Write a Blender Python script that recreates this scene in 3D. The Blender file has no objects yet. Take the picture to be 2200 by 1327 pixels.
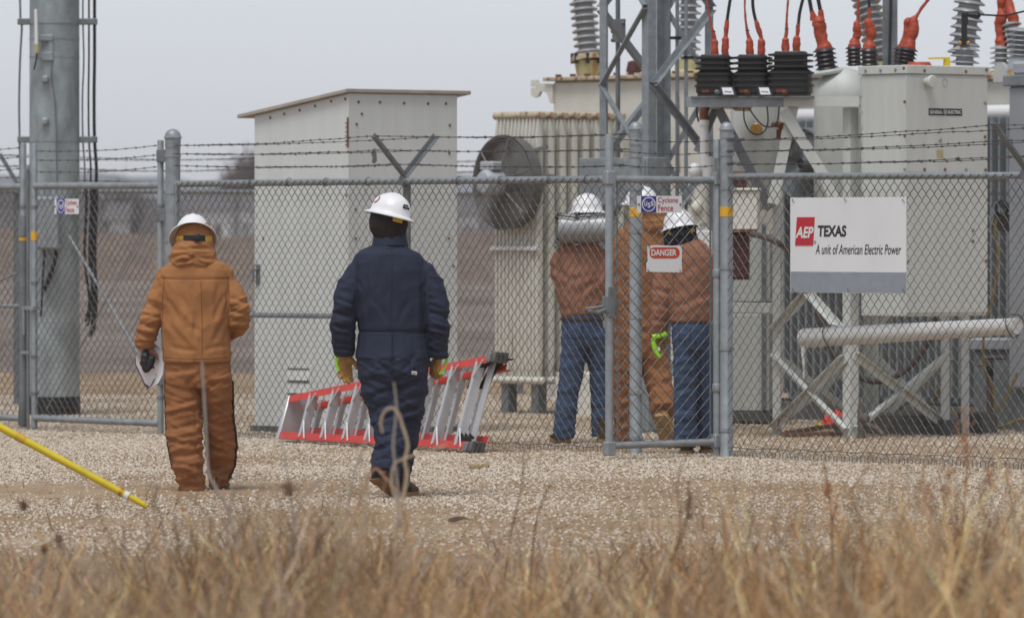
import bpy, bmesh, math, random
import numpy as np
from mathutils import Vector, Matrix, noise
from mathutils.bvhtree import BVHTree

R = math.radians
sc = bpy.context.scene
COL = sc.collection

# ------------------------------------------------------------------ camera
FPX, CAMH, CX, CY = 13900.0, 1.62, 1100.0, 497.0      # focal length in photo pixels, eye height, principal column, horizon row
cam = bpy.data.cameras.new("camera")
cam_ob = bpy.data.objects.new("camera", cam)
COL.objects.link(cam_ob)
cam_ob.location = (0, 0, CAMH)
cam_ob.rotation_euler = (R(90), 0, 0)
cam.sensor_width = 36.0
cam.lens = FPX / 2200.0 * 36.0
cam.shift_y = -(1327 / 2 - CY) / 2200.0
cam.clip_start = 0.5
cam.clip_end = 20000.0
cam.dof.use_dof = True
cam.dof.focus_distance = 42.0
cam.dof.aperture_fstop = 4.8
sc.camera = cam_ob

# ------------------------------------------------------------------ sky and sun (flat overcast winter light)
SUN_EL, SUN_AZ = R(66), R(205)
world = bpy.data.worlds.new("World")
sc.world = world
world.use_nodes = True
wn, wl = world.node_tree.nodes, world.node_tree.links
wn.clear()
sky = wn.new('ShaderNodeTexSky')
sky.sky_type = 'NISHITA'
sky.sun_disc = False
sky.sun_elevation = SUN_EL
sky.sun_rotation = SUN_AZ
sky.air_density = 1.0
sky.dust_density = 0.6
sky.ozone_density = 1.0
hs = wn.new('ShaderNodeHueSaturation')
hs.inputs['Saturation'].default_value = 0.10
tint = wn.new('ShaderNodeMixRGB')
tint.blend_type = 'MULTIPLY'
tint.inputs[0].default_value = 1.0
tint.inputs[2].default_value = (0.945, 0.985, 1.075, 1)
bg = wn.new('ShaderNodeBackground')
bg.inputs['Strength'].default_value = 0.079
wo = wn.new('ShaderNodeOutputWorld')
wl.new(sky.outputs[0], hs.inputs['Color'])
wl.new(hs.outputs[0], tint.inputs[1])
wl.new(tint.outputs[0], bg.inputs['Color'])
wl.new(bg.outputs[0], wo.inputs['Surface'])

sun = bpy.data.lights.new("sun", 'SUN')
sun.energy = 1.5
sun.angle = R(28)
sun.color = (1.0, 0.985, 0.96)
sun_ob = bpy.data.objects.new("sun", sun)
COL.objects.link(sun_ob)
_d = Vector((math.sin(SUN_AZ) * math.cos(SUN_EL), math.cos(SUN_AZ) * math.cos(SUN_EL), math.sin(SUN_EL)))
sun_ob.rotation_euler = _d.to_track_quat('Z', 'Y').to_euler()
sun_ob.location = (0, 30, 60)

sc.view_settings.view_transform = 'Standard'
sc.view_settings.look = 'None'
sc.view_settings.gamma = 1.0
sc.view_settings.use_curve_mapping = False
sc.view_settings.exposure = 0.54
sc.cycles.use_denoising = True
sc.cycles.max_bounces = 6
sc.cycles.volume_bounces = 2
sc.cycles.diffuse_bounces = 3
sc.cycles.glossy_bounces = 2
sc.cycles.transparent_max_bounces = 8

# ------------------------------------------------------------------ places: the photograph's rays and the yard's own axes
TH = R(49.9)                                          # the fence line runs this far off the picture plane
U = Vector((math.cos(TH), -math.sin(TH), 0))          # along the fence, to the right and nearer
V = Vector((math.sin(TH), math.cos(TH), 0))           # into the yard
Z = Vector((0, 0, 1))
CAM = Vector((0, 0, CAMH))

def P(px, py, Y):
    return Vector(((px - CX) / FPX * Y, Y, CAMH + (CY - py) / FPX * Y))

def G(px, py):
    return P(px, py, FPX * CAMH / (py - CY))

def fenceY(px):
    return 48.14 / (1 + 1.1886 * (px - CX) / FPX)

def FP(px, z=0.0):
    Y = fenceY(px)
    return Vector(((px - CX) / FPX * Y, Y, z))

class Frame:
    """an origin on the ground with axes x = along the fence, y = into the yard"""
    def __init__(s, o, x=None):
        x = (x or U).normalized()
        y = Z.cross(x)
        s.o, s.x, s.y = Vector(o), x, y
        s.M = Matrix(((x.x, y.x, 0, s.o.x), (x.y, y.y, 0, s.o.y), (0, 0, 1, s.o.z), (0, 0, 0, 1)))
        s.I = s.M.inverted()
    def ray(s, px, py):
        d = Vector(((px - CX) / FPX, 1, (CY - py) / FPX))
        return s.I @ CAM, (s.I.to_3x3() @ d)
    def onb(s, px, py, b=0.0):                        # where that ray meets the local plane y = b
        c, d = s.ray(px, py)
        return c + d * ((b - c.y) / d.y)
    def ona(s, px, py, a=0.0):                        # ... the local plane x = a
        c, d = s.ray(px, py)
        return c + d * ((a - c.x) / d.x)
    def pt(s, px, py, Y):
        return s.I @ P(px, py, Y)

# ------------------------------------------------------------------ materials
def nn(nt, t, **k):
    n = nt.nodes.new(t)
    for a, b in k.items():
        setattr(n, a, b)
    return n

def mat(name, col, rough=0.6, metal=0.0, var=0.12, vs=6.0, bump=0.0, bs=80.0, rust=None, spec=0.4, stretch=(1, 1, 1), fine=0.0, trans=None):
    m = bpy.data.materials.new(name)
    m.use_nodes = True
    nt = m.node_tree
    b = nt.nodes["Principled BSDF"]
    b.inputs['Roughness'].default_value = rough
    b.inputs['Metallic'].default_value = metal
    b.inputs['Specular IOR Level'].default_value = spec
    tc = nn(nt, 'ShaderNodeTexCoord')
    mp = nn(nt, 'ShaderNodeMapping')
    mp.inputs['Scale'].default_value = stretch
    nt.links.new(tc.outputs['Object'], mp.inputs['Vector'])
    no = nn(nt, 'ShaderNodeTexNoise')
    no.inputs['Scale'].default_value = vs
    no.inputs['Detail'].default_value = 5
    no.inputs['Roughness'].default_value = 0.6
    nt.links.new(mp.outputs[0], no.inputs['Vector'])
    cr = nn(nt, 'ShaderNodeValToRGB')
    lo = [max(0, c * (1 - var)) for c in col]
    hi = [min(1, c * (1 + var)) for c in col]
    cr.color_ramp.elements[0].position = 0.3
    cr.color_ramp.elements[1].position = 0.7
    cr.color_ramp.elements[0].color = (*lo, 1)
    cr.color_ramp.elements[1].color = (*hi, 1)
    nt.links.new(no.outputs['Fac'], cr.inputs[0])
    out = cr.outputs[0]
    if rust:
        rc, lim, rs, rst = rust                        # colour, threshold, scale, stretch
        mp2 = nn(nt, 'ShaderNodeMapping')
        mp2.inputs['Scale'].default_value = rst
        nt.links.new(tc.outputs['Object'], mp2.inputs['Vector'])
        n2 = nn(nt, 'ShaderNodeTexNoise')
        n2.inputs['Scale'].default_value = rs
        n2.inputs['Detail'].default_value = 6
        n2.inputs['Roughness'].default_value = 0.65
        nt.links.new(mp2.outputs[0], n2.inputs['Vector'])
        r2 = nn(nt, 'ShaderNodeValToRGB')
        r2.color_ramp.elements[0].position = lim
        r2.color_ramp.elements[1].position = min(1, lim + 0.12)
        nt.links.new(n2.outputs['Fac'], r2.inputs[0])
        mx = nn(nt, 'ShaderNodeMixRGB')
        mx.inputs[2].default_value = (*rc, 1)
        nt.links.new(r2.outputs[0], mx.inputs[0])
        nt.links.new(out, mx.inputs[1])
        out = mx.outputs[0]
    nt.links.new(out, b.inputs['Base Color'])
    if bump:
        n3 = nn(nt, 'ShaderNodeTexNoise')
        n3.inputs['Scale'].default_value = bs
        n3.inputs['Detail'].default_value = 3
        nt.links.new(tc.outputs['Object'], n3.inputs['Vector'])
        bu = nn(nt, 'ShaderNodeBump')
        bu.inputs['Strength'].default_value = bump
        bu.inputs['Distance'].default_value = 0.01
        nt.links.new(n3.outputs['Fac'], bu.inputs['Height'])
        nt.links.new(bu.outputs[0], b.inputs['Normal'])
    return m

RUST = (0.20, 0.075, 0.028)
MT = {}
MT['galv'] = mat('galvanised_steel', (0.30, 0.325, 0.34), 0.5, 0.35, 0.18, 14, 0.08, 90)
MT['galv_dark'] = mat('weathered_galvanised_steel', (0.19, 0.205, 0.215), 0.55, 0.35, 0.2, 10, 0.08, 90)
MT['galv_pole'] = mat('galvanised_pole_steel', (0.30, 0.335, 0.345), 0.55, 0.3, 0.38, 5, 0.1, 60, stretch=(1, 1, 0.5))
MT['wire'] = mat('fence_wire', (0.125, 0.125, 0.12), 0.55, 0.45, 0.3, 4)
MT['barb'] = mat('barbed_wire_steel', (0.10, 0.09, 0.085), 0.6, 0.4, 0.35, 9)
MT['tape'] = mat('yellow_reflective_tape', (0.75, 0.42, 0.03), 0.35, 0, 0.05, 30)
MT['shed'] = mat('shed_painted_panel', (0.665, 0.68, 0.655), 0.55, 0, 0.05, 2.5, 0.03, 30, rust=((0.46, 0.42, 0.36), 0.64, 2.0, (2, 2, 0.7)), stretch=(3, 3, 0.35))
MT['shed_roof'] = mat('shed_roof_board', (0.40, 0.36, 0.31), 0.7, 0, 0.15, 8, rust=((0.18, 0.12, 0.08), 0.6, 6, (1, 1, 1)))
MT['rust'] = mat('rusty_iron', (0.17, 0.065, 0.03), 0.85, 0.1, 0.35, 25, 0.3, 60)
MT['tfm'] = mat('transformer_cream_paint', (0.66, 0.64, 0.565), 0.5, 0, 0.10, 3, 0.03, 25, rust=((0.28, 0.17, 0.08), 0.66, 4.0, (2.5, 2.5, 0.35)))
MT['tfm_rad'] = mat('radiator_cream_paint', (0.66, 0.64, 0.565), 0.5, 0, 0.1, 4, rust=((0.33, 0.24, 0.14), 0.60, 5.0, (3, 3, 0.4)))
MT['tfm_rust'] = mat('rust_streaked_cream_paint', (0.50, 0.42, 0.30), 0.6, 0, 0.2, 8, rust=(RUST, 0.5, 7.0, (2, 2, 1.2)))
MT['brk'] = mat('breaker_pale_grey_paint', (0.57, 0.59, 0.555), 0.5, 0, 0.06, 3, 0.02, 25, rust=((0.36, 0.30, 0.22), 0.66, 6.0, (3, 3, 0.35)), stretch=(3, 3, 0.4))
MT['brk_grey'] = mat('breaker_frame_paint', (0.58, 0.60, 0.57), 0.55, 0, 0.08, 6, rust=((0.22, 0.13, 0.07), 0.72, 8, (1, 1, 1)))
MT['radgrey'] = mat('radiator_grey_paint', (0.22, 0.24, 0.25), 0.5, 0, 0.12, 5)
MT['bluegrey'] = mat('tank_blue_grey_paint', (0.40, 0.42, 0.45), 0.45, 0, 0.05, 3)
MT['porc_grey'] = mat('grey_porcelain', (0.32, 0.33, 0.34), 0.22, 0, 0.06, 5, spec=0.6)
MT['porc_brown'] = mat('dark_brown_porcelain', (0.038, 0.028, 0.03), 0.28, 0, 0.15, 8, spec=0.6)
MT['ct'] = mat('black_moulded_resin', (0.022, 0.022, 0.022), 0.5, 0, 0.25, 8)
MT['redtape'] = mat('orange_red_insulating_cover', (0.40, 0.060, 0.026), 0.5, 0, 0.2, 18, 0.35, 45)
MT['black'] = mat('black_rubber', (0.016, 0.016, 0.018), 0.5, 0, 0.2, 10)
MT['black_cloth'] = mat('black_knit', (0.016, 0.012, 0.011), 0.95, 0, 0.25, 40, 0.3, 120)
MT['maroon'] = mat('maroon_paint', (0.075, 0.02, 0.018), 0.5, 0, 0.12, 8)
MT['white'] = mat('white_plastic', (0.78, 0.78, 0.78), 0.3, 0, 0.03, 12)
MT['hat'] = mat('white_hard_hat_shell', (0.80, 0.80, 0.81), 0.28, 0, 0.03, 14)
MT['hat_under'] = mat('hard_hat_underside', (0.60, 0.57, 0.52), 0.45, 0, 0.05, 14)
MT['pvc'] = mat('white_pvc', (0.74, 0.73, 0.70), 0.3, 0, 0.05, 5, rust=((0.52, 0.42, 0.30), 0.68, 3, (1, 1, 4)))
MT['signw'] = mat('white_enamel_sign', (0.74, 0.75, 0.76), 0.3, 0, 0.03, 4)
MT['signg'] = mat('sign_grey_band', (0.27, 0.30, 0.335), 0.4, 0, 0.08, 14)
MT['signr'] = mat('sign_red', (0.50, 0.02, 0.035), 0.35, 0, 0.04, 5)
MT['signo'] = mat('sign_orange_red', (0.55, 0.06, 0.025), 0.35, 0, 0.05, 5)
MT['signb'] = mat('sign_blue', (0.035, 0.035, 0.26), 0.35, 0, 0.05, 5)
MT['ink'] = mat('black_ink', (0.014, 0.014, 0.017), 0.4, 0, 0.05, 5)
MT['ink_red'] = mat('red_ink', (0.48, 0.02, 0.05), 0.4, 0, 0.05, 5)
MT['ladder_red'] = mat('red_fibreglass', (0.58, 0.045, 0.032), 0.35, 0, 0.10, 9, rust=((0.40, 0.045, 0.035), 0.64, 9, (1, 1, 1)))
MT['alu'] = mat('brushed_aluminium', (0.60, 0.60, 0.61), 0.42, 0.55, 0.06, 20, stretch=(8, 1, 1))
MT['rubber'] = mat('worn_black_rubber', (0.085, 0.08, 0.076), 0.75, 0, 0.45, 25, 0.4, 60)
MT['yellow'] = mat('yellow_fibreglass', (0.62, 0.48, 0.015), 0.35, 0, 0.08, 8)
MT['rope'] = mat('yellow_rope', (0.26, 0.185, 0.06), 0.8, 0, 0.3, 30)
MT['brownduck'] = mat('brown_duck_canvas', (0.36, 0.165, 0.066), 0.9, 0, 0.12, 9, 0.25, 260, spec=0.15)
MT['brownduck2'] = mat('faded_brown_duck_canvas', (0.29, 0.125, 0.052), 0.9, 0, 0.14, 8, 0.25, 260, spec=0.15)
MT['rustduck'] = mat('rust_brown_duck_canvas', (0.315, 0.148, 0.090), 0.9, 0, 0.12, 8, 0.25, 260, spec=0.15)
MT['brown_seam'] = mat('brown_stitching', (0.22, 0.09, 0.032), 0.9, 0, 0.1, 30)
MT['zip'] = mat('dark_zip_tape', (0.035, 0.02, 0.014), 0.7, 0, 0.1, 30)
MT['navy'] = mat('navy_coverall_cloth', (0.0185, 0.024, 0.050), 0.75, 0, 0.16, 9, 0.25, 260, spec=0.32)
MT['navy_seam'] = mat('navy_stitching', (0.011, 0.013, 0.026), 0.9, 0, 0.1, 30)
MT['navyhood'] = mat('navy_fleece', (0.010, 0.012, 0.026), 0.95, 0, 0.2, 40, 0.3, 150)
MT['jeans'] = mat('blue_denim', (0.055, 0.090, 0.165), 0.9, 0, 0.14, 5, 0.2, 260, spec=0.15)
MT['jeans_dark'] = mat('dark_blue_denim', (0.020, 0.036, 0.078), 0.9, 0, 0.28, 7, 0.2, 260, spec=0.15)
MT['skin'] = mat('skin', (0.34, 0.16, 0.11), 0.5, 0, 0.08, 20)
MT['glove'] = mat('tan_leather_glove', (0.40, 0.215, 0.062), 0.7, 0, 0.18, 22, 0.2, 90)
MT['glove_o'] = mat('orange_glove', (0.50, 0.18, 0.02), 0.7, 0, 0.12, 22)
MT['lime'] = mat('lime_green_trim', (0.34, 0.72, 0.03), 0.6, 0, 0.08, 20)
MT['boot'] = mat('brown_work_boot', (0.060, 0.035, 0.022), 0.6, 0, 0.25, 16)
MT['sole'] = mat('tan_boot_sole', (0.27, 0.165, 0.08), 0.8, 0, 0.35, 22)
MT['tanboot'] = mat('tan_boot_leather', (0.42, 0.27, 0.12), 0.75, 0, 0.15, 14)
MT['bolt_rust'] = mat('small_rusty_bolt_head', (0.20, 0.11, 0.06), 0.8, 0, 0.3, 30)
MT['sole_o'] = mat('orange_sole_inlay', (0.42, 0.10, 0.03), 0.7, 0, 0.2, 22)
MT['strap'] = mat('yellow_headband', (0.56, 0.34, 0.02), 0.5, 0, 0.08, 20)
MT['paper'] = mat('white_paper', (0.86, 0.85, 0.90), 0.7, 0, 0.03, 8)
MT['card'] = mat('brown_card', (0.20, 0.12, 0.07), 0.8, 0, 0.1, 12)
MT['concrete'] = mat('concrete', (0.30, 0.28, 0.25), 0.9, 0, 0.2, 8, 0.3, 40)
MT['conc_dark'] = mat('dark_weathered_concrete', (0.115, 0.113, 0.108), 0.9, 0, 0.2, 8, 0.3, 40)
MT['hose'] = mat('grey_brown_conduit', (0.12, 0.10, 0.09), 0.6, 0, 0.15, 12)
MT['wood'] = mat('weathered_wood', (0.15, 0.085, 0.05), 0.85, 0, 0.3, 6, 0.3, 30, stretch=(1, 8, 8))
MT['fan'] = mat('dark_fan_metal', (0.13, 0.126, 0.12), 0.6, 0.2, 0.25, 8)  # one dark tone for the fan ring and its backing disc
MT['fan_blade'] = mat('dull_fan_blade', (0.20, 0.19, 0.18), 0.55, 0.2, 0.2, 6)
MT['brass'] = mat('brass', (0.5, 0.27, 0.06), 0.35, 0.7, 0.1, 20)
MT['safety_yellow'] = mat('safety_yellow_paint', (0.80, 0.58, 0.02), 0.4, 0, 0.06, 20)
MT['yellowcream'] = mat('yellowed_turret_paint', (0.46, 0.42, 0.22), 0.5, 0, 0.1, 5, rust=((0.36, 0.20, 0.06), 0.52, 4.0, (2, 2, 0.5)))
MT['hiviz'] = mat('fluorescent_orange_shell', (0.80, 0.05, 0.03), 0.35, 0, 0.05, 20)

# ------------------------------------------------------------------ mesh building
class MB:
    def __init__(s, M=None):
        s.v, s.f, s.mi, s.M, s.k = [], [], [], M, 0
    def add(s, vs, fs):
        o = len(s.v)
        M = s.M
        for p in vs:
            p = Vector(p)
            s.v.append(M @ p if M else p)
        for f in fs:
            s.f.append(tuple(i + o for i in f))
            s.mi.append(s.k)
        return s
    def box(s, x0, x1, y0, y1, z0, z1):
        return s.add([(x0, y0, z0), (x1, y0, z0), (x1, y1, z0), (x0, y1, z0), (x0, y0, z1), (x1, y0, z1), (x1, y1, z1), (x0, y1, z1)],
                     [(0, 3, 2, 1), (4, 5, 6, 7), (0, 1, 5, 4), (1, 2, 6, 5), (2, 3, 7, 6), (3, 0, 4, 7)])
    def bar(s, p0, p1, w, h, up=(0, 0, 1)):            # a straight bar, w across, h along 'up'
        p0, p1 = Vector(p0), Vector(p1)
        d = (p1 - p0).normalized()
        side = d.cross(Vector(up))
        if side.length < 1e-4:
            side = d.cross(Vector((1, 0, 0)))
        side.normalize()
        upv = side.cross(d)
        a, b = side * (w / 2), upv * (h / 2)
        vs = [p0 - a - b, p0 + a - b, p0 + a + b, p0 - a + b, p1 - a - b, p1 + a - b, p1 + a + b, p1 - a + b]
        return s.add(vs, [(0, 3, 2, 1), (4, 5, 6, 7), (0, 1, 5, 4), (1, 2, 6, 5), (2, 3, 7, 6), (3, 0, 4, 7)])
    def angle(s, p0, p1, d1, d2, w, t):                # an L section along p0-p1 with flanges towards d1 and d2
        p0, p1, d1, d2 = Vector(p0), Vector(p1), Vector(d1).normalized(), Vector(d2).normalized()
        pr = [(0, 0), (w, 0), (w, t), (t, t), (t, w), (0, w)]
        a = [p0 + d1 * x + d2 * y for x, y in pr]
        b = [p1 + d1 * x + d2 * y for x, y in pr]
        n = 6
        return s.add(a + b, [(i, (i + 1) % n, n + (i + 1) % n, n + i) for i in range(n)] + [(5, 4, 3, 0), (3, 2, 1, 0), (6, 9, 10, 11), (6, 7, 8, 9)])
    def rings(s, rs, cap=True, close=False):
        n = len(rs[0])
        vs = [p for r in rs for p in r]
        fs = []
        m = len(rs)
        for i in range(m if close else m - 1):
            j = (i + 1) % m
            for k in range(n):
                l = (k + 1) % n
                fs.append((i * n + k, i * n + l, j * n + l, j * n + k))
        if cap and not close:
            fs.append(tuple(range(n))[::-1])
            fs.append(tuple((m - 1) * n + k for k in range(n)))
        return s.add(vs, fs)
    def tube(s, pts, r, n=8, cap=True, side=None, close=False):
        pts = [Vector(p) for p in pts]
        m = len(pts)
        rs = []
        ref = None
        for i, p in enumerate(pts):
            if close:
                t = pts[(i + 1) % m] - pts[i - 1]
            else:
                t = (pts[min(i + 1, m - 1)] - pts[max(i - 1, 0)])
            t = t.normalized() if t.length > 1e-9 else Vector((0, 0, 1))
            if side is not None:
                ref = Vector(side)
            elif ref is None:
                ref = Vector((1, 0, 0)) if abs(t.x) < 0.8 else Vector((0, 1, 0))
            a = (ref - t * ref.dot(t))
            if a.length < 1e-5:
                a = t.orthogonal()
            a.normalize()
            b = t.cross(a)
            ref = a
            rr = r[i] if isinstance(r, (list, tuple)) else r
            rx, ry = rr if isinstance(rr, (list, tuple)) else (rr, rr)
            rs.append([p + a * (rx * math.cos(2 * math.pi * k / n)) + b * (ry * math.sin(2 * math.pi * k / n)) for k in range(n)])
        return s.rings(rs, cap, close)
    def cyl(s, p0, p1, r, n=12, r1=None):
        return s.tube([p0, p1], [r, r if r1 is None else r1], n)
    def lathe(s, prof, n=16, M=None):                  # profile (radius, height) about local z, bottom to top
        rs = []
        for r, h in prof:
            ring = [Vector((r * math.cos(2 * math.pi * k / n), r * math.sin(2 * math.pi * k / n), h)) for k in range(n)]
            rs.append([M @ p for p in ring] if M else ring)
        return s.rings(rs)
    def prism(s, poly, M, d):                          # a 2D outline pushed from local z = 0 to d
        n = len(poly)
        a = [M @ Vector((x, y, 0)) for x, y in poly]
        b = [M @ Vector((x, y, d)) for x, y in poly]
        return s.add(a + b, [tuple(range(n))[::-1], tuple(range(n, 2 * n))] + [(i, (i + 1) % n, n + (i + 1) % n, n + i) for i in range(n)])
    def ball(s, c, r, nu=10, nv=7, M=None):
        c = Vector(c)
        rx, ry, rz = r if isinstance(r, (list, tuple)) else (r, r, r)
        rs = []
        for i in range(1, nv):
            t = math.pi * i / nv
            ring = [Vector((rx * math.sin(t) * math.cos(2 * math.pi * k / nu), ry * math.sin(t) * math.sin(2 * math.pi * k / nu), -rz * math.cos(t))) for k in range(nu)]
            rs.append([(M @ p if M else p) + c for p in ring])
        return s.rings(rs)
    def mesh(s, name, mats, smooth=True, ang=35, bevel=0.0, merge=False):
        me = bpy.data.meshes.new(name)
        me.from_pydata([tuple(p) for p in s.v], [], s.f)
        mats = mats if isinstance(mats, (list, tuple)) else [mats]
        for m in mats:
            me.materials.append(MT[m] if isinstance(m, str) else m)
        if len(mats) > 1:
            me.polygons.foreach_set('material_index', s.mi)
        if bevel:
            bm = bmesh.new()
            bm.from_mesh(me)
            bmesh.ops.recalc_face_normals(bm, faces=bm.faces)
            es = [e for e in bm.edges if len(e.link_faces) == 2 and e.calc_face_angle(0) > R(40)]
            bmesh.ops.bevel(bm, geom=es, offset=bevel, segments=1, affect='EDGES', clamp_overlap=True)
            bm.to_mesh(me)
            bm.free()
        else:
            bm = bmesh.new()
            bm.from_mesh(me)
            bmesh.ops.recalc_face_normals(bm, faces=bm.faces)
            bm.to_mesh(me)
            bm.free()
        if smooth:
            me.polygons.foreach_set('use_smooth', [True] * len(me.polygons))
            me.set_sharp_from_angle(angle=R(ang))
        me.update()
        return me

def link(name, data, M=None, parent=None):
    o = bpy.data.objects.new(name, data)
    COL.objects.link(o)
    if M is not None:
        o.matrix_world = M
    if parent is not None:
        o.parent = parent
    return o

def tag(o, label=None, cat=None, group=None, kind=None):
    if label: o['label'] = label
    if cat: o['category'] = cat
    if group: o['group'] = group
    if kind: o['kind'] = kind
    return o

class Thing:
    """an Empty at the thing's base; parts are meshes in its own axes"""
    def __init__(s, name, label, cat, M=None, group=None):
        s.M = M.copy() if isinstance(M, Matrix) else (M.M.copy() if isinstance(M, Frame) else Matrix.Translation(Vector(M or (0, 0, 0))))
        s.I = s.M.inverted()
        s.e = bpy.data.objects.new(name, None)
        s.e.empty_display_size = 0.1
        COL.objects.link(s.e)
        s.e.matrix_world = s.M
        tag(s.e, label, cat, group)
    def part(s, name, mb, mats=None, parent=None, label=None, kind=None, world=False, **k):
        if isinstance(mb, MB):
            if world:
                mb.v = [s.I @ p for p in mb.v]
            me = mb.mesh(name, mats, **k)
        else:
            me = mb
            if world:
                me.transform(s.I)
        o = link(name, me, None, parent or s.e)
        if label: o['label'] = label
        if kind: o['kind'] = kind
        return o
    def again(s, name, me, M, parent=None):            # another piece that shares its mesh, placed by a local matrix
        o = bpy.data.objects.new(name, me)
        COL.objects.link(o)
        o.parent = parent or s.e
        o.matrix_local = M
        return o

def copy_tree(o, parent=None, depth=0):
    c = o.copy()
    COL.objects.link(c)
    if parent is not None:
        c.parent = parent
    for ch in list(o.children):
        copy_tree(ch, c, depth + 1)
    return c

def T(x, y, z):
    return Matrix.Translation((x, y, z))

def RX(a): return Matrix.Rotation(a, 4, 'X')
def RY(a): return Matrix.Rotation(a, 4, 'Y')
def RZ(a): return Matrix.Rotation(a, 4, 'Z')

def aim(p0, p1):                                       # local z along p0 -> p1, origin at p0
    d = (Vector(p1) - Vector(p0)).normalized()
    q = d.to_track_quat('Z', 'Y').to_matrix().to_4x4()
    return Matrix.Translation(Vector(p0)) @ q

def text_mesh(body, size, bold=0.0, shear=0.0, align='LEFT', sx=1.0, depth=0.0, spacing=1.0):
    cu = bpy.data.curves.new("lettering", 'FONT')
    cu.body = body
    cu.size = size
    cu.offset = bold
    cu.shear = shear
    cu.align_x = align
    cu.space_character = spacing
    cu.extrude = depth
    o = bpy.data.objects.new("lettering", cu)
    COL.objects.link(o)
    dg = bpy.context.evaluated_depsgraph_get()
    me = bpy.data.meshes.new_from_object(o.evaluated_get(dg))
    bpy.data.objects.remove(o)
    me.transform(Matrix.Diagonal((sx, 1, 1, 1)))
    return me

def fit_text(body, x0, x1, z0, z1, material, bold=0.0, shear=0.0):
    """lettering stretched to fill a rectangle of a sign, lying in the local x-z plane and facing -y"""
    me = text_mesh(body, 1.0, bold, shear)
    co = np.empty(len(me.vertices) * 3)
    me.vertices.foreach_get('co', co)
    co = co.reshape(-1, 3)
    mn, mx = co.min(0), co.max(0)
    out = np.zeros_like(co)
    out[:, 0] = x0 + (co[:, 0] - mn[0]) / (mx[0] - mn[0]) * (x1 - x0)
    out[:, 2] = z0 + (co[:, 1] - mn[1]) / (mx[1] - mn[1]) * (z1 - z0)
    me.vertices.foreach_set('co', out.ravel())
    me.materials.clear()
    me.materials.append(MT[material])
    me.update()
    return me
# ------------------------------------------------------------------ ground
def ground_mat(name, cols, scale, det=8, rough=0.95, bump=0.4, bscale=30, stretch=(1, 1, 1)):
    m = bpy.data.materials.new(name)
    m.use_nodes = True
    nt = m.node_tree
    b = nt.nodes["Principled BSDF"]
    b.inputs['Roughness'].default_value = rough
    b.inputs['Specular IOR Level'].default_value = 0.1
    tc = nn(nt, 'ShaderNodeTexCoord')
    mp = nn(nt, 'ShaderNodeMapping')
    mp.inputs['Scale'].default_value = stretch
    nt.links.new(tc.outputs['Object'], mp.inputs[0])
    no = nn(nt, 'ShaderNodeTexNoise')
    no.inputs['Scale'].default_value = scale
    no.inputs['Detail'].default_value = det
    no.inputs['Roughness'].default_value = 0.7
    nt.links.new(mp.outputs[0], no.inputs['Vector'])
    cr = nn(nt, 'ShaderNodeValToRGB')
    e = cr.color_ramp.elements
    while len(e) < len(cols):
        e.new(0.5)
    for i, c in enumerate(cols):
        e[i].position = 0.28 + 0.44 * i / (len(cols) - 1)
        e[i].color = (*c, 1)
    nt.links.new(no.outputs['Fac'], cr.inputs[0])
    nt.links.new(cr.outputs[0], b.inputs['Base Color'])
    n3 = nn(nt, 'ShaderNodeTexNoise')
    n3.inputs['Scale'].default_value = bscale
    n3.inputs['Detail'].default_value = 4
    nt.links.new(tc.outputs['Object'], n3.inputs['Vector'])
    bu = nn(nt, 'ShaderNodeBump')
    bu.inputs['Strength'].default_value = bump
    bu.inputs['Distance'].default_value = 0.03
    nt.links.new(n3.outputs['Fac'], bu.inputs['Height'])
    nt.links.new(bu.outputs[0], b.inputs['Normal'])
    return m

MT['field'] = ground_mat('dead_winter_field', [(0.10, 0.078, 0.066), (0.21, 0.17, 0.145), (0.34, 0.275, 0.225)], 0.22, bump=0.6, bscale=4, stretch=(1, 0.25, 1))
MT['dirt'] = ground_mat('gravel_dust', [(0.22, 0.145, 0.085), (0.34, 0.24, 0.152), (0.45, 0.345, 0.24)], 0.9, bump=0.7, bscale=25)
MT['soil'] = ground_mat('dry_grass_soil', [(0.20, 0.135, 0.085), (0.30, 0.215, 0.14), (0.40, 0.31, 0.22)], 1.5, bump=0.7, bscale=18)

def grid_sheet(x0, x1, y0, y1, nx, ny, zf):
    vs = [(x0 + (x1 - x0) * i / nx, y0 + (y1 - y0) * j / ny) for j in range(ny + 1) for i in range(nx + 1)]
    me = bpy.data.meshes.new('sheet')
    me.from_pydata([(x, y, zf(x, y)) for x, y in vs], [], [(j * (nx + 1) + i, j * (nx + 1) + i + 1, (j + 1) * (nx + 1) + i + 1, (j + 1) * (nx + 1) + i) for j in range(ny) for i in range(nx)])
    me.polygons.foreach_set('use_smooth', [True] * len(me.polygons))
    return me

me = grid_sheet(-1500, 1500, -50, 3000, 60, 60, lambda x, y: -0.06)
me.materials.append(MT['field'])
tag(link('field_ground', me), kind='structure')

def gravel_z(x, y):
    edge = min(1.0, max(0.0, (y - 31.6 - 1.3 * noise.noise((x * .5, 0.3, 2.2))) / 1.6))
    return -0.055 * (1 - edge) + 0.012 * noise.noise((x * 0.9, y * 0.5, 3.1)) * edge
me = grid_sheet(-16, 16, 31.0, 74, 64, 160, gravel_z)
me.materials.append(MT['dirt'])
tag(link('gravel_pad', me), kind='structure')
me = grid_sheet(-16, 16, 2.0, 34.4, 64, 64, lambda x, y: -0.012 + 0.02 * noise.noise((x * 0.7, y * 0.7, 8.1)) - (0.03 * max(0, y - 33.0)))
me.materials.append(MT['soil'])
tag(link('verge_ground', me), kind='structure')

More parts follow.
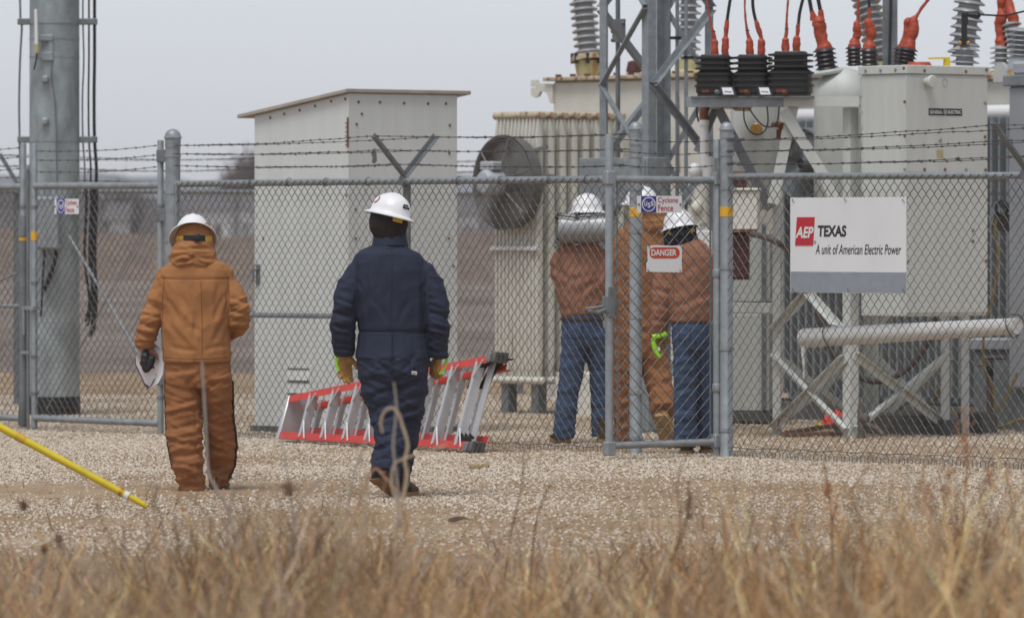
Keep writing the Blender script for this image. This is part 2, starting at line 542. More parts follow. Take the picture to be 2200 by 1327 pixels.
def stone_mat(name, cols):
    m = bpy.data.materials.new(name)
    m.use_nodes = True
    nt = m.node_tree
    b = nt.nodes["Principled BSDF"]
    b.inputs['Roughness'].default_value = 0.9
    b.inputs['Specular IOR Level'].default_value = 0.15
    oi = nn(nt, 'ShaderNodeObjectInfo')
    cr = nn(nt, 'ShaderNodeValToRGB')
    e = cr.color_ramp.elements
    while len(e) < len(cols):
        e.new(0.5)
    for i, (p, c) in enumerate(cols):
        e[i].position = p
        e[i].color = (*c, 1)
    nt.links.new(oi.outputs['Random'], cr.inputs[0])
    nt.links.new(cr.outputs[0], b.inputs['Base Color'])
    return m
MT['stone'] = stone_mat('limestone_gravel', [(0.0, (0.25, 0.17, 0.10)), (0.16, (0.43, 0.335, 0.235)), (0.40, (0.55, 0.465, 0.365)), (0.78, (0.63, 0.56, 0.47)), (1.0, (0.71, 0.66, 0.585))])

def stone_density(x, y):
    if abs(x) > (1100 / FPX) * y * 1.12 + 0.6:
        return 0.0
    d = 1.0
    n = noise.noise((x * 0.55, y * 0.22, 1.7)) + 0.5 * noise.noise((x * 1.6, y * 0.7, 5.2))
    front = (y - 29.6) / 3.6 + 0.25 * n
    if x < -1.2:                                       # worn earth in front of the left worker
        front -= 0.5 * min(1, (-1.2 - x) / 1.2)
    d *= min(1, max(0.05, front))
    d *= min(1.0, max(.12, .75 + 1.1 * (n + .5 * noise.noise((x * .25 + .6 * y, y * .12, 4.4)))))
    tr = math.exp(-((y - 41.0 - .25 * x - .5 * noise.noise((x * .6, 0, 9.0))) / 1.5) ** 2) * min(1, max(0, (.2 - x) / 1.6)) + .8 * math.exp(-((y - 35.6 + .2 * x) / 1.1) ** 2)
    d *= 1 - .93 * min(1, 1.25 * tr)
    if y > 48.1 - 1.19 * x + 0.3:                      # thinner, dustier inside the fence
        d *= 0.5
    return max(0.0, d)

def scatter(name, me, dens, smin, smax, seed, material, subdiv=1):
    at = me.attributes.new('dens', 'FLOAT', 'POINT')
    at.data.foreach_set('value', [dens(v.co.x, v.co.y) for v in me.vertices])
    ob = link(name, me)
    ng = bpy.data.node_groups.new(name + '_scatter', 'GeometryNodeTree')
    ng.interface.new_socket('Geometry', in_out='INPUT', socket_type='NodeSocketGeometry')
    ng.interface.new_socket('Geometry', in_out='OUTPUT', socket_type='NodeSocketGeometry')
    N, L = ng.nodes, ng.links
    gi, go = N.new('NodeGroupInput'), N.new('NodeGroupOutput')
    na = N.new('GeometryNodeInputNamedAttribute')
    na.data_type = 'FLOAT'
    na.inputs['Name'].default_value = 'dens'
    mul = N.new('ShaderNodeMath')
    mul.operation = 'MULTIPLY'
    mul.inputs[1].default_value = 1100.0
    L.new(na.outputs['Attribute'], mul.inputs[0])
    dp = N.new('GeometryNodeDistributePointsOnFaces')
    dp.inputs['Seed'].default_value = seed
    L.new(gi.outputs[0], dp.inputs['Mesh'])
    L.new(mul.outputs[0], dp.inputs['Density'])
    ico = N.new('GeometryNodeMeshIcoSphere')
    ico.inputs['Radius'].default_value = 1.0
    ico.inputs['Subdivisions'].default_value = subdiv
    sp = N.new('GeometryNodeSetPosition')
    rv0 = N.new('FunctionNodeRandomValue')
    rv0.data_type = 'FLOAT_VECTOR'
    rv0.inputs['Min'].default_value = (-0.28, -0.28, -0.28)
    rv0.inputs['Max'].default_value = (0.28, 0.28, 0.28)
    rv0.inputs['Seed'].default_value = seed + 3
    L.new(ico.outputs['Mesh'], sp.inputs['Geometry'])
    L.new(rv0.outputs[0], sp.inputs['Offset'])
    sm = N.new('GeometryNodeSetMaterial')
    sm.inputs['Material'].default_value = material
    L.new(sp.outputs[0], sm.inputs['Geometry'])
    iop = N.new('GeometryNodeInstanceOnPoints')
    L.new(dp.outputs['Points'], iop.inputs['Points'])
    L.new(sm.outputs[0], iop.inputs['Instance'])
    rr = N.new('FunctionNodeRandomValue')
    rr.data_type = 'FLOAT_VECTOR'
    rr.inputs['Min'].default_value = (-0.5, -0.5, 0)
    rr.inputs['Max'].default_value = (0.5, 0.5, 6.283)
    L.new(rr.outputs[0], iop.inputs['Rotation'])
    rs = N.new('FunctionNodeRandomValue')
    rs.data_type = 'FLOAT_VECTOR'
    rs.inputs['Min'].default_value = (smin, smin, smin * 0.6)
    rs.inputs['Max'].default_value = (smax, smax, smax * 0.7)
    rs.inputs['Seed'].default_value = seed + 9
    L.new(rs.outputs[0], iop.inputs['Scale'])
    L.new(iop.outputs[0], go.inputs[0])
    md = ob.modifiers.new('scatter', 'NODES')
    md.node_group = ng
    return ob

me = grid_sheet(-7.5, 7.5, 29.5, 64, 60, 130, lambda x, y: gravel_z(x, y) + 0.002)
tag(scatter('gravel_stones', me, stone_density, 0.0045, 0.0135, 4, MT['stone']), kind='stuff')

# ------------------------------------------------------------------ far background, soft with distance
MT['bush'] = mat('bare_reddish_twigs', (0.105, 0.068, 0.066), 0.9, 0, 0.25, 3)
MT['fartree'] = mat('far_bare_trees', (0.085, 0.075, 0.075), 0.9, 0, 0.25, 0.5)
MT['farwall'] = mat('far_pale_wall', (0.72, 0.70, 0.68), 0.8, 0, 0.06, 1)
MT['farroof'] = mat('far_dark_roof', (0.13, 0.12, 0.125), 0.8, 0, 0.1, 1)
MT['scrub'] = mat('far_dry_scrub', (0.17, 0.125, 0.10), 0.95, 0, 0.25, 2)
MT['hazed_woods'] = mat('haze_tinted_far_woods', (0.17, 0.18, 0.21), 0.95, 0, 0.15, 0.02)  # pale grey-blue: extra haze painted into the colour of the farthest trees

def twig_tree(name, label, cat, base, h, wid, n, seed, mkey, trunk=0.12, group=None):
    """a bare crown: many thin branching sticks through its volume, on a tapered trunk"""
    rnd = random.Random(seed)
    t = Thing(name, label, cat, base, group)
    tr = MB()
    tr.tube([(0, 0, -0.1), (0.05 * wid, 0, h * 0.25), (0, 0, h * 0.5)], [trunk, trunk * 0.8, trunk * 0.45], 7)
    cr = MB()
    for i in range(n):
        a = rnd.uniform(0, 6.283)
        z0 = h * rnd.uniform(0.05, 0.45)
        rr = wid * 0.5 * math.sqrt(rnd.random())
        el = math.sqrt(max(0.0, 1 - (rr / (wid * 0.5)) ** 2))
        z1 = h * (0.56 + 0.44 * el * rnd.uniform(-1, 1) * (1 + .15 * noise.noise((a * 2, rr, seed))))
        p0 = Vector((rr * 0.3 * math.cos(a), rr * 0.3 * math.sin(a), min(z0, z1 * 0.7)))
        p2 = Vector((rr * math.cos(a), rr * math.sin(a), z1))
        p1 = (p0 + p2) / 2 + Vector((rnd.gauss(0, 0.04 * wid), rnd.gauss(0, 0.04 * wid), 0.04 * h))
        cr.tube([p0, p1, p2], [trunk * 0.28, trunk * 0.18, trunk * 0.05], 3, cap=False)
        for k in range(5):
            q = p1.lerp(p2, rnd.random())
            cr.tube([q, q + Vector((rnd.gauss(0, 0.07 * wid), rnd.gauss(0, 0.07 * wid), rnd.uniform(0.02, 0.16) * h))], [trunk * 0.12, trunk * 0.04], 3, cap=False)
    t.part('trunk', tr, mkey)
    t.part('crown', cr, mkey)
    return t

def gbase(px, Y):
    p = P(px, CY, Y)
    return Vector((p.x, p.y, -0.06))

bs = 160.0
twig_tree('bare_tree', 'reddish bare bushy tree beyond the yard left of the pale shed', 'tree', gbase(548, 362), 6.4, 4.3, 1300, 3, 'bush', 0.16)
twig_tree('bare_tree', 'faint slim bare tree far off beside the domed gate post', 'tree', gbase(262, 330), 4.9, 2.6, 160, 5, 'fartree', 0.12)
for i, (px, Y, h, w_, lab) in enumerate([(470, 420, 4.6, 7, 'low grey thicket far behind the drive gate, left of the reddish tree'),
                                         (1030, 420, 4.2, 8, 'low grey thicket seen far off between the shed and the cooling fan')]):
    twig_tree('thicket', lab, 'thicket', gbase(px, Y), h, w_, 320, 20 + i, 'fartree', 0.2)

# long tree belts; the farthest carries some haze in its colour
def belt(name, Y, x0, x1, hf, depth, mkey, kind):
    mb = MB()
    n = 160
    rnd = random.Random(int(Y))
    top = []
    for i in range(n + 1):
        x = x0 + (x1 - x0) * i / n
        top.append((x, hf(x, rnd)))
    front = [Vector((x, Y, -0.3)) for x, _ in top]
    t1 = [Vector((x, Y + depth * 0.3, h)) for x, h in top]
    t2 = [Vector((x, Y + depth, h * 0.9)) for x, h in top]
    back = [Vector((x, Y + depth * 1.2, -0.3)) for x, _ in top]
    mb.rings([front, t1, t2, back], cap=False)
    mb.f = [f for f in mb.f if not (0 in [i % (n + 1) for i in f] and n in [i % (n + 1) for i in f])]
    mb.mi = [0] * len(mb.f)
    o = link(name, mb.mesh(name, mkey))
    tag(o, kind=kind)
belt('far_woods', 640, -280, 280, lambda x, r: 7.4 + 0.9 * noise.noise((x * 0.03, 3, 1)) + 0.5 * noise.noise((x * 0.2, 3, 1)) + r.uniform(-0.3, 0.3) + x * .012, 40, 'hazed_woods', 'stuff')
belt('near_woods', 330, -140, 140, lambda x, r: 3.5 + 0.5 * noise.noise((x * 0.09, 5, 1)) + r.uniform(-0.3, 0.3), 20, 'fartree', 'stuff')
belt('scrub_bank', 215, -60, 60, lambda x, r: 1.55 + 0.22 * noise.noise((x * 0.15, 3, 7)) + r.uniform(-0.08, 0.08), 8, 'scrub', 'stuff')

def far_house(px0, px1, ytop, Y, label, roofh=0.8):
    x0, x1 = (px0 - CX) / FPX * Y, (px1 - CX) / FPX * Y
    h = CAMH + (CY - ytop) / FPX * Y
    t = Thing('farm_building', label, 'building', ((x0 + x1) / 2, Y, -0.06), 'far pale buildings beyond the field')
    w = (x1 - x0) / 2
    t.part('wall', MB().box(-w, w, 0, 6, 0, h), 'farwall')
    rf = MB()
    rf.rings([[Vector((-w - .3, -0.4, h)), Vector((-w - .3, 3, h + roofh)), Vector((-w - .3, 6.4, h))], [Vector((w + .3, -0.4, h)), Vector((w + .3, 3, h + roofh)), Vector((w + .3, 6.4, h))]])
    t.part('roof', rf, 'farroof')
    d = t.part('door', MB().box(-w * .15, w * .15, -0.05, 0, 0, min(2.1, h * .8)), 'farroof')
    t.part('window', MB().box(-w * .7, -w * .4, -0.04, 0, h * .4, h * .75), 'farroof')
    t.part('window', MB().box(w * .4, w * .7, -0.04, 0, h * .4, h * .75), 'farroof')
far_house(395, 490, 446, 300, 'low pale farm building far off between gate post and reddish tree')
far_house(515, 540, 446, 320, 'small pale shed far off at the foot of the reddish tree')
far_house(985, 1025, 456, 300, 'low pale farm building far off just right of the metal shed')
far_house(235, 262, 470, 280, 'pale hut far off behind the middle of the drive gate')

# ------------------------------------------------------------------ chain link fence
def chain_link(mb, p0, p1, z0, z1, w=0.080, h=0.0905, r=0.0031, off=0.0, seed=1, mid=True, n=4, tail=0.0):
    p0, p1 = Vector(p0), Vector(p1)
    d = (p1 - p0)
    Ln = d.length
    d.normalize()
    nrm = Z.cross(d)
    rnd = random.Random(seed)
    k = 0
    x = 0.0
    while x + w / 2 <= Ln + 1e-6:
        pts = []
        zz = z1
        j = 0
        jit = rnd.uniform(-0.0012, 0.0012)
        while zz > z0:
            side = (j + k) % 2
            a = x + (w / 2 if side else 0.0)
            fr = 0.0018 if side else -0.0018
            pts.append(p0 + d * (a + jit) + nrm * (off + fr) + Z * zz)
            if mid:
                a2 = x + w / 4
                bow = -0.0035 if side else 0.0035
                nz = zz - h / 4
                if nz > z0:
                    pts.append(p0 + d * (a2 + jit) + nrm * (off + bow) + Z * nz)
            zz -= h / 2
            j += 1
        if tail and len(pts) > 2:
            pts.append(Vector((pts[-1].x, pts[-1].y, z0 - tail)))
        mb.tube(pts, r, n, cap=False)
        x += w / 2
        k += 1
    return mb

def barbed(mb, a, b, sag=0.012, seed=1, r=0.0030, step=0.125, lump=True):
    a, b = Vector(a), Vector(b)
    rnd = random.Random(seed)
    Ln = (b - a).length
    n = max(4, int(Ln / 0.09))
    pts = []
    ph = rnd.uniform(0, 6)
    for i in range(n + 1):
        t = i / n
        p = a.lerp(b, t)
        e = min(1, 4 * t, 4 * (1 - t))
        p.z += -sag * 4 * t * (1 - t) + e * (0.007 * noise.noise((t * Ln * 1.3, ph, seed)) + 0.003 * noise.noise((t * Ln * 6, ph, seed)))
        pts.append(p)
    mb.tube(pts, r, 5, cap=False)
    d = (b - a).normalized()
    up = Z - d * Z.dot(d)
    up.normalize()
    sd = d.cross(up)
    k = int(Ln / step)
    for i in range(k):
        t = (i + 0.5 + rnd.uniform(-.1, .1)) / k
        f = t * n
        i0 = min(n - 1, int(f))
        p = pts[i0].lerp(pts[i0 + 1], f - i0)
        mb.tube([p - d * 0.009, p + d * 0.009], r * 2.1, 5)
        for q in range(2):
            an = rnd.uniform(0, 3.14)
            v = (up * math.sin(an) + sd * math.cos(an)) * rnd.uniform(.012, .017) + d * rnd.uniform(-.006, .006)
            c = p + d * (0.005 if q else -0.005)
            mb.tube([c - v, c, c + v], [0.0006, 0.0022, 0.0006], 3)
    return mb

def coil(mb, c, axis, r, turns=2.5, wr=0.0025, pitch=0.006):
    M = aim(c, Vector(c) + Vector(axis))
    pts = [M @ Vector((r * math.cos(t), r * math.sin(t), t / 6.283 * pitch)) for t in [i * 6.283 / 10 for i in range(int(10 * turns))]]
    return mb.tube(pts, wr, 4)

FF = Frame(FP(1555))
def fa(px):                                            # position along the fence of a photo column
    return (FP(px) - FF.o).dot(U)

def dome_post(th, a, b, r, ztop, bands=(), name='post', mk='galv'):
    mb = MB(T(a, b, 0))
    zs = ztop - r * 1.05
    mb.lathe([(r * 1.12, -0.1), (r * 1.12, 0.01), (r, 0.02), (r, zs)], 20)
    post = th.part(name, mb, mk)
    cp = MB(T(a, b, 0))
    prof = [(r * 1.06, zs - 0.035), (r * 1.06, zs + 0.004), (r * 1.2, zs + 0.006), (r * 1.2, zs + 0.016), (r * 1.1, zs + 0.02)]
    prof += [(r * 1.08 * math.cos(t), zs + 0.02 + r * 1.0 * math.sin(t)) for t in [R(15), R(35), R(55), R(75)]] + [(0.002, zs + 0.02 + r)]
    cp.lathe(prof, 20)
    th.part('post_cap', cp, mk, parent=post)
    for z in bands:
        bm_ = MB(T(a, b, 0))
        bm_.lathe([(r + .001, z - 0.012), (r + 0.005, z - 0.012), (r + 0.005, z + 0.012), (r + .001, z + 0.012)], 18)
        bm_.bar((r, 0, z), (r + 0.03, 0, z), 0.018, 0.024)
        th.part('tension_band', bm_, mk, parent=post)
    return post

def v_arm_post(th, a, r=0.03, z=2.02, tip=0.315, th_arm=0.034):
    mb = MB(T(a, 0.03, 0))
    mb.lathe([(r, -0.1), (r, z)], 14)
    post = th.part('line_post', mb, 'galv_dark')
    for sgn in (-1, 1):
        am = MB(T(a, 0, 0))
        p0, p1 = Vector((0, 0.0, z)), Vector((0, sgn * tip, z + tip))
        am.angle(p0, p1, (1, 0, 0), (0, sgn * -0.707, 0.707), 0.042, 0.006)
        am.angle(p0, p1, (-1, 0, 0), (0, sgn * -0.707, 0.707), 0.010, 0.006)
        th.part('barb_arm', am, 'galv_dark', parent=post)
    cp = MB(T(a, 0.0, 0))
    cp.lathe([(r * 1.15, z - 0.05), (r * 1.25, z - 0.02), (r * 1.25, z + 0.012), (r * 0.7, z + 0.03)], 14)
    th.part('arm_socket', cp, 'galv_dark', parent=post)
    return post

ARMF = (0.30, 0.64, 0.97)
def strands(th, a0, z0s, a1, z1s, seed, both=True, arm0=False, arm1=False, b0=-0.045, b1=-0.045):
    for side in ((-1, 1) if both else (0,)):
        for i in range(3):
            e = []
            for (a, zs, arm, bb) in ((a0, z0s, arm0, b0), (a1, z1s, arm1, b1)):
                if arm:
                    e.append((a, side * 0.315 * ARMF[i], 2.035 + 0.315 * ARMF[i]))
                else:
                    e.append((a, side * 0.045 + (bb if not both else 0), zs[i]))
            mb = MB()
            barbed(mb, e[0], e[1], 0.015, seed + 10 * i + side)
            th.part('barbed_wire', mb, 'barb')

# left run: from the drive gate post to the latch post of the walk gate
fl = Thing('chain_link_fence', 'chain link fence run in front of the shed between drive gate and walk gate', 'fence', FF)
a0, av, a1 = fa(372), fa(868), fa(1366)
dome_post(fl, a0, 0.0, 0.060, 2.415, (2.30, 2.22, 1.93, 1.55, 1.0, 0.5, 0.15), 'terminal_post')
dome_post(fl, a1, 0.0, 0.046, 2.40, (2.35, 2.26, 2.17, 2.10, 1.93, 1.62, 1.0, 0.45, 0.12), 'terminal_post')
v_arm_post(fl, av)
fl.part('top_rail', MB().tube([(a0 + .05, 0.0, 1.995), (av, 0.0, 2.0), (a1 - .04, 0, 2.0)], 0.0265, 12), 'galv')
fl.part('brace_rail', MB().tube([(a0 + .05, 0.03, 0.965), (av, 0.03, 0.97)], 0.021, 10), 'galv')
fl.part('tension_bar', MB().box(a0 + .075, a0 + .09, -0.032, -0.024, 0.05, 2.0), 'galv')
mb = MB()
chain_link(mb, (a0 + 0.08, -0.028, 0), (a1 - 0.05, -0.028, 0), 0.035, 2.012, seed=2, tail=0.02)
fl.part('chain_link_fabric', mb, 'wire', kind='stuff')
fl.part('tension_wire', MB().tube([(a0 + .08 + i * (a1 - a0 - .1) / 60, -0.03 + .004 * math.sin(i), 0.045 + 0.006 * math.sin(i * 1.7)) for i in range(61)], 0.0032, 5), 'wire')
mb = MB()
for i, px in enumerate((540, 620, 700, 790, 985, 1075, 1180, 1260)):
    M_ = T(fa(px), 0, 2.0) @ RY(R(90))
    pts = [M_ @ Vector((0.032 * math.cos(t), 0.032 * math.sin(t), 0.012 * math.sin(t * .5))) for t in [j * 6.283 / 12 for j in range(13)]]
    mb.tube(pts, 0.003, 5)
    mb.tube([pts[0] + Vector((0, -0.03, -0.03)), pts[0] + Vector((.01, -.035, -0.05))], 0.003, 4)
fl.part('tie_wires', mb, 'wire', kind='stuff')
strands(fl, a0 + .06, (2.14, 2.235, 2.30), av, None, 100, arm1=True)
strands(fl, av, None, a1 - .05, (2.10, 2.22, 2.33), 200, arm0=True)

# right run
fr_ = Thing('chain_link_fence', 'chain link fence run at the right carrying the big white company sign', 'fence', FF)
b0, bv, b1 = fa(1561), fa(2203), fa(2203) + 2.6
dome_post(fr_, b0, 0.0, 0.046, 2.385, (2.30, 2.17, 1.93, 1.36, 0.78, 0.2), 'terminal_post')
v_arm_post(fr_, bv, tip=0.33)
v_arm_post(fr_, b1)
fr_.part('top_rail', MB().tube([(b0 + .04, 0.0, 2.012), (bv, 0, 2.0), (b1, 0, 2.0)], 0.024, 12), 'galv')
mb = MB()
chain_link(mb, (b0 + 0.05, -0.028, 0), (b1, -0.028, 0), 0.03, 2.012, seed=5, tail=0.03, r=0.0032)
fr_.part('chain_link_fabric', mb, 'wire', kind='stuff')
fr_.part('tension_wire', MB().tube([(b0 + .05 + i * (b1 - b0) / 60, -0.03 + .004 * math.sin(i), 0.075 + 0.006 * math.sin(i * 1.7)) for i in range(61)], 0.0032, 5), 'wire')
strands(fr_, b0 + .045, (2.10, 2.19, 2.27), bv, None, 300, arm1=True)
strands(fr_, bv, None, b1, None, 400, arm0=True, arm1=True)
mb = MB()
for z in (2.27, 2.19, 2.10):
    for s_ in (-1, 1):
        coil(mb, (b0 + .06, s_ * .045, z), (1, 0, 0.1), 0.010, 7, 0.0022, 0.012)
fr_.part('wire_wraps', mb, 'barb', kind='stuff')

# walk gate, hung on the right-hand post and standing slightly open towards the camera
hinge = FP(1545) - V * 0.02
gl = P(1309, 900, hinge.y - 0.42)
GF = Frame((hinge.x, hinge.y, 0), Vector((hinge.x - gl.x, hinge.y - gl.y, 0)))
gw = -(GF.I @ Vector((gl.x, gl.y, 0))).x
wg = Thing('walk_gate', 'narrow chain link walk gate with danger sign standing slightly open', 'gate', GF)
for x, r, zt, z0 in ((-gw, 0.029, 2.31, 0.045), (0.0, 0.029, 2.28, 0.02)):
    st = wg.part('stile', MB(T(x, 0, 0)).lathe([(r, z0), (r, zt - .012), (r * .85, zt)], 14), 'galv')
    for z in ((2.0, 0.08) if x < 0 else (2.0, 0.12)):
        wg.part('corner_clamp', MB(T(x, 0, z)).box(-.037, .037, -.037, .037, -.05, .05), 'galv', parent=st, bevel=0.008)
wg.part('top_rail', MB().tube([(-gw, 0, 1.99), (0, 0, 1.985)], 0.026, 12), 'galv')
wg.part('bottom_rail', MB().tube([(-gw, 0, 0.10), (0, 0, 0.115)], 0.026, 12), 'galv')
wg.part('tension_bar', MB().box(-gw + .055, -gw + .066, -0.012, -0.004, 0.13, 1.97), 'galv_dark')
wg.part('tension_bar', MB().box(-.066, -.055, -0.012, -0.004, 0.13, 1.97), 'galv_dark')
mb = MB()
chain_link(mb, (-gw + .05, -0.012, 0), (-.04, -0.012, 0), 0.115, 1.985, seed=9, r=0.0033, w=0.0865)
wg.part('chain_link_fabric', mb, 'wire', kind='stuff')
for i, z in enumerate((2.09, 2.185, 2.27)):
    mb = MB()
    barbed(mb, (-gw + .03, 0, z + 0.01), (-.03, 0, z), 0.02, 500 + i)
    wg.part('barbed_wire', mb, 'barb')
lt = MB(T(-gw, 0, 1.07))
lt.box(-.04, .04, -.04, .04, -.03, .09)
lt.bar((-.03, -.01, .0), (-.12, -.04, -.03), .04, .022)
lt.bar((-.12, -.04, -.03), (-.19, -.05, -.01), .035, .016)
lt.bar((-.03, .02, .02), (-.16, .06, .0), .03, .018)
lt.box(-.03, .02, -.05, -.035, -.06, .16)
wg.part('fork_latch', lt, 'galv_dark', bevel=0.004)
for z in (2.06, 1.32, 0.5):
    hg = MB(T(0, 0, z))
    hg.lathe([(.033, -.03), (.036, -.028), (.036, .028), (.033, .03)], 14)
    hg.bar((0.02, 0.0, 0), (0.09, 0.01, 0), .03, .05)
    wg.part('hinge', hg, 'galv', bevel=0.003)
bp = MB()
for z in (2.10,):
    bp.box(-.045, .045, -.035, -.031, z - .045, z + .045)
wg.part('hinge_plate', bp, 'galv')

# drive gate: two leaves meeting at the left edge
dl = Frame(FP(345))
dgx = -((FP(345) - FP(74)).dot(U))
dr = Thing('drive_gate_leaf', 'wide chain link gate leaf closed in front of the steel pole', 'gate', dl)
def leaf(th, xa, xb, seed, rods):
    for x, zt in ((xa, 2.335), (xb, 2.345)):
        st = th.part('stile', MB(T(x, 0, 0)).lathe([(.026, .02), (.026, zt - .01), (.022, zt)], 12), 'galv')
        for z in (1.82, 1.2, .6, .3):
            th.part('band', MB(T(x, 0, z)).lathe([(.026, -.012), (.031, -.012), (.031, .012), (.026, .012)], 12), 'galv_dark', parent=st)
    th.part('top_rail', MB().tube([(xa, 0, 1.99), (xb, 0, 1.985)], 0.028, 12), 'galv')
    th.part('bottom_rail', MB().tube([(xa, 0, 0.10), (xb, 0, 0.095)], 0.028, 12), 'galv')
    mb = MB()
    chain_link(mb, (min(xa, xb) + .04, -0.014, 0), (max(xa, xb) - .03, -0.014, 0), 0.11, 1.98, seed=seed)
    th.part('chain_link_fabric', mb, 'wire', kind='stuff')
    for p, q, r in rods:
        th.part('truss_rod', MB().tube([p, q], r, 7), 'galv')
    for i, z in enumerate((2.105, 2.20, 2.275)):
        mb = MB()
        barbed(mb, (min(xa, xb) + .03, 0, z + .0), (max(xa, xb) - .02, 0, z + .03), 0.02, seed + 3 + i)
        th.part('barbed_wire', mb, 'barb')
q0, q1 = dl.onb(145, 505), dl.onb(310, 745)
r0, r1 = dl.onb(352, 425), dl.onb(195, 640)
r2 = dl.onb(95, 880)
leaf(dr, dgx, 0.0, 31, [((q0.x, .01, q0.z), (q1.x + .1, .01, q1.z - .25), .011), ((r0.x - .03, .02, r0.z), (r2.x, .02, r2.z), .005)])
for z in (2.22, 1.75, 0.45):
    hg = MB(T(0, 0, z))
    hg.lathe([(.028, -.05), (.034, -.048), (.034, .048), (.028, .05)], 12)
    hg.box(.02, .10, -.035, .035, -.05, .05)
    dr.part('hinge', hg, 'galv_dark', bevel=0.004)
rod = MB()
rod.tube([(dgx - .045, -.03, 2.1), (dgx - .045, -.03, 1.9)], .011, 8)
dr.part('drop_rod', MB().tube([(dgx - .045, -.03, -0.02), (dgx - .045, -.03, 2.1)], .013, 8), 'galv_dark')
dr.part('drop_rod_foot', MB().tube([(dgx, 0, -0.05), (dgx, 0, .12)], .022, 10), 'galv_dark')
lk = MB()
lk.box(dgx - .11, dgx + .05, -.05, .03, .98, 1.01)
lk.box(dgx - .09, dgx - .07, -.055, -.04, .78, .99)
lk.box(dgx - .13, dgx - .02, -.04, -.02, .62, .645)
dr.part('latch', lk, 'galv')
dgl = Frame(FP(50))
xl = -2.2
dl2 = Thing('drive_gate_leaf', 'chain link gate leaf running out of the photo at the far left', 'gate', dgl)
leaf(dl2, xl, 0.0, 41, [((xl + .1, .01, .75), (-.02, .01, 1.3), .009)])
dl2.part('mid_rail', MB().tube([(xl, 0, 1.01), (0, 0, 1.01)], .018, 10), 'galv')
ml = MB(T(0, 0, 0))
ml.lathe([(.032, .03), (.044, .05), (.034, .3), (.034, 1.57), (.043, 1.58), (.043, 1.74), (.038, 1.75)], 12)
dl2.part('sleeve', ml, 'galv_dark')

# bright tape round the posts, as parts of what they are stuck to
def tape(th, a, b, r, z0, z1):
    mb = MB(T(a, b, 0))
    mb.lathe([(r, z0), (r + .002, z0 + .001), (r + .002, z1 - .001), (r, z1)], 16)
    return th.part('reflective_tape', mb, 'tape')
tape(fl, a1, 0, .0465, 1.725, 1.795)
tape(fr_, b0, 0, .0465, 1.725, 1.795)
tape(dr, dgx, 0, .0265, 1.545, 1.62)
tape(dl2, 0, 0, .0345, 1.545, 1.62)

# side fence beyond the pole, running into the yard's depth
SF = Frame(Vector((-0.37, 64.4, 0)), V)
sfn = Thing('chain_link_fence', 'distant chain link side fence behind the steel pole and the shed', 'fence', SF)
s0, s1 = -11.0, 5.0
sfn.part('top_rail', MB().tube([(s0, 0, 2.0), (s1, 0, 2.0)], .024, 10), 'galv')
mb = MB()
chain_link(mb, (s0, 0.02, 0), (s1, .02, 0), 0.05, 2.0, seed=61, mid=False, n=3, r=0.0026)
sfn.part('chain_link_fabric', mb, 'wire', kind='stuff')
pa = SF.onb(40, 500).x
posts = [pa, pa + 3.1, pa + 6.2, pa + 9.3]
for x in posts:
    v_arm_post(sfn, x)
for s_ in (-1, 1):
    for i in range(3):
        mb = MB()
        ends = [s0] + posts + [s1]
        for j in range(len(ends) - 1):
            zz = 2.035 + .315 * ARMF[i]
            barbed(mb, (ends[j], s_ * .315 * ARMF[i], zz), (ends[j + 1], s_ * .315 * ARMF[i], zz), .04, 70 + i + j * 7 + s_)
        sfn.part('barbed_wire', mb, 'barb')

# ------------------------------------------------------------------ signs
def rect(fr, x0, y0, x1, y1, b):
    p, q = fr.onb(x0, y1, b), fr.onb(x1, y0, b)
    return p.x, q.x, p.z, q.z

def plate(fr, x0, y0, x1, y1, b, t=0.003):
    a, c, z0, z1 = rect(fr, x0, y0, x1, y1, b)
    return MB().box(a, c, b, b + t, z0, z1)

def oval(fr, x0, y0, x1, y1, b, t=0.002, pw=2.0, n=32):
    a, c, z0, z1 = rect(fr, x0, y0, x1, y1, b)
    cx, cz, rx, rz = (a + c) / 2, (z0 + z1) / 2, (c - a) / 2, (z1 - z0) / 2
    if pw == 0:                                        # a bar with round ends
        k = rz
        poly = [(rx - k + k * math.cos(t), k * math.sin(t)) for t in [-math.pi / 2 + math.pi * i / 12 for i in range(13)]]
        poly += [(-rx + k - k * math.cos(t), -k * math.sin(t)) for t in [-math.pi / 2 + math.pi * i / 12 for i in range(13)]]
    else:
        poly = [(rx * math.cos(2 * math.pi * i / n), rz * math.sin(2 * math.pi * i / n)) for i in range(n)]
    M = Matrix.Translation((cx, b, cz)) @ RX(R(90))
    return MB().prism(poly, M, -t)

def ftext(th, fr, body, x0, y0, x1, y1, b, mk, bold=0.0, shear=0.0, parent=None, flat_b=None):
    a, c, z0, z1 = rect(fr, x0, y0, x1, y1, b)
    me = fit_text(body, a, c, z0, z1, mk, bold, shear)
    me.transform(Matrix.Translation((0, b, 0)))
    return th.part('lettering', me, parent=parent)

def wire_ties(th, fr, pts, b, mk='wire', parent=None):
    for (x, y) in pts:
        p = fr.onb(x, y, b)
        mb = MB()
        mb.tube([p + Vector((-.012, 0.02, .012)), p + Vector((0, -.006, .006)), p + Vector((.004, -.008, -.004)), p + Vector((.014, .0, -.016)), p + Vector((.006, .02, -.02))], .0022, 5)
        th.part('wire_tie', mb, mk)

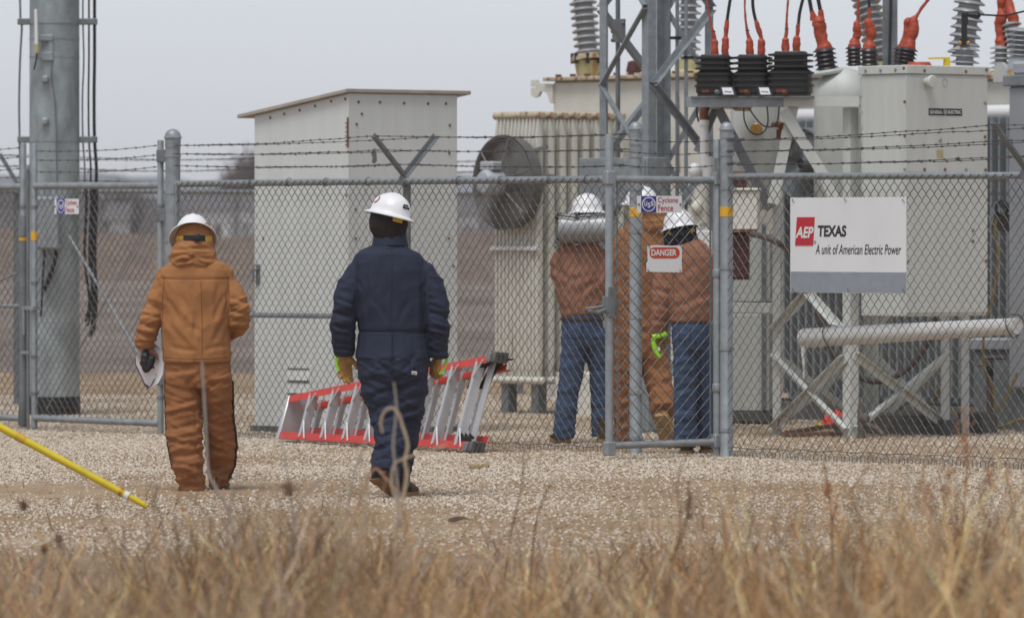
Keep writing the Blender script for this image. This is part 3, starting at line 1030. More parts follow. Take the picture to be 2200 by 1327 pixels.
asg = Thing('company_sign', 'large white company sign with red square logo wired to the right fence', 'sign', FF)
B = -0.050
pn = asg.part('panel', plate(FF, 1698, 423, 1947, 628, B, .004), 'signw')
asg.part('grey_band', plate(FF, 1698.6, 585, 1946.4, 627, B - .002, .002), 'signg', parent=pn)
a_, c_, e_, g_ = [FF.onb(*q, B - .003) for q in ((1712, 466.5), (1750, 466.5), (1746.5, 527.5), (1708, 527.5))]
asg.part('logo_square', MB().add([p for p in (a_, c_, e_, g_)] + [p + Vector((0, .003, 0)) for p in (a_, c_, e_, g_)], [(0, 1, 2, 3), (7, 6, 5, 4), (0, 4, 5, 1), (1, 5, 6, 2), (2, 6, 7, 3), (3, 7, 4, 0)]), 'signr', parent=pn)
ftext(asg, FF, 'AEP', 1709, 487, 1748, 511, B - .0045, 'signw', .03, .25, pn)
ftext(asg, FF, 'TEXAS', 1757, 484, 1818, 508.5, B - .002, 'ink', .035, .08, pn)
ftext(asg, FF, 'A unit of American Electric Power', 1752, 525, 1936, 546, B - .002, 'ink', .004, .22, pn)
ftext(asg, FF, '\u00ae', 1748.5, 517, 1753.5, 524.5, B - .002, 'ink', 0, 0, pn)
wire_ties(asg, FF, [(1703, 430), (1815, 428), (1940, 430), (1704, 622), (1822, 623), (1941, 623)], B - .004)

def cyclone_sign(th, fr, x0, y0, x1, y1, b):
    w, h = x1 - x0, y1 - y0
    X = lambda f: x0 + w * f
    Y_ = lambda f: y0 + h * f
    pn = th.part('panel', plate(fr, x0, y0, x1, y1, b, .003), 'signw')
    th.part('blue_square', plate(fr, X(.09), Y_(.01), X(.425), Y_(.985), b - .0015, .0015), 'signb', parent=pn)
    th.part('ring', oval(fr, X(.107), Y_(.06), X(.41), Y_(.93), b - .0025, .001), 'signw', parent=pn)
    th.part('disc', oval(fr, X(.13), Y_(.125), X(.388), Y_(.865), b - .0035, .001), 'signb', parent=pn)
    ftext(th, fr, 'U', X(.16), Y_(.30), X(.225), Y_(.60), b - .0045, 'signw', .03, 0, pn)
    ftext(th, fr, 'S', X(.235), Y_(.40), X(.295), Y_(.70), b - .0045, 'signw', .03, 0, pn)
    ftext(th, fr, 'S', X(.305), Y_(.30), X(.365), Y_(.60), b - .0045, 'signw', .03, 0, pn)
    ftext(th, fr, 'Cyclone', X(.465), Y_(.08), X(.915), Y_(.50), b - .0015, 'ink_red', .012, 0, pn)
    ftext(th, fr, 'Fence', X(.465), Y_(.53), X(.805), Y_(.90), b - .0015, 'ink_red', .012, 0, pn)
    for f in (.035, .965):
        p = fr.onb(X(f), Y_(.5), b)
        th.part('bolt', MB().lathe([(.009, 0), (.009, .004), (.005, .007)], 10, Matrix.Translation(p) @ RX(R(90))), 'galv_dark')
cs = Thing('maker_sign', 'small blue and white fence maker sign on the walk gate above the danger sign', 'sign', GF)
cyclone_sign(cs, GF, 1369, 421, 1465, 457, -.024)
cs2 = Thing('maker_sign', 'small blue and white fence maker sign on the drive gate by the steel pole', 'sign', dl)
cyclone_sign(cs2, dl, 117, 427, 169, 460, -.026)

dg = Thing('danger_sign', 'white danger sign with red oval wired to the walk gate mesh', 'sign', GF)
B = -.026
c4 = [GF.onb(*q, B) for q in ((1391, 528), (1412, 526.5), (1440, 528), (1466, 527), (1464.5, 560), (1465.5, 585), (1430, 584.5), (1389.5, 583.5), (1389, 566), (1392, 560))]
pl = MB().prism([(p.x, p.z) for p in c4], Matrix.Translation((0, B, 0)) @ RX(R(90)), -.003)
pn = dg.part('panel', pl, 'signw')
dg.part('oval', oval(GF, 1395.5, 531, 1460.5, 555, B - .0015, .0015, 0), 'signo', parent=pn)
ftext(dg, GF, 'DANGER', 1399.5, 535.5, 1453.5, 549.5, B - .003, 'signw', .03, 0, pn)
wire_ties(dg, GF, [(1394, 530), (1463, 530), (1392, 581), (1461, 582)], B - .002, 'barb')
# ------------------------------------------------------------------ metal shed
SH = Frame(G(750, 934))
xl_ = SH.onb(547, 500).x
yr_ = SH.ona(982, 500).y
zc, zl = SH.onb(750, 201).z, SH.onb(547, 249).z
shed = Thing('equipment_shed', 'pale metal equipment shed with sloping flat roof behind the left fence', 'shed', SH)
body = MB()
t_ = 0.02
def quadbox(mb, a, b, c, d, n):
    a, b, c, d, n = map(Vector, (a, b, c, d, n))
    mb.add([a, b, c, d, a + n, b + n, c + n, d + n], [(0, 3, 2, 1), (4, 5, 6, 7), (0, 1, 5, 4), (1, 2, 6, 5), (2, 3, 7, 6), (3, 0, 4, 7)])
z0s = 0.05
door = MB()
quadbox(door, (xl_ + .0, 0, z0s), (-.004, 0, z0s), (-.004, 0, zc), (xl_, 0, zl), (0, t_, 0))
front = shed.part('front_panel', door, 'shed')
sd = MB()
quadbox(sd, (0, -.002, z0s), (0, yr_, z0s), (0, yr_, zc), (0, -.002, zc), (-t_, 0, 0))
side = shed.part('side_panel', sd, 'shed')
bk = MB()
quadbox(bk, (xl_, yr_, z0s), (-t_ - .001, yr_, z0s), (-t_ - .001, yr_, zc), (xl_, yr_, zl), (0, -t_, 0))
shed.part('back_panel', bk, 'shed')
lf = MB()
quadbox(lf, (xl_, t_ + .001, z0s), (xl_, yr_ - t_ - .001, z0s), (xl_, yr_ - t_ - .001, zl), (xl_, t_ + .001, zl), (t_, 0, 0))
shed.part('left_panel', lf, 'shed')
shed.part('base', MB().box(xl_ - .02, .03, -.03, yr_ + .02, -.1, z0s), 'conc_dark')
ro = MB()
sl = (zc - zl) / (0 - xl_)
xa, xb = xl_ - .17, .035
za, zb = zl + sl * (xa - xl_) + .004, zc + sl * xb + .004
quadbox(ro, (xa, -.05, za), (xb, -.05, zb), (xb, yr_ + .12, zb), (xa, yr_ + .12, za), (0, 0, .03))
shed.part('roof', ro, 'shed_roof', bevel=0.004)
tr = MB().box(-.012, .004, -.008, -.002, z0s, zc - .01)
shed.part('corner_trim', tr, 'shed')
mb = MB()
p = SH.onb(750, 285)
mb.box(-.014, .006, -.013, -.0085, p.z - .12, p.z + .12)
for k in range(6):
    mb.box(-.045, -.014, -.006, -.003, p.z - .1 + k * .035, p.z - .094 + k * .035)
shed.part('hinge', mb, 'rust')
bolt_me = MB().lathe([(.0125, 0), (.012, .005), (.005, .010)], 8).mesh('bolt', 'bolt_rust')
first = None
for i, (x, y) in enumerate([(581, 253), (611, 245), (644, 237), (677, 228), (712, 218), (742, 213), (566, 512), (745, 420)]):
    p = SH.onb(x, y)
    shed.again('bolt', bolt_me, Matrix.Translation(p + Vector((0, 0, 0))) @ RX(R(90)), front)
for (x, y) in [(770, 219.5), (816, 220), (868, 222), (919.5, 223), (958, 223), (777, 245), (766, 267), (966, 269.5), (965, 329), (764, 512), (964, 512), (764, 450), (974, 571), (765, 620), (968, 700), (766, 760), (967, 830)]:
    p = SH.ona(x, y)
    shed.again('bolt', bolt_me, Matrix.Translation(p) @ RY(R(90)), side)
ptc = MB()
poly = [SH.ona(*q, 0.0015) for q in ((800, 322), (806, 318), (809, 330), (810, 346), (804, 352), (799, 348), (801, 338), (797, 330))]
ptc.add(poly, [tuple(range(len(poly)))])
shed.part('chipped_patch', ptc, 'galv_dark', parent=side)
# louvred vent and latch on the front
a, c, z0, z1 = rect(SH, 617, 786, 671, 856, 0)
vf = MB()
vf.box(a, c, -.012, -.0005, z0, z0 + .02); vf.box(a, c, -.012, -.0005, z1 - .02, z1)
vf.box(a, a + .02, -.012, -.0005, z0 + .02, z1 - .02); vf.box(c - .02, c, -.012, -.0005, z0 + .02, z1 - .02)
vent = shed.part('vent', vf, 'shed')
shed.part('vent_shade_plate', MB().box(a + .02, c - .02, -.004, -.0008, z0 + .02, z1 - .02), 'radgrey', parent=vent)  # dark plate painting in the shade behind the louvres
nsl = 2
for k in range(nsl):
    zz = z0 + .03 + (z1 - z0 - .06) * (k + .55) / nsl
    lv = MB()
    quadbox(lv, (a + .02, -.020, zz - .040), (c - .02, -.020, zz - .040), (c - .02, -.005, zz + .042), (a + .02, -.005, zz + .042), (0, .003, 0))
    shed.part('louvre', lv, 'shed', parent=vent)
p = SH.onb(555, 592)
hd = MB()
hd.box(p.x - .02, p.x + .025, -.012, -.001, p.z - .07, p.z + .09)
hd.tube([(p.x, -.01, p.z + .05), (p.x, -.05, p.z + .045), (p.x, -.055, p.z - .05)], .012, 7)
shed.part('door_handle', hd, 'galv_dark')

# ------------------------------------------------------------------ steel pole with cables and antenna
YP = 57.4
PB = Vector((P(117, 500, YP).x, YP, 0))
pole = Thing('steel_pole', 'thick galvanised steel pole with cables and antenna behind the drive gate', 'pole', PB)
sp = FPX / YP
def pp(px, py, dy=0.0):                               # local point of the pole at a photo pixel
    q = P(px, py, YP + dy)
    return q - PB
shaft = MB()
shaft.lathe([(.226, 0.0), (.224, 1.2), (.222, 3.0), (.218, 5.5), (.216, 6.6)], 40)
sh_ = pole.part('shaft', shaft, 'galv_pole')
pole.part('base_cover', MB().lathe([(.232, 0), (.232, .155), (.228, .16)], 40), 'black')
for yy in (47, 300):
    z = pp(0, yy).z
    for x0, x1 in ((38, 66), (168, 209)):
        m = MB()
        m.box(pp(x0, 0).x, pp(x1, 0).x, -.04, .04, z - .028, z + .028)
        pole.part('cable_clamp', m, 'galv_dark', bevel=.006)
    pole.part('band', MB().lathe([(.223, z - .02), (.2265, z - .02), (.2265, z + .02), (.223, z + .02)], 40), 'galv_pole', parent=sh_)
def cable(th, pts, r, mk='black', n=7, world=False, name='cable', smooth=4):
    pts = [Vector(p) for p in pts]
    out = []
    for i in range(len(pts) - 1):                      # Catmull-Rom through the points
        p0, p1, p2, p3 = pts[max(i - 1, 0)], pts[i], pts[i + 1], pts[min(i + 2, len(pts) - 1)]
        for k in range(smooth):
            t = k / smooth
            out.append(0.5 * ((2 * p1) + (p2 - p0) * t + (2 * p0 - 5 * p1 + 4 * p2 - p3) * t * t + (3 * p1 - p0 - 3 * p2 + p3) * t ** 3))
    out.append(pts[-1])
    return th.part(name, MB().tube(out, r, n), mk, world=world)
cable(pole, [pp(43, -560), pp(43, 0), pp(47, 50), pp(43, 130), pp(41, 220), pp(42, 300), pp(44, 420), pp(41, 560), pp(43, 690)], .010, 'galv_dark')
for x, r, k in ((178, .008, 'galv_dark'), (191, .009, 'black'), (203, .015, 'black')):
    cable(pole, [pp(x - 1, -560), pp(x, 0), pp(x, 47), pp(x + (2 if x < 190 else 0), 130), pp(x - 1, 210), pp(x, 300), pp(x + 4, 360), pp(x + 3, 420)], r, k)
for (x, xx, y1, r) in ((184, 188, 690, .013), (195, 197, 722, .015), (206, 203, 712, .015), (200, 192, 700, .010)):
    cable(pole, [pp(x, 395, -.03), pp(x + 2, 430, -.05), pp(x, 480, -.04), pp(x - 2, 560, -.05), pp(xx + 4, 640, -.03), pp(xx, y1 - 14, -.04), pp(xx - 4, y1, -.06)], r, 'black')
cable(pole, [pp(112, 130, -.23), pp(110, 165, -.235), pp(118, 220, -.235), pp(121, 300, -.235), pp(123, 410, -.235)], .006, 'galv_dark')
a_, b_ = pp(85, 535), pp(134, 424)
cb = pole.part('control_box', MB().box(a_.x, b_.x, -.42, -.19, a_.z, b_.z), 'galv', bevel=.008)
pole.part('box_lid', MB().box(a_.x + .012, b_.x - .012, -.43, -.4215, a_.z + .015, b_.z - .015), 'galv', parent=cb, bevel=.003)
cable(pole, [pp(122, 535, -.3), pp(118, 560, -.29), pp(108, 590, -.27), pp(95, 625, -.26)], .018, 'black')
cable(pole, [pp(96, 535, -.3), pp(92, 600, -.29), pp(88, 680, -.27)], .010, 'black')
ant = pole.part('antenna', MB().tube([pp(77, 20, -.27), pp(78.5, 97, -.27)], [.014, .016], 10), 'white')
pole.part('antenna_base', MB().tube([pp(78.5, 95, -.27), pp(79.5, 114, -.27)], .02, 10), 'yellowcream', parent=ant)
cable(pole, [pp(79, 113, -.27), pp(78, 128, -.26), pp(73, 150, -.24)], .007)
for y0, y1 in ((77, 90), (114, 132)):
    q0, q1 = pp(89, y1), pp(118, y0)
    pole.part('antenna_bracket', MB().box(q0.x, q1.x, -.245, -.215, q0.z, q1.z), 'galv', bevel=.004)
    pole.part('bracket_arm', MB().bar(pp(66, (y0 + y1) / 2, -.25), pp(92, (y0 + y1) / 2, -.24), .02, .018), 'galv')
    z = pp(0, (y0 + y1) / 2).z
    pole.part('steel_strap', MB().lathe([(.2215, z - .008), (.2245, z - .008), (.2245, z + .008), (.2215, z + .008)], 40), 'galv')
q0, q1 = pp(109, 118), pp(118, 88)
pole.part('antenna_bracket', MB().box(q0.x, q1.x, -.237, -.222, q0.z, q1.z), 'galv')
for y in (172, 262):
    q = pp(101, y)
    pole.part('step_lug', MB().box(q.x - .03, q.x + .03, -.27, -.20, q.z - .03, q.z + .03), 'galv_pole', bevel=.012)

# ------------------------------------------------------------------ lattice column
LB = P(1288, 900, 52.6)
LT = Frame(Vector((LB.x, LB.y, 0)))
au, avv, w_, tk = 0.604, 0.70, 0.083, 0.010
tow = Thing('lattice_column', 'square galvanised lattice column with diagonal braces standing among the equipment', 'steel tower', LT)
ht = 6.6
for (x, y, dx, dy) in ((0, 0, 1, 1), (au, 0, -1, 1), (0, avv, 1, -1), (au, avv, -1, -1)):
    tow.part('leg', MB().angle((x, y, 0), (x, y, ht), (dx, 0, 0), (0, dy, 0), w_, tk), 'galv')
    tow.part('foot_plate', MB().box(x - .08 + .04 * dx, x + .08 + .04 * dx, y - .08 + .04 * dy, y + .08 + .04 * dy, -.02, .02), 'galv_dark')
zt = 3.43
st_ = 0.6225
bolt2 = MB().lathe([(.012, 0), (.012, .008), (.008, .012)], 6).mesh('bolt', 'galv_dark')
def brace(p, q, n, off):
    n = Vector(n)
    d = Vector(q) - Vector(p)
    sdv = d.normalized().cross(n)
    m = MB()
    m.angle(Vector(p) + n * off - sdv * .025, Vector(q) + n * off - sdv * .025, sdv, n * (1 if off > 0 else -1), .052, .006)
    o = tow.part('brace', m, 'galv')
    for e in (p, q):
        tow.again('bolt', bolt2, aim(Vector(e) + n * (off + .004), Vector(e) + n * (off + 1)), o)
for k in range(-4, 5):
    zk, zn = zt - st_ * k, zt - st_ * (k + 1)
    e = k % 2 == 0
    i_ = .03
    brace((au - i_ if e else i_, 0, zk), (i_ if e else au - i_, 0, zn), (0, -1, 0), .003)
    brace((au, avv - i_ if e else i_, zk), (au, i_ if e else avv - i_, zn), (1, 0, 0), .003)
    brace((0, i_ if e else avv - i_, zk), (0, avv - i_ if e else i_, zn), (-1, 0, 0), .003)
    brace((i_ if e else au - i_, avv, zk), (au - i_ if e else i_, avv, zn), (0, 1, 0), .003)
def lpt(px, py, Y): return LT.pt(px, py, Y)
for (px, r, Y, y1) in ((1327.5, .020, 53.2, 460), (1455, .016, 52.6, 600), (1474, .016, 52.4, 600)):
    tow.part('riser_pipe', MB().tube([lpt(px, -300, Y), lpt(px, y1, Y)], r, 10), 'galv_dark' if px < 1400 else 'galv')
for (px, py, Y) in ((1451, 82, 52.6), (1480, 124, 52.4)):
    q = lpt(px, py, Y)
    tow.part('collar', MB(Matrix.Translation(q)).lathe([(.045, -.012), (.05, -.01), (.05, .01), (.045, .012)], 12), 'black')
gp_ = MB()
q = lpt(1321, 68, 53.15)
gp_.box(q.x - .03, q.x + .13, q.y - .004, q.y + .004, q.z - .09, q.z + .10)
gus = tow.part('gusset_plate', gp_, 'galv_dark')
for (px, py) in ((1316, 50), (1316, 68), (1316, 87), (1338, 50)):
    q = lpt(px, py, 53.05)
    tow.part('bolt_head', MB().ball(q, .017, 8, 6), 'galv_dark', parent=gus)
q0, q1 = LT.onb(1243, 445, -.22), LT.onb(1390, 338, -.22)
mbx = tow.part('marshalling_box', MB().box(q0.x, q1.x, -.22, -.005, q0.z, q1.z), 'galv', bevel=.006)
tow.part('box_door', MB().box(q0.x + .02, q1.x - .02, -.228, -.2205, q0.z + .02, q1.z - .02), 'galv', parent=mbx, bevel=.002)

# ------------------------------------------------------------------ insulators and their covers
def shed_profile(h, rc, rs, n, thick=.3, base=None, droop=.25):
    pr = []
    p = h / n
    pr.append((rc * 1.15, 0.0))
    for i in range(n):
        z = i * p
        pr += [(rc, z + .05 * p), (rc, z + .30 * p), (rs * .96, z + (.36 - droop * .3) * p), (rs, z + .40 * p), (rs * .97, z + (.40 + thick * .35) * p), (rc * 1.04, z + (.55 + thick) * p)]
    pr.append((rc, h))
    return pr

def insulator(th, p0, p1, rc, rs, n, mk, name='insulator', parent=None, **k):
    p0, p1 = Vector(p0), Vector(p1)
    m = MB().lathe(shed_profile((p1 - p0).length, rc, rs, n, **k), 22, aim(p0, p1))
    return th.part(name, m, mk, parent=parent, ang=50)

def lumpy(th, pts, rad, seed=1, name='insulating_cover', mk='redtape', parent=None, n=14):
    """a taped, wrinkled sleeve: radius varies along and round it"""
    pts = [Vector(p) for p in pts]
    fine, rr = [], []
    for i in range(len(pts) - 1):
        for k in range(6):
            fine.append(pts[i].lerp(pts[i + 1], k / 6))
            rr.append(rad[i] + (rad[i + 1] - rad[i]) * (k / 6))
    fine.append(pts[-1]); rr.append(rad[-1])
    m = MB().tube(fine, rr, n)
    cen = [c for c in fine for _ in range(n)]
    for i, v in enumerate(m.v):
        if i < len(cen):
            d = v - cen[i]
            s = 1 + .26 * noise.noise(v * 18 + Vector((seed, 0, 0))) + .13 * noise.noise(Vector((v.x * 20, v.y * 20, v.z * 60)) + Vector((0, seed, 0)))
            m.v[i] = cen[i] + d * s
    return th.part(name, m, mk, parent=parent, ang=60)

# ------------------------------------------------------------------ cream power transformer in the middle distance
TB = P(1155, 900, 57.2)
TR = Frame(Vector((TB.x, TB.y, 0)))
tf = Thing('power_transformer', 'cream rust-streaked power transformer with fluted radiators and a round fan', 'transformer', TR)
rz0, rz1 = TR.onb(1155, 815).z, TR.onb(1155, 250).z
rw = -TR.onb(1060, 500).x
pit = 25.2 / (FPX / 57.2 * .766)
def rad_panel(z0, z1, w, th_, nf, n=6):
    m = MB()
    p_ = w / nf
    for i in range(nf):
        x = -w + p_ * (i + .5)
        m.tube([(x, 0, z0), (x, 0, z0 + .08), (x, 0, z0 + .16), (x, 0, z1 - .16), (x, 0, z1 - .08), (x, 0, z1)],
               [(p_ * .3, .02), (p_ * .42, .028), (p_ * .5, th_ / 2), (p_ * .5, th_ / 2), (p_ * .42, .028), (p_ * .3, .02)], n, side=(1, 0, 0))
    return m
rp_me = rad_panel(rz0, rz1, rw, .078, 12).mesh('radiator_panel', 'tfm_rad', ang=50)
hp_me = MB().tube([(-rw - .02, 0, 0), (.02, 0, 0), (.035, 0, 0)], [.034, .034, .022], 12).mesh('header_pipe', 'tfm_rust')
hb_me = MB().tube([(-rw - .02, 0, 0), (.02, 0, 0), (.035, 0, 0)], [.034, .034, .022], 12).mesh('header_pipe', 'tfm')
for i in range(8):
    o = tf.again('radiator_panel', rp_me, T(0, .04 + i * pit, 0))
    tf.again('header_pipe', hp_me, T(0, 0, rz1 + .01), o)
    tf.again('header_pipe', hb_me, T(0, 0, rz0 - .01), o)
zs = TR.onb(1100, 533).z
tf.part('strap', MB().box(-rw - .01, .015, -.03, .0, zs - .018, zs + .018), 'white')
for x in (-.1, -rw + .1):
    tf.part('radiator_leg', MB().box(x - .05, x + .05, .05, .15, 0, rz0 - .02), 'galv_dark')
yt = 8 * pit + .12
xt0 = TR.onb(1187, 300, yt).x
xt1 = xt0 + 2.4
zt1 = TR.onb(1300, 172, yt).z
tank = tf.part('tank', MB().box(xt0, xt1, yt, yt + 1.3, .35, zt1), 'tfm', bevel=.02)
tf.part('cover_flange', MB().box(xt0 - .06, xt1 + .06, yt - .07, yt + 1.37, zt1 + .001, zt1 + .035), 'tfm_rust', bevel=.006)
mb = MB()
for i in range(12):
    mb.box(xt0 + .1 + i * .2, xt0 + .14 + i * .2, yt - .05, yt - .01, zt1 + .036, zt1 + .06)
tf.part('cover_bolts', mb, 'rust', kind='stuff')
tf.part('plinth', MB().box(xt0 + .35, xt1, yt - .12, yt + 1.3, -.05, .12), 'conc_dark')
tf.part('base_skid', MB().box(xt0 - .02, xt1, yt - .1, yt + .1, .12, .349), 'tfm')
q = TR.onb(1235, 850, .25)
tf.part('base_cabinet', MB().box(.12, .60, .1, .5, -.03, TR.onb(1235, 800, .1).z), 'tfm', bevel=.01)
# lifting lug
lug = [TR.onb(*q, yt - .03) for q in ((1187, 222), (1181, 222), (1176, 203), (1168, 196), (1160, 197), (1156, 207), (1148, 210), (1141, 206), (1140, 190), (1149, 188), (1153, 190), (1150, 184), (1140, 186), (1140, 173), (1153, 172), (1154, 179), (1172, 180), (1187, 181))]
lm = MB().prism([(p.x, p.z) for p in lug], Matrix.Translation((0, yt - .03, 0)) @ RX(R(90)), -.03)
tf.part('lifting_lug', lm, 'tfm')
# rust streak under the pipe plug
p = TR.onb(1457, 262, yt)
mb = MB()
quadbox(mb, (p.x - .03, yt - .003, p.z - .45), (p.x + .03, yt - .003, p.z - .45), (p.x + .022, yt - .003, p.z + .22), (p.x - .022, yt - .003, p.z + .22), (0, .002, 0))
tf.part('rust_streak', mb, 'tfm_rust', parent=tank)
# turret and high bushing
def tpt(px, py, b): return TR.onb(px, py, b)
bt = yt + .35
p0, p1 = tpt(1265, 168, bt), tpt(1265, 130, bt)
tf.part('turret', MB().tube([(p0.x, bt, zt1 + .03), (p0.x, bt, p1.z)], [.105, .135], 24), 'yellowcream')
fl0 = p1.copy(); fl0.x = p0.x
ax = (tpt(1254, 0, bt) - tpt(1266, 120, bt)).normalized()
flm = MB().lathe([(.165, 0), (.165, .03), (.15, .035), (.15, .055)], 24, aim(fl0, fl0 + ax))
bf = tf.part('bushing_flange', flm, 'tfm_rust')
for k in range(8):
    a = k * math.pi / 4
    q = fl0 + Vector((.15 * math.cos(a), .15 * math.sin(a), .03))
    tf.part('flange_bolt', MB(Matrix.Translation(q)).lathe([(.018, -.06), (.018, .03), (.012, .035)], 6), 'black', parent=bf)
insulator(tf, fl0 + ax * .05, fl0 + ax * 1.6, .082, .128, 24, 'porc_grey', 'bushing')
for (px, py0, py1, b, rc, rs, n) in ((1478, 160, -180, bt - .1, .07, .118, 20),):
    q0, q1 = tpt(px, py0, b), tpt(px + 4, py1, b)
    tf.part('turret', MB().lathe([(.15, 0), (.15, .03), (.12, .05), (.12, .14)], 22, aim((q0.x, q0.y, zt1 + .03), q1)), 'yellowcream')
    insulator(tf, Vector((q0.x, q0.y, zt1 + .17)), q1, rc, rs, n, 'porc_grey', 'bushing')
p = tpt(1362, 142, bt)
mb = MB()
mb.box(p.x - .06, p.x + .06, bt - .05, bt + .05, zt1 + .03, zt1 + .07)
tf.part('relief_valve', mb, 'tfm')
tf.part('valve_cap', MB(T(p.x, bt, zt1 + .07)).lathe([(.05, 0), (.075, .01), (.055, .1), (.02, .11)], 12), 'maroon')
# round fan in front of the radiators
fc = TR.onb(1092, 392, -.09)
fr0 = .395
FM = Matrix.Translation(fc) @ RX(R(90))
shr = MB()
rs_ = []
for (r_, z_) in ((fr0, -.06), (fr0 + .012, -.06), (fr0 + .012, .05), (fr0 + .03, .06), (fr0 + .02, .065), (fr0, .05)):
    rs_.append([FM @ Vector((r_ * math.cos(6.2832 * k / 40), r_ * math.sin(6.2832 * k / 40), z_)) for k in range(40)])
shr.rings(rs_, cap=False, close=True)
fan = tf.part('fan', shr, 'fan')
mb = MB()
for k in range(14):
    r_ = .09 + (fr0 - .09) * k / 13
    mb.tube([FM @ Vector((r_ * math.cos(t), r_ * math.sin(t), .07 + .05 * (1 - r_ / fr0))) for t in [6.2832 * i / 28 for i in range(28)]], .0042, 4, close=True)
for k in range(6):
    t = k * 6.2832 / 6 + .3
    mb.tube([FM @ Vector((.06 * math.cos(t), .06 * math.sin(t), .125)), FM @ Vector((fr0 * math.cos(t), fr0 * math.sin(t), .07))], .007, 5)
tf.part('fan_guard', mb, 'fan_blade', parent=fan, kind='stuff')
for k in range(4):
    t0 = k * math.pi / 2 + .5
    m = MB()
    pts = []
    for (r_, dt, z_) in ((.06, -.35, -.01), (.36, -.42, .01), (.375, .1, -.02), (.33, .32, -.05), (.06, .35, -.04)):
        pts.append(FM @ Vector((r_ * math.cos(t0 + dt), r_ * math.sin(t0 + dt), z_ * .6)))
    m.add(pts + [p + Vector((0, .006, 0)) for p in pts], [(0, 1, 2, 3, 4), (9, 8, 7, 6, 5)] + [(i, (i + 1) % 5, 5 + (i + 1) % 5, 5 + i) for i in range(5)])
    tf.part('fan_blade', m, 'fan_blade', parent=fan)
tf.part('fan_shade_disc', MB().lathe([(fr0 * .99, -.058), (fr0 * .99, -.050)], 40, FM), 'fan', parent=fan)  # added dark disc, painted shade for the depth behind the blades
tf.part('fan_hub', MB().lathe([(.08, -.05), (.08, .03), (.05, .06)], 16, FM), 'galv_dark', parent=fan)
mt = MB()
mt.lathe([(.10, .10), (.115, .12), (.115, .26), (.09, .30), (.03, .31)], 18, FM)
tf.part('fan_motor', mt, 'bluegrey', parent=fan)
cm = FM @ Vector((0, .115, .2))
tf.part('motor_terminal_box', MB(Matrix.Translation(cm)).box(-.09, .09, -.06, .06, -.01, .07), 'bluegrey', parent=fan, bevel=.012)
tf.part('fan_bracket', MB().bar(FM @ Vector((fr0, 0.05, -.05)), FM @ Vector((fr0 + .1, .05, -.12)), .04, .04).bar(FM @ Vector((fr0 * .7, fr0 * .72, -.08)), FM @ Vector((fr0 * 1.0, fr0 * .8, -.12)), .03, .03), 'galv_dark', parent=fan)

# ------------------------------------------------------------------ grey radiator bank of the second transformer
GB = P(1675, 900, 56.0)
GR = Frame(Vector((GB.x, GB.y, 0)))
g2 = Thing('power_transformer', 'second power transformer with long dark grey radiator bank behind the pale breaker', 'transformer', GR)
gl_ = GR.onb(2172, 400).x
gz0, gz1 = GR.onb(1720, 845).z, GR.onb(1720, 262).z
nf = 30
pf = gl_ / nf
fin = MB()
fin.rings([[Vector(v) for v in ((-.012, 0, z), (.012, 0, z), (.018, .1, z), (.018, .3, z), (-.018, .3, z), (-.018, .1, z))] for z in (gz0, gz1)])
fin_me = fin.mesh('radiator_fin', 'radgrey', ang=50)
for i in range(nf):
    g2.again('radiator_fin', fin_me, T(pf * (i + .5), 0, 0))
g2.part('radiator_back', MB().box(0, gl_, .301, .36, gz0, gz1), 'radgrey')
g2.part('header_pipe', MB().tube([(-.05, .15, gz1 + .05), (0, .15, gz1 + .05), (gl_, .15, gz1 + .05)], [.03, .065, .065], 14), 'white')
g2.part('lower_header', MB().tube([(0, .15, gz0 - .04), (gl_, .15, gz0 - .04)], .05, 12), 'radgrey')
ztk = GR.onb(2150, 172, .7).z
g2.part('tank', MB().box(.1, gl_ + .6, .5, 1.6, .15, ztk), 'tfm', bevel=.02)
g2.part('cover_flange', MB().box(.04, gl_ + .66, .44, 1.66, ztk + .001, ztk + .035), 'tfm_rust')
g2.part('plinth', MB().box(-.1, gl_ + .6, -.1, 1.7, -.05, .149), 'conc_dark')
for x in (.5, gl_ - .4):
    g2.part('radiator_leg', MB().box(x - .05, x + .05, .1, .2, .15, gz0), 'radgrey')
fc2 = GR.onb(1728, 352, -.12)
F2 = Matrix.Translation(fc2) @ RX(R(90))
mb = MB()
for k in range(15):
    r_ = .05 + .25 * k / 14
    mb.tube([F2 @ Vector((r_ * math.cos(t), r_ * math.sin(t), .04 - .03 * r_)) for t in [6.2832 * i / 26 for i in range(26)]], .0035, 4, close=True)
shr = MB()
shr.rings([[F2 @ Vector((r_ * math.cos(6.2832 * k / 32), r_ * math.sin(6.2832 * k / 32), z_)) for k in range(32)] for (r_, z_) in ((.30, -.1), (.312, -.1), (.312, .05), (.30, .05))], cap=False, close=True)
fan2 = g2.part('fan', shr, 'galv_dark')
g2.part('fan_guard', mb, 'galv_dark', parent=fan2, kind='stuff')
g2.part('fan_hub', MB().lathe([(.07, -.08), (.07, .02), (.04, .03)], 14, F2), 'black', parent=fan2)
for k in range(4):
    t0 = k * math.pi / 2
    pts = [F2 @ Vector((r_ * math.cos(t0 + d_), r_ * math.sin(t0 + d_), z_)) for (r_, d_, z_) in ((.05, -.3, -.01), (.28, -.35, 0), (.28, .3, -.04), (.05, .3, -.03))]
    g2.part('fan_blade', MB().add(pts + [p + Vector((0, .006, 0)) for p in pts], [(0, 1, 2, 3), (7, 6, 5, 4)] + [(i, (i + 1) % 4, 4 + (i + 1) % 4, 4 + i) for i in range(4)]), 'black', parent=fan2)
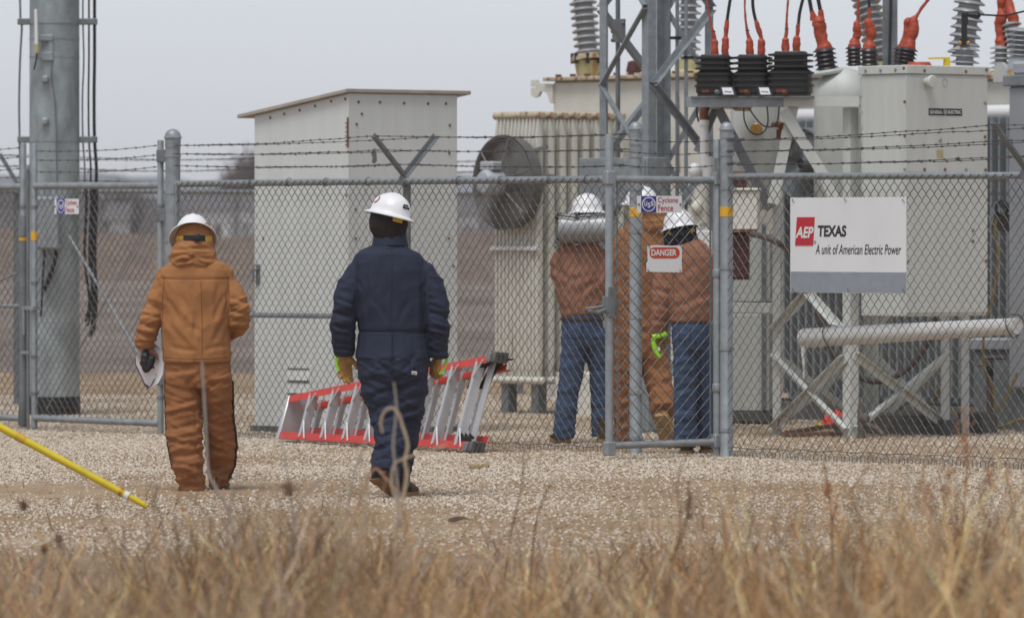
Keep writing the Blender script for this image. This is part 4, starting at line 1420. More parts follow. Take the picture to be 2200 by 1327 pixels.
# its bushings, seen over the breaker
def gpt(px, py, b): return GR.onb(px, py, b)
for (px0, py0, px1, py1, b, rc, rs, n, nm) in ((1893, 132, 1845, -60, .75, .075, .128, 13, 'bushing'), (2150, 152, 2151, 98, .95, .052, .098, 5, 'bushing'), (2190, 150, 2172, 48, 1.0, .05, .088, 9, 'bushing')):
    q0, q1 = gpt(px0, py0, b), gpt(px1, py1, b)
    insulator(g2, q0, q1, rc, rs, n, 'porc_grey', nm)
    foot = Vector((q0.x, q0.y, ztk + .036))
    g2.part('turret', MB().tube([foot, q0], [.11, .085], 18), 'yellowcream')
for k, pts, rad in ((1, [gpt(2152, 104, .95), gpt(2151, 90, .95), gpt(2150, 74, .95), gpt(2148, 50, .95), gpt(2152, 34, .95), gpt(2150, 18, .95), gpt(2152, 5, .95), gpt(2151, -60, .95)], [.052, .05, .04, .045, .05, .028, .04, .022]),
                    (2, [gpt(2180, 55, 1.0), gpt(2176, 36, 1.0), gpt(2169, 14, 1.0), gpt(2163, -10, 1.0), gpt(2160, -60, 1.0)], [.042, .05, .045, .035, .02])):
    lumpy(g2, pts, rad, k * 3)

# ------------------------------------------------------------------ pale oil circuit breaker on its braced frame
BR = Frame(G(1827, 940))
bk_ = Thing('circuit_breaker', 'pale circuit breaker on a cross-braced frame with a big cabinet and nameplate', 'circuit breaker', BR)
YB = BR.o.y
def bpt(px, py, Y=None): return BR.pt(px, py, Y or YB)
ul = BR.onb(1660, 700).x                               # the left legs
vr = BR.ona(2040, 700).y                               # the far legs
lw, lt_ = .088, .010
ztop = BR.onb(1827, 231).z
zleft = BR.onb(1665, 440).z
for (x, y, dx, dy, zt_) in ((0, 0, -1, 1, ztop), (ul, 0, 1, 1, zleft), (0, vr, -1, -1, ztop), (ul, vr, 1, -1, zleft)):
    bk_.part('leg', MB().angle((x, y, 0.0), (x, y, zt_), (dx, 0, 0), (0, dy, 0), lw, lt_), 'brk_grey')
    bk_.part('foot_plate', MB().box(x - .09, x + .09, y - .09, y + .09, -.03, -.001), 'galv_dark')
bk_.part('leg', MB().angle((.06, vr + .16, 0), (.06, vr + .16, BR.ona(2087, 700).z + .2), (-1, 0, 0), (0, -1, 0), .085, .01), 'brk_grey')
def xbr(p, q, n, off, w=.058):
    p, q, n = Vector(p), Vector(q), Vector(n)
    d = (q - p).normalized()
    s_ = d.cross(n)
    bk_.part('cross_brace', MB().angle(p + n * off - s_ * w / 2, q + n * off - s_ * w / 2, s_, -n if off < 0 else n, w, .007), 'brk_grey')
zA, zB_ = BR.onb(1665, 765).z, BR.onb(1812, 925).z
zC, zD = BR.onb(1745, 640).z, BR.onb(1665, 712).z
for y, n in ((0, (0, -1, 0)), (vr, (0, 1, 0))):
    xbr((ul + .02, y, zA), (-.03, y, zB_), n, .002)
    xbr((ul + .02, y, zB_ - .01), (-.03, y, zA), n, .012)
    xbr((ul + .02, y, zD), ((ul) * .5, y, zC + .05), n, .002)
    xbr((-.03, y, zD), (ul * .5, y, zC + .05), n, .012)
for x, n in ((0, (1, 0, 0)), (ul, (-1, 0, 0))):
    xbr((x, .03, zA + .02), (x, vr - .03, zB_), n, .002)
    xbr((x, .03, zB_ + .01), (x, vr - .03, zA + .02), n, .012)
# main beams
q = BR.onb(1600, 661)
bk_.part('lower_beam', MB().box(BR.onb(1573, 660).x, ul - .005, -.03, .06, BR.onb(1600, 672).z, BR.onb(1600, 650).z), 'brk_grey', bevel=.004)
YBm = YB - .08
def beam(x0, x1, y0, y1, mk, name):
    a, b = P(x0, (y0 + y1) / 2, YBm + (1845 - x0) / 370 * .2), P(x1, (y0 + y1) / 2, YBm + (1845 - x1) / 370 * .2)
    m = MB()
    hh = (y1 - y0) / (FPX / YBm)
    d = (b - a).normalized()
    nrm = Z.cross(d)
    for off, w, h, zo in ((0, .012, hh, 0), (.05, .1, .012, hh / 2 - .006), (.05, .1, .012, -hh / 2 + .006)):
        m.bar(a + nrm * off + Z * zo, b + nrm * off + Z * zo, w, h)
    return bk_.part(name, m, mk, world=True)
beam(1684, 1846, 207, 229, 'brk', 'top_beam')
gb = beam(1474, 1684, 208, 230, 'galv', 'outrigger_beam')
for (x0, y0, x1, y1, Yd, w) in ((1693, 230, 1783, 376, 0.0, .085), (1716, 230, 1671, 440, .05, .085), (1553, 230, 1664, 445, .35, .075), (1548, 232, 1505, 330, .5, .06)):
    a, b = P(x0, y0, YB + Yd), P(x1, y1, YB + Yd)
    m = MB()
    m.angle(a, b, (b - a).normalized().cross(Vector((0, -1, 0))), (0, 1, 0), w, .01)
    bk_.part('strut', m, 'brk' if x0 > 1560 else 'galv_dark', world=True)
p0, p1 = P(1783, 376, YB), P(1812, 440, YB)
bk_.part('strut', MB().angle(p0, p1, (p1 - p0).normalized().cross(Vector((0, -1, 0))), (0, 1, 0), .085, .01), 'brk', world=True)
# tanks
for (px, r, yb, yt_, Yo, dome) in ((1812, .235, 600, 208, .75, True), (1624, .190, 425, 232, .75, True)):
    c0, c1 = P(px, yb, YB + Yo), P(px, yt_, YB + Yo)
    prof = [(.02, -.10), (r * .6, -.09), (r * .92, -.04), (r, .02), (r, (c1 - c0).length)]
    if dome:
        H_ = (c1 - c0).length
        hd_ = .235 if px > 1700 else .08
        prof += [(r * math.cos(t), H_ + hd_ * math.sin(t)) for t in [R(12), R(28), R(45), R(62), R(78), R(89)]]
    m = MB(Matrix.Translation(c0)).lathe(prof, 32)
    bk_.part('tank', m, 'brk', world=True, ang=60)
c = P(1625, 278, YB + .55)
disc = MB(Matrix.Translation(c) @ RX(R(90)))
disc.lathe([(.045, -.03), (.047, .0), (.047, .012), (.042, .016), (.008, .016), (.006, .024)], 20)
bk_.part('gauge_disc', disc, 'brass', world=True)
ru = MB()
c = P(1676, 268, YB + .5)
ru.tube([P(1660, 268, YB + .55), c, P(1680, 272, YB + .48)], [.02, .026, .034], 10)
ru.tube([P(1674, 278, YB + .5), P(1672, 298, YB + .5)], [.022, .016], 8)
ru.tube([P(1666, 297, YB + .5), P(1680, 297, YB + .5)], .007, 6)
bk_.part('drain_valve', ru, 'rust', world=True)
# big cabinet
cx0 = BR.onb(1848, 400, 0).x if False else .12
cabY = 0.0
near = .64
cz0, cz1 = .957, 2.845
cdep = .87
cab = bk_.part('cabinet', MB().box(near - .52, near, cabY, cabY + cdep, cz0, cz1), 'brk', bevel=.008)
lid = bk_.part('cabinet_lid', MB().box(near - .54, near + .018, cabY - .015, cabY + cdep + .02, cz1 + .001, cz1 + .068), 'brk', bevel=.005)
CB = Frame(BR.M @ Vector((near, cabY, 0)))
def onface(px, py, d=0.0): return BR.ona(px, py, near + d)
a, b = onface(1944, 678), onface(2120, 170)
door = bk_.part('cabinet_door', MB().box(near + .0005, near + .010, a.y, b.y, a.z + .02, b.z), 'brk', parent=cab, bevel=.003)
a2, b2 = onface(1943, 372), onface(2122, 357)
bk_.part('door_seam', MB().box(near + .0102, near + .014, a.y + .01, b.y - .01, a2.z, a2.z + .008), 'rust', parent=cab)
wb = MB().lathe([(.0135, 0), (.013, .006), (.004, .010)], 9).mesh('bolt', 'bolt_rust')
wb2 = MB().lathe([(.0135, 0), (.013, .006), (.004, .010)], 9).mesh('bolt', 'galv')
for i, (x, y) in enumerate([(1943, 219), (2116, 221), (1943, 292), (2116, 294), (1943, 364), (1986, 364), (2030, 364), (2075, 364), (2117, 365), (2118, 560), (1950, 560), (2090, 495), (2090, 518)]):
    q = onface(x, y, .0102)
    bk_.again('bolt', wb if i % 3 != 1 else wb2, Matrix.Translation(q) @ RY(R(90)), cab)
for i, (x, y) in enumerate([(1941, 147), (1986, 152), (2075, 154), (2119, 150)]):
    q = onface(x, y, .0185)
    bk_.again('bolt', wb, Matrix.Translation(q) @ RY(R(90)), lid)
for (x, y) in [(1860, 152), (1892, 151), (1924, 150)]:
    q = BR.onb(x, y, cabY - .0155)
    bk_.again('bolt', wb2, Matrix.Translation(q) @ RX(R(90)), lid)
q = onface(1990, 176, .01)
lamp = MB(Matrix.Translation(q) @ RY(R(90)))
lamp.lathe([(.032, 0), (.036, .01), (.036, .05), (.050, .055), (.052, .07), (.046, .08), (.012, .082)], 22)
bk_.part('vent_cap', lamp, 'brk', parent=cab)
q = onface(2030, 178, .0105)
m = MB()
MM = Matrix.Translation(q) @ RY(R(90))
m.tube([MM @ Vector((.028 * math.cos(t), .028 * math.sin(t), 0)) for t in [6.2832 * i / 24 for i in range(24)]], .0025, 5, close=True)
bk_.part('ring_mark', m, 'galv', parent=cab)
# maker's plate lettering, on the +x face: a frame whose x runs along local y
NPF = Frame(BR.M @ Vector((near, 0, 0)), V)
a_, b_ = NPF.onb(1995.5, 248, -.0105), NPF.onb(2067, 234, -.0105)
npl = Thing('nameplate_holder', 'x', 'x') if False else None
def npart(name, mb_or_me, mk=None, par=None):
    Mx = BR.I @ NPF.M
    if isinstance(mb_or_me, MB):
        mb_or_me.v = [Mx @ p for p in mb_or_me.v]
        return bk_.part(name, mb_or_me, mk, parent=par)
    mb_or_me.transform(Mx)
    return bk_.part(name, mb_or_me, None, parent=par)
def nplate(x0, y0, x1, y1, b, t=.002):
    a, c = NPF.onb(x0, y1, b), NPF.onb(x1, y0, b)
    return MB().box(a.x, c.x, b, b + t, a.z, c.z)
plate_ = npart('nameplate', nplate(1995.5, 234, 2067, 248, -.0125), 'ink', door if False else cab)
def ntext(body, x0, y0, x1, y1, b, mk, bold):
    a, c = NPF.onb(x0, y1, b), NPF.onb(x1, y0, b)
    me = fit_text(body, a.x, c.x, a.z, c.z, mk, bold)
    me.transform(Matrix.Translation((0, b, 0)))
    npart('nameplate_lettering', me, None, cab)
ntext('GENERAL', 1997.5, 237.5, 2025, 244.5, -.0130, 'signw', .02)
ntext('ELECTRIC', 2037, 237.5, 2065, 244.5, -.0130, 'signw', .02)
q = NPF.onb(2031, 241, -.0125)
npart('nameplate_emblem', MB().lathe([(.022, 0), (.02, .002)], 18, Matrix.Translation(q) @ RX(R(90))), 'galv', cab)
npart('small_label', nplate(2013, 322, 2027, 340, -.0115, .001), 'yellowcream', cab)
q = NPF.onb(2020, 302, -.0105)
npart('lock_disc', MB().lathe([(.018, 0), (.016, .004)], 16, Matrix.Translation(q) @ RX(R(90))), 'galv', cab)
npart('key_slot', nplate(2056, 338, 2062, 345, -.0115, .001), 'ink', cab)
# left panel seam of the cabinet with its hinges
q = BR.onb(1853, 300, cabY - .002)
hs_ = MB()
for k in range(14):
    hs_.box(q.x - .008, q.x + .004, cabY - .006, cabY - .001, cz0 + .1 + k * .125, cz0 + .17 + k * .125)
bk_.part('piano_hinge', hs_, 'brk_grey', parent=cab, kind='stuff')
# on the lid
q0, q1 = BR.ona(1975, 141, near - .2), BR.ona(2027, 130, near - .2)
bk_.part('red_pad', MB().tube([(near - .2, q0.y, cz1 + .069), (near - .2, q0.y, cz1 + .10)], [.1, .085], 14), 'redtape')
hy = MB()
zz_ = cz1 + .069
ya, yb_ = BR.ona(1997, 130, near - .22).y, BR.ona(2038, 130, near - .22).y
hy.bar((near - .22, ya, zz_ + .062), (near - .22, yb_, zz_ + .068), .03, .014)
hy.box(near - .24, near - .2, yb_ - .04, yb_, zz_, zz_ + .06)
bk_.part('yellow_handle', hy, 'safety_yellow')
# brown bushings with orange-red covers
def boot(pts, rad, seed):
    return lumpy(bk_, [BR.I @ p for p in pts], rad, seed)
bz = {}
for i, (px0, py0, px1, py1, Y, rs, n) in enumerate([(1777, 152, 1770, 104, YB + .70, .095, 5), (1836, 142, 1834, 100, YB + .85, .070, 5), (1868, 144, 1867, 104, YB + .55, .080, 4), (1934, 144, 1937, 102, YB + .95, .072, 5), (1944, 144, 1951, 103, YB + .75, .085, 5)]):
    q0, q1 = P(px0, py0, Y), P(px1, py1, Y)
    insulator(bk_, BR.I @ q0, BR.I @ q1, rs * .72, rs, n, 'porc_brown', 'bushing', thick=.35, droop=.0)
m = MB().lathe([(.13, -.02), (.135, 0), (.13, .012), (.1, .02)], 24, aim(BR.I @ P(1778, 156, YB + .7), BR.I @ P(1770, 104, YB + .7)))
bk_.part('bushing_flange', m, 'brk')
Y = YB + .70
boot([P(1771, 109, Y), P(1770, 101, Y), P(1766, 88, Y), P(1762, 72, Y), P(1759, 55, Y), P(1757, 45, Y), P(1753, 36, Y)], [.068, .064, .046, .050, .053, .050, .030], 1)
for (x0, y0, x1, y1, x2) in ((1749, 44, 1744, 24, 1738), (1765, 48, 1763, 22, 1757)):
    boot([P(x0, y0, Y), P(x1, y1, Y)], [.030, .018], 4)
    cable(bk_, [P(x1, y1 + 4, Y), P(x2 + 2, 6, Y), P(x2 - 8, -40, Y), P(x2 - 40, -110, Y)], .0165, 'black', world=True)
Y = YB + .85
boot([P(1834, 104, Y), P(1836, 96, Y), P(1838, 84, Y), P(1842, 72, Y), P(1841, 60, Y), P(1841, 50, Y), P(1843, 46, Y), P(1844, 10, Y), P(1845, -60, Y)], [.052, .050, .030, .036, .034, .028, .012, .011, .011], 2)
Y = YB + .55
boot([P(1867, 108, Y), P(1868, 99, Y), P(1869, 88, Y), P(1872, 70, Y), P(1868, 58, Y), P(1866, 45, Y), P(1868, 40, Y), P(1868, 17, Y)], [.058, .055, .028, .044, .042, .034, .014, .014], 3)
cable(bk_, [P(1868, 20, Y), P(1867, 0, Y), P(1866, -60, Y)], .011, 'black', world=True)
Y = YB + .95
boot([P(1937, 106, Y), P(1941, 98, Y), P(1946, 84, Y), P(1951, 64, Y), P(1952, 46, Y), P(1958, 42, Y)], [.042, .040, .032, .036, .034, .02], 5)
Y = YB + .75
boot([P(1951, 108, Y), P(1953, 99, Y), P(1957, 86, Y), P(1962, 70, Y), P(1964, 55, Y), P(1964, 42, Y), P(1969, 35, Y), P(1980, 18, Y), P(1994, 0, Y), P(2030, -45, Y)], [.060, .056, .038, .048, .040, .034, .014, .013, .013, .013], 6)
# tall grey bushing at the right of the cabinet
Y = YB + .55
insulator(bk_, BR.I @ P(2072, 141, Y), BR.I @ P(2074, 100, Y), .07, .120, 3, 'porc_grey', 'bushing', droop=0)
Y = YB + .75
insulator(bk_, BR.I @ P(2068, 122, Y), BR.I @ P(2098, -110, Y), .085, .128, 13, 'porc_grey', 'bushing')
Y = YB + .45
hw = MB()
hw.box(-.05, .05, -.02, .02, -.02, .05)
for (x0, y0, x1, y1) in ((2066, 28, 2080, 52), (2066, 52, 2078, 84), (2062, 84, 2082, 97)):
    a, b = P(x0, y1, Y), P(x1, y0, Y)
    bk_.part('terminal_clamp', MB().add([a, Vector((b.x, Y, a.z)), b, Vector((a.x, Y, b.z))] + [p + Vector((0, .05, 0)) for p in (a, Vector((b.x, Y, a.z)), b, Vector((a.x, Y, b.z)))], [(0, 1, 2, 3), (7, 6, 5, 4), (0, 4, 5, 1), (1, 5, 6, 2), (2, 6, 7, 3), (3, 7, 4, 0)]), 'black', world=True)
for x in (2062, 2080):
    bk_.part('brass_nut', MB(Matrix.Translation(P(x, 93, Y - .03)) @ RX(R(90))).lathe([(.017, -.01), (.017, .025), (.01, .03)], 6), 'brass', world=True)
bk_.part('terminal_clamp', MB().tube([P(2080, 31, Y), P(2100, 33, Y), P(2106, 32, Y)], [.02, .035, .02], 8), 'black', world=True)
cable(bk_, [P(2102, 32, Y), P(2126, 33, Y), P(2158, 34, Y), P(2186, 28, Y), P(2230, 18, Y)], .008, 'black', world=True)

# current transformers on the outrigger beam
MT['orange_ink'] = mat('orange_stencil', (0.34, 0.075, 0.025), 0.6, 0, 0.1, 20)
def superring(rx, ry, z, n=28, e=.45):
    out = []
    for k in range(n):
        t = 6.2832 * k / n
        c, s = math.cos(t), math.sin(t)
        out.append(Vector((rx * math.copysign(abs(c) ** e, c), ry * math.copysign(abs(s) ** e, s), z)))
    return out
zbm = P(1600, 207, YBm).z
CTL = ('leftmost of the three black ribbed current transformers on the pale beam', 'middle one of the three black ribbed current transformers on the pale beam', 'rightmost of the three black ribbed current transformers on the pale beam')
cables = [
    ([(1536, 92), (1535, 84), (1533, 74), (1528, 55), (1521, 18), (1517, -10), (1512, -60)], [.03, .026, .016, .009, .008, .008, .008], None),
    ([(1558, 88), (1559, 78), (1561, 60), (1562, 44)], [.03, .026, .02, .016], [(1562, 46), (1564, 30), (1568, 4), (1576, -40)]),
    ([(1611, 88), (1609, 82), (1606, 72), (1602, 45), (1600, 16), (1601, -10), (1604, -60)], [.03, .026, .014, .009, .008, .008, .008], None),
    ([(1636, 90), (1635, 82), (1631, 68), (1624, 44)], [.03, .026, .022, .014], [(1624, 46), (1619, 25), (1617, 0), (1620, -50)]),
    ([(1687, 88), (1688, 80), (1690, 68), (1690, 45), (1692, 16), (1694, -10), (1696, -60)], [.03, .026, .014, .009, .008, .008, .008], None),
    ([(1711, 86), (1713, 76), (1714, 64), (1715, 52)], [.028, .022, .020, .015], [(1715, 54), (1718, 28), (1724, 2), (1736, -50)]),
]
for i, (px, ytop, wpx, hw_) in enumerate(((1537, 118, 84, .145), (1617, 118, 82, .145), (1699, 111, 95, .150))):
    Yc = YBm + (1845 - px) / 370 * .2 + .08 - .06 * (i == 2)
    base = P(px, 207, Yc)
    s = FPX / Yc
    cb_ = Frame(base, Vector((1, -.25, 0)))
    ct = Thing('current_transformer', CTL[i], 'instrument transformer', cb_, 'current transformers in a row on the outrigger beam')
    rx = wpx / s / 2
    ry = hw_
    H_ = (207 - ytop) / s
    rs_ = [superring(rx * .86, ry * .86, .0), superring(rx * .86, ry * .86, .02), superring(rx * .93, ry * .93, .03), superring(rx * .93, ry * .93, H_ * .22)]
    fins = [.24, .38, .52, .66, .79, .92]
    for k, f in enumerate(fins):
        big = rx if k < 3 else rx * .97
        core = rx * .90 if k < 3 else rx * .71
        cy = ry * .9 if k < 3 else ry * .75
        z = H_ * f
        rs_ += [superring(core, cy, z - .012), superring(big, ry, z - .007), superring(big, ry, z + .008), superring(core, cy, z + .013)]
    rs_ += [superring(rx * .70, ry * .74, H_ * .98), superring(rx * .66, ry * .7, H_)]
    ct.part('body', MB().rings(rs_), 'ct', ang=40)
    ct.part('base_plate', MB().box(-rx * 1.1, rx * 1.1, -ry * .9, ry * .9, -.012, -.001), 'galv_dark')
    me = fit_text('600', -rx * .50, -rx * .16, H_ * .08, H_ * .155, 'orange_ink', .01)
    me.transform(Matrix.Translation((-.0, -ry * .935, 0)))
    ct.part('rating_figures', me)
    if i < 2:
        nb = MB()
        nb.rings([[Vector((rx * .55, -ry * 1.15, 0.0)), Vector((rx * 1.35, -ry * 1.15, 0.0)), Vector((rx * 1.35, -ry * .8, 0.0)), Vector((rx * .55, -ry * .8, 0.0))],
                  [Vector((rx * .42, -ry * 1.0, .075)), Vector((rx * 1.15, -ry * 1.0, .075)), Vector((rx * 1.15, -ry * .8, .075)), Vector((rx * .42, -ry * .8, .075))]])
        tb = ct.part('terminal_box', nb, 'ink')
        n_ = Vector((0, -.075, .15 * ry)).normalized()
        pl_ = [Vector((rx * .66, -ry * 1.13, .008)), Vector((rx * 1.20, -ry * 1.13, .008)), Vector((rx * 1.06, -ry * 1.025, .062)), Vector((rx * .54, -ry * 1.025, .062))]
        ct.part('nameplate', MB().add(pl_ + [p + Vector((0, -.004, .002)) for p in pl_], [(0, 3, 2, 1), (4, 5, 6, 7), (0, 1, 5, 4), (1, 2, 6, 5), (2, 3, 7, 6), (3, 0, 4, 7)]), 'signw', parent=tb)
        mk_ = [p * 1.0 + Vector((0, -.0055, .003)) for p in (pl_[0].lerp(pl_[3], .35), pl_[1].lerp(pl_[2], .2), pl_[1].lerp(pl_[2], .4), pl_[0].lerp(pl_[3], .5))]
        mid = sum((p for p in mk_), Vector()) / 4
        mk_ = [mid + (p - mid) * .7 for p in mk_]
        ct.part('nameplate_print', MB().add(mk_, [(0, 1, 2, 3)]), 'ink', parent=tb)
    stub = MB().tube([(rx * (-.15 if i else .25), -ry * 1.0, .03), (rx * (.02 if i else .42), -ry * 1.12, .03)], [.02, .016], 8)
    ct.part('conduit_stub', stub, 'rust' if i else 'galv_dark')
    for (pts, rad, blk) in cables[2 * i:2 * i + 2]:
        # a squarish taped terminal, then the sleeve
        x0 = pts[0][0]
        a = ct.I @ P(x0, ytop + 2, Yc - .02)
        b = ct.I @ P(x0 + (pts[1][0] - pts[0][0]) * .4, pts[1][1] + 6, Yc - .02)
        lumpy(ct, [a, a.lerp(b, .5), b, b + Vector((0, 0, .02))], [.028, .031, .029, .014], x0, n=12)
        lumpy(ct, [ct.I @ P(x, y, Yc - .02) for x, y in pts], [r * .62 for r in rad[:2]] + [r for r in rad[2:]], x0 + 1, name='cable_sleeve', n=9)
        tie = ct.I @ P(pts[2][0], pts[2][1] - 6, Yc - .02)
        ct.part('cable_tie', MB(Matrix.Translation(tie)).lathe([(.012, -.004), (.017, -.003), (.017, .003), (.012, .004)], 10), 'black')
        if blk:
            cable(ct, [P(x, y, Yc - .02) for x, y in blk], .0135, 'black', world=True)

# white conduit riser with rusty elbow left of the breaker
CR = Frame(Vector((P(1512, 500, 51.3).x, 51.3, 0)), Vector((1, 0, 0)))
cr_ = Thing('conduit_riser', 'white conduit riser with rusty elbow and two white globes under the beam', 'conduit', CR)
def cp_(px, py, d=0.0): return CR.pt(px, py, 51.3 + d)
cr_.part('riser', MB().tube([cp_(1514, 960), cp_(1514, 520), cp_(1513, 268)], [.04, .04, .034], 14), 'pvc')
cr_.part('elbow', MB().tube([cp_(1513, 262), cp_(1512, 245), cp_(1514, 233), cp_(1521, 227), cp_(1532, 225)], [.036, .036, .036, .032, .03], 12), 'rust')
cr_.part('coupling', MB().tube([cp_(1513, 270), cp_(1513, 258)], .040, 14), 'pvc')
cr_.part('side_pipe', MB().tube([cp_(1524, 226), cp_(1534, 225), cp_(1576, 228)], [.035, .035, .024], 12), 'pvc')
cr_.part('pipe_end', MB().tube([cp_(1574, 228), cp_(1580, 228.5), cp_(1612, 229), cp_(1616, 231)], [.026, .038, .038, .02], 12), 'tfm_rust')
cr_.part('sleeve', MB().tube([cp_(1519, 390), cp_(1519, 336)], .058, 16), 'pvc')
cr_.part('sleeve', MB().tube([cp_(1507, 480), cp_(1507, 400)], .062, 16), 'tfm')
for (x, y) in ((1493, 366), (1497, 446)):
    cr_.part('globe', MB().ball(cp_(x, y, -.05), (.052, .052, .062), 18, 12), 'white' if y < 400 else 'tfm')
q = cp_(1488, 446, -.05)
cr_.part('globe_bracket', MB().bar(cp_(1497, 424, -.03), cp_(1497, 475, -.03), .02, .02), 'galv')
cr_.part('lower_box', MB().box(cp_(1496, 0).x, cp_(1530, 0).x, -.05, .10, cp_(0, 560).z, cp_(0, 495).z), 'white', bevel=.01)
cable(cr_, [cp_(1530, 203, -.1), cp_(1515, 207, -.12), cp_(1501, 218, -.12), cp_(1497, 240, -.12), cp_(1501, 262, -.12)], .008)
cable(cr_, [cp_(1532, 230), cp_(1545, 250), cp_(1560, 275)], .003, 'galv_dark')
lp = Thing('cable_loop', 'two thin black cable loops hanging below the pale beam', 'cable', Vector((P(1640, 232, YB).x, YB, 2.5)))
cable(lp, [P(1598, 232, YB), P(1599, 258, YB), P(1610, 281, YB), P(1626, 289, YB), P(1642, 283, YB), P(1650, 262, YB), P(1648, 229, YB)], .0062, world=True)
cable(lp, [P(1609, 232, YB - .05), P(1622, 252, YB - .05), P(1640, 270, YB - .05), P(1662, 272, YB - .05), P(1671, 258, YB - .05), P(1674, 229, YB - .05)], .0062, world=True)

# cabinets at the left foot of the breaker
KF = Frame(Vector((P(1573, 500, 50.75).x, 50.75, 0)), Vector((1, -.12, 0)))
def krect(th, name, x0, y0, x1, y1, d0, d1, mk, parent=None, bevel=.006):
    a, c = KF.onb(x0, y1, d0), KF.onb(x1, y0, d0)
    return th.part(name, MB().box(a.x, c.x, d0, d1, a.z, c.z), mk, parent=parent, bevel=bevel)
k1 = Thing('control_cabinet', 'small cream control cabinet with stained lower edge right of the walk gate post', 'cabinet', KF)
b_ = krect(k1, 'body', 1560, 410, 1627, 495, -.30, -.05, 'tfm')
krect(k1, 'lid', 1558, 404, 1629, 410, -.32, -.03, 'tfm')
krect(k1, 'top_plate', 1560, 368, 1602, 378, -.25, -.05, 'rust')
krect(k1, 'upper_block', 1562, 378, 1601, 403, -.22, -.06, 'maroon')
krect(k1, 'drip_edge', 1562, 492, 1627, 497, -.305, -.3005, 'rust', bevel=0)
k2 = Thing('meter_box', 'dark maroon box mounted under the cream control cabinet', 'electrical box', KF)
krect(k2, 'body', 1556, 498, 1607, 601, -.22, -.05, 'maroon')
krect(k2, 'cover', 1560, 503, 1604, 596, -.228, -.2205, 'maroon', bevel=.003)
KF = Frame(Vector((P(1573, 500, 54.2).x, 54.2, 0)), Vector((1, -.12, 0)))
k3 = Thing('mechanism_cabinet', 'tall pale mechanism cabinet standing on gravel behind the cream control box', 'cabinet', KF)
krect(k3, 'upper_body', 1562, 500, 1654, 648, .0, .6, 'brk')
krect(k3, 'lower_body', 1560, 674, 1652, 882, .0, .6, 'brk')
krect(k3, 'waist', 1562, 649, 1653, 673, .03, .6, 'brk_grey')
krect(k3, 'plinth', 1556, 884, 1656, 905, -.02, .62, 'conc_dark')
krect(k3, 'vertical_conduit', 1636, 480, 1645, 880, -.05, -.01, 'galv_dark', bevel=.003)
hz = [P(1590, 500, 51.3), P(1615, 503, 51.2), P(1640, 508, 51.0), P(1668, 520, 50.9), P(1696, 540, 51.2), P(1725, 585, 51.5), P(1748, 640, 51.5), P(1768, 705, 51.5), P(1796, 770, 51.5), P(1840, 806, 51.6), P(1885, 819, 51.6), P(1935, 802, 51.6), P(1978, 760, 51.6), P(2005, 705, 51.6), P(2012, 672, 51.6)]
ho = Thing('flexible_conduit', 'grey brown flexible conduit sagging in a long loop below the company sign', 'conduit', Vector((hz[9].x, hz[9].y, 0)))
fine = []
for i in range(len(hz) - 1):
    p0, p1, p2, p3 = hz[max(i - 1, 0)], hz[i], hz[i + 1], hz[min(i + 2, len(hz) - 1)]
    for k in range(10):
        t = k / 10
        fine.append(0.5 * ((2 * p1) + (p2 - p0) * t + (2 * p0 - 5 * p1 + 4 * p2 - p3) * t * t + (3 * p1 - p0 - 3 * p2 + p3) * t ** 3))
ho.part('corrugated_tube', MB().tube(fine, [.026 if i % 2 else .021 for i in range(len(fine))], 10), 'hose', world=True)

# blue-grey tank, low cabinet and column at the far right
RB = P(2165, 900, 52.2)
RT = Frame(Vector((RB.x, RB.y, 0)))
rt = Thing('regulator_tank', 'smooth blue grey equipment tank cut off by the right edge of the photo', 'tank', RT)
z1 = RT.onb(2165, 186).z
rt.part('body', MB().box(0, .9, 0, .9, .35, z1), 'bluegrey', bevel=.02)
rt.part('rim', MB().box(-.03, .93, -.03, .93, z1 + .001, z1 + .09), 'galv', bevel=.008)
rt.part('cover', MB().box(.02, .88, .02, .88, z1 + .091, z1 + .20), 'bluegrey', bevel=.02)
rt.part('support', MB().box(.05, .85, .05, .85, -.02, .349), 'radgrey')
q = RT.onb(2163, 152)
mb = MB().prism([(q.x - .10 + .07 * math.cos(t), q.z + .07 * math.sin(t)) for t in [R(a) for a in range(0, 181, 20)]] + [(q.x - .18, q.z - .09), (q.x - .02, q.z - .09)], Matrix.Translation((0, .02, 0)) @ RX(R(90)), -.02)
rt.part('lifting_eye', mb, 'brk_grey')
insulator(rt, RT.onb(2192, 122, .4), RT.onb(2196, 60, .4), .06, .11, 6, 'porc_grey', 'bushing')
rt.part('bushing_foot', MB().tube([RT.onb(2192, 150, .4), RT.onb(2192, 122, .4)], [.11, .09], 18), 'bluegrey')
lc = Thing('low_cabinet', 'low grey cabinet with a lid standing behind the right end of the white tube', 'cabinet', RT)
a, c = RT.pt(2092, 888, 52.6), RT.pt(2192, 752, 52.6)
LCF = Frame(Vector((P(2092, 888, 52.8).x, 52.8, 0)), Vector((1, -.15, 0)))
a, c = LCF.onb(2092, 893), LCF.onb(2192, 752)
lc.I = LCF.M.inverted(); lc.e.matrix_world = LCF.M
lc.part('body', MB().box(a.x, c.x, 0, .5, -.02, c.z), 'radgrey', bevel=.008)
lc.part('lid', MB().box(a.x - .03, c.x + .03, -.03, .53, c.z + .001, LCF.onb(2092, 727).z), 'bluegrey', bevel=.01)
pt_ = MB()
pt_.tube([LCF.onb(2128, 900, -.3), LCF.onb(2126, 772, -.3)], .03, 10)
pt_.tube([LCF.onb(2112, 770, -.3), LCF.onb(2160, 770, -.3)], .014, 8)
ps = Thing('pipe_stand', 'dark rusty pipe stand in front of the low grey cabinet', 'pipe', LCF)
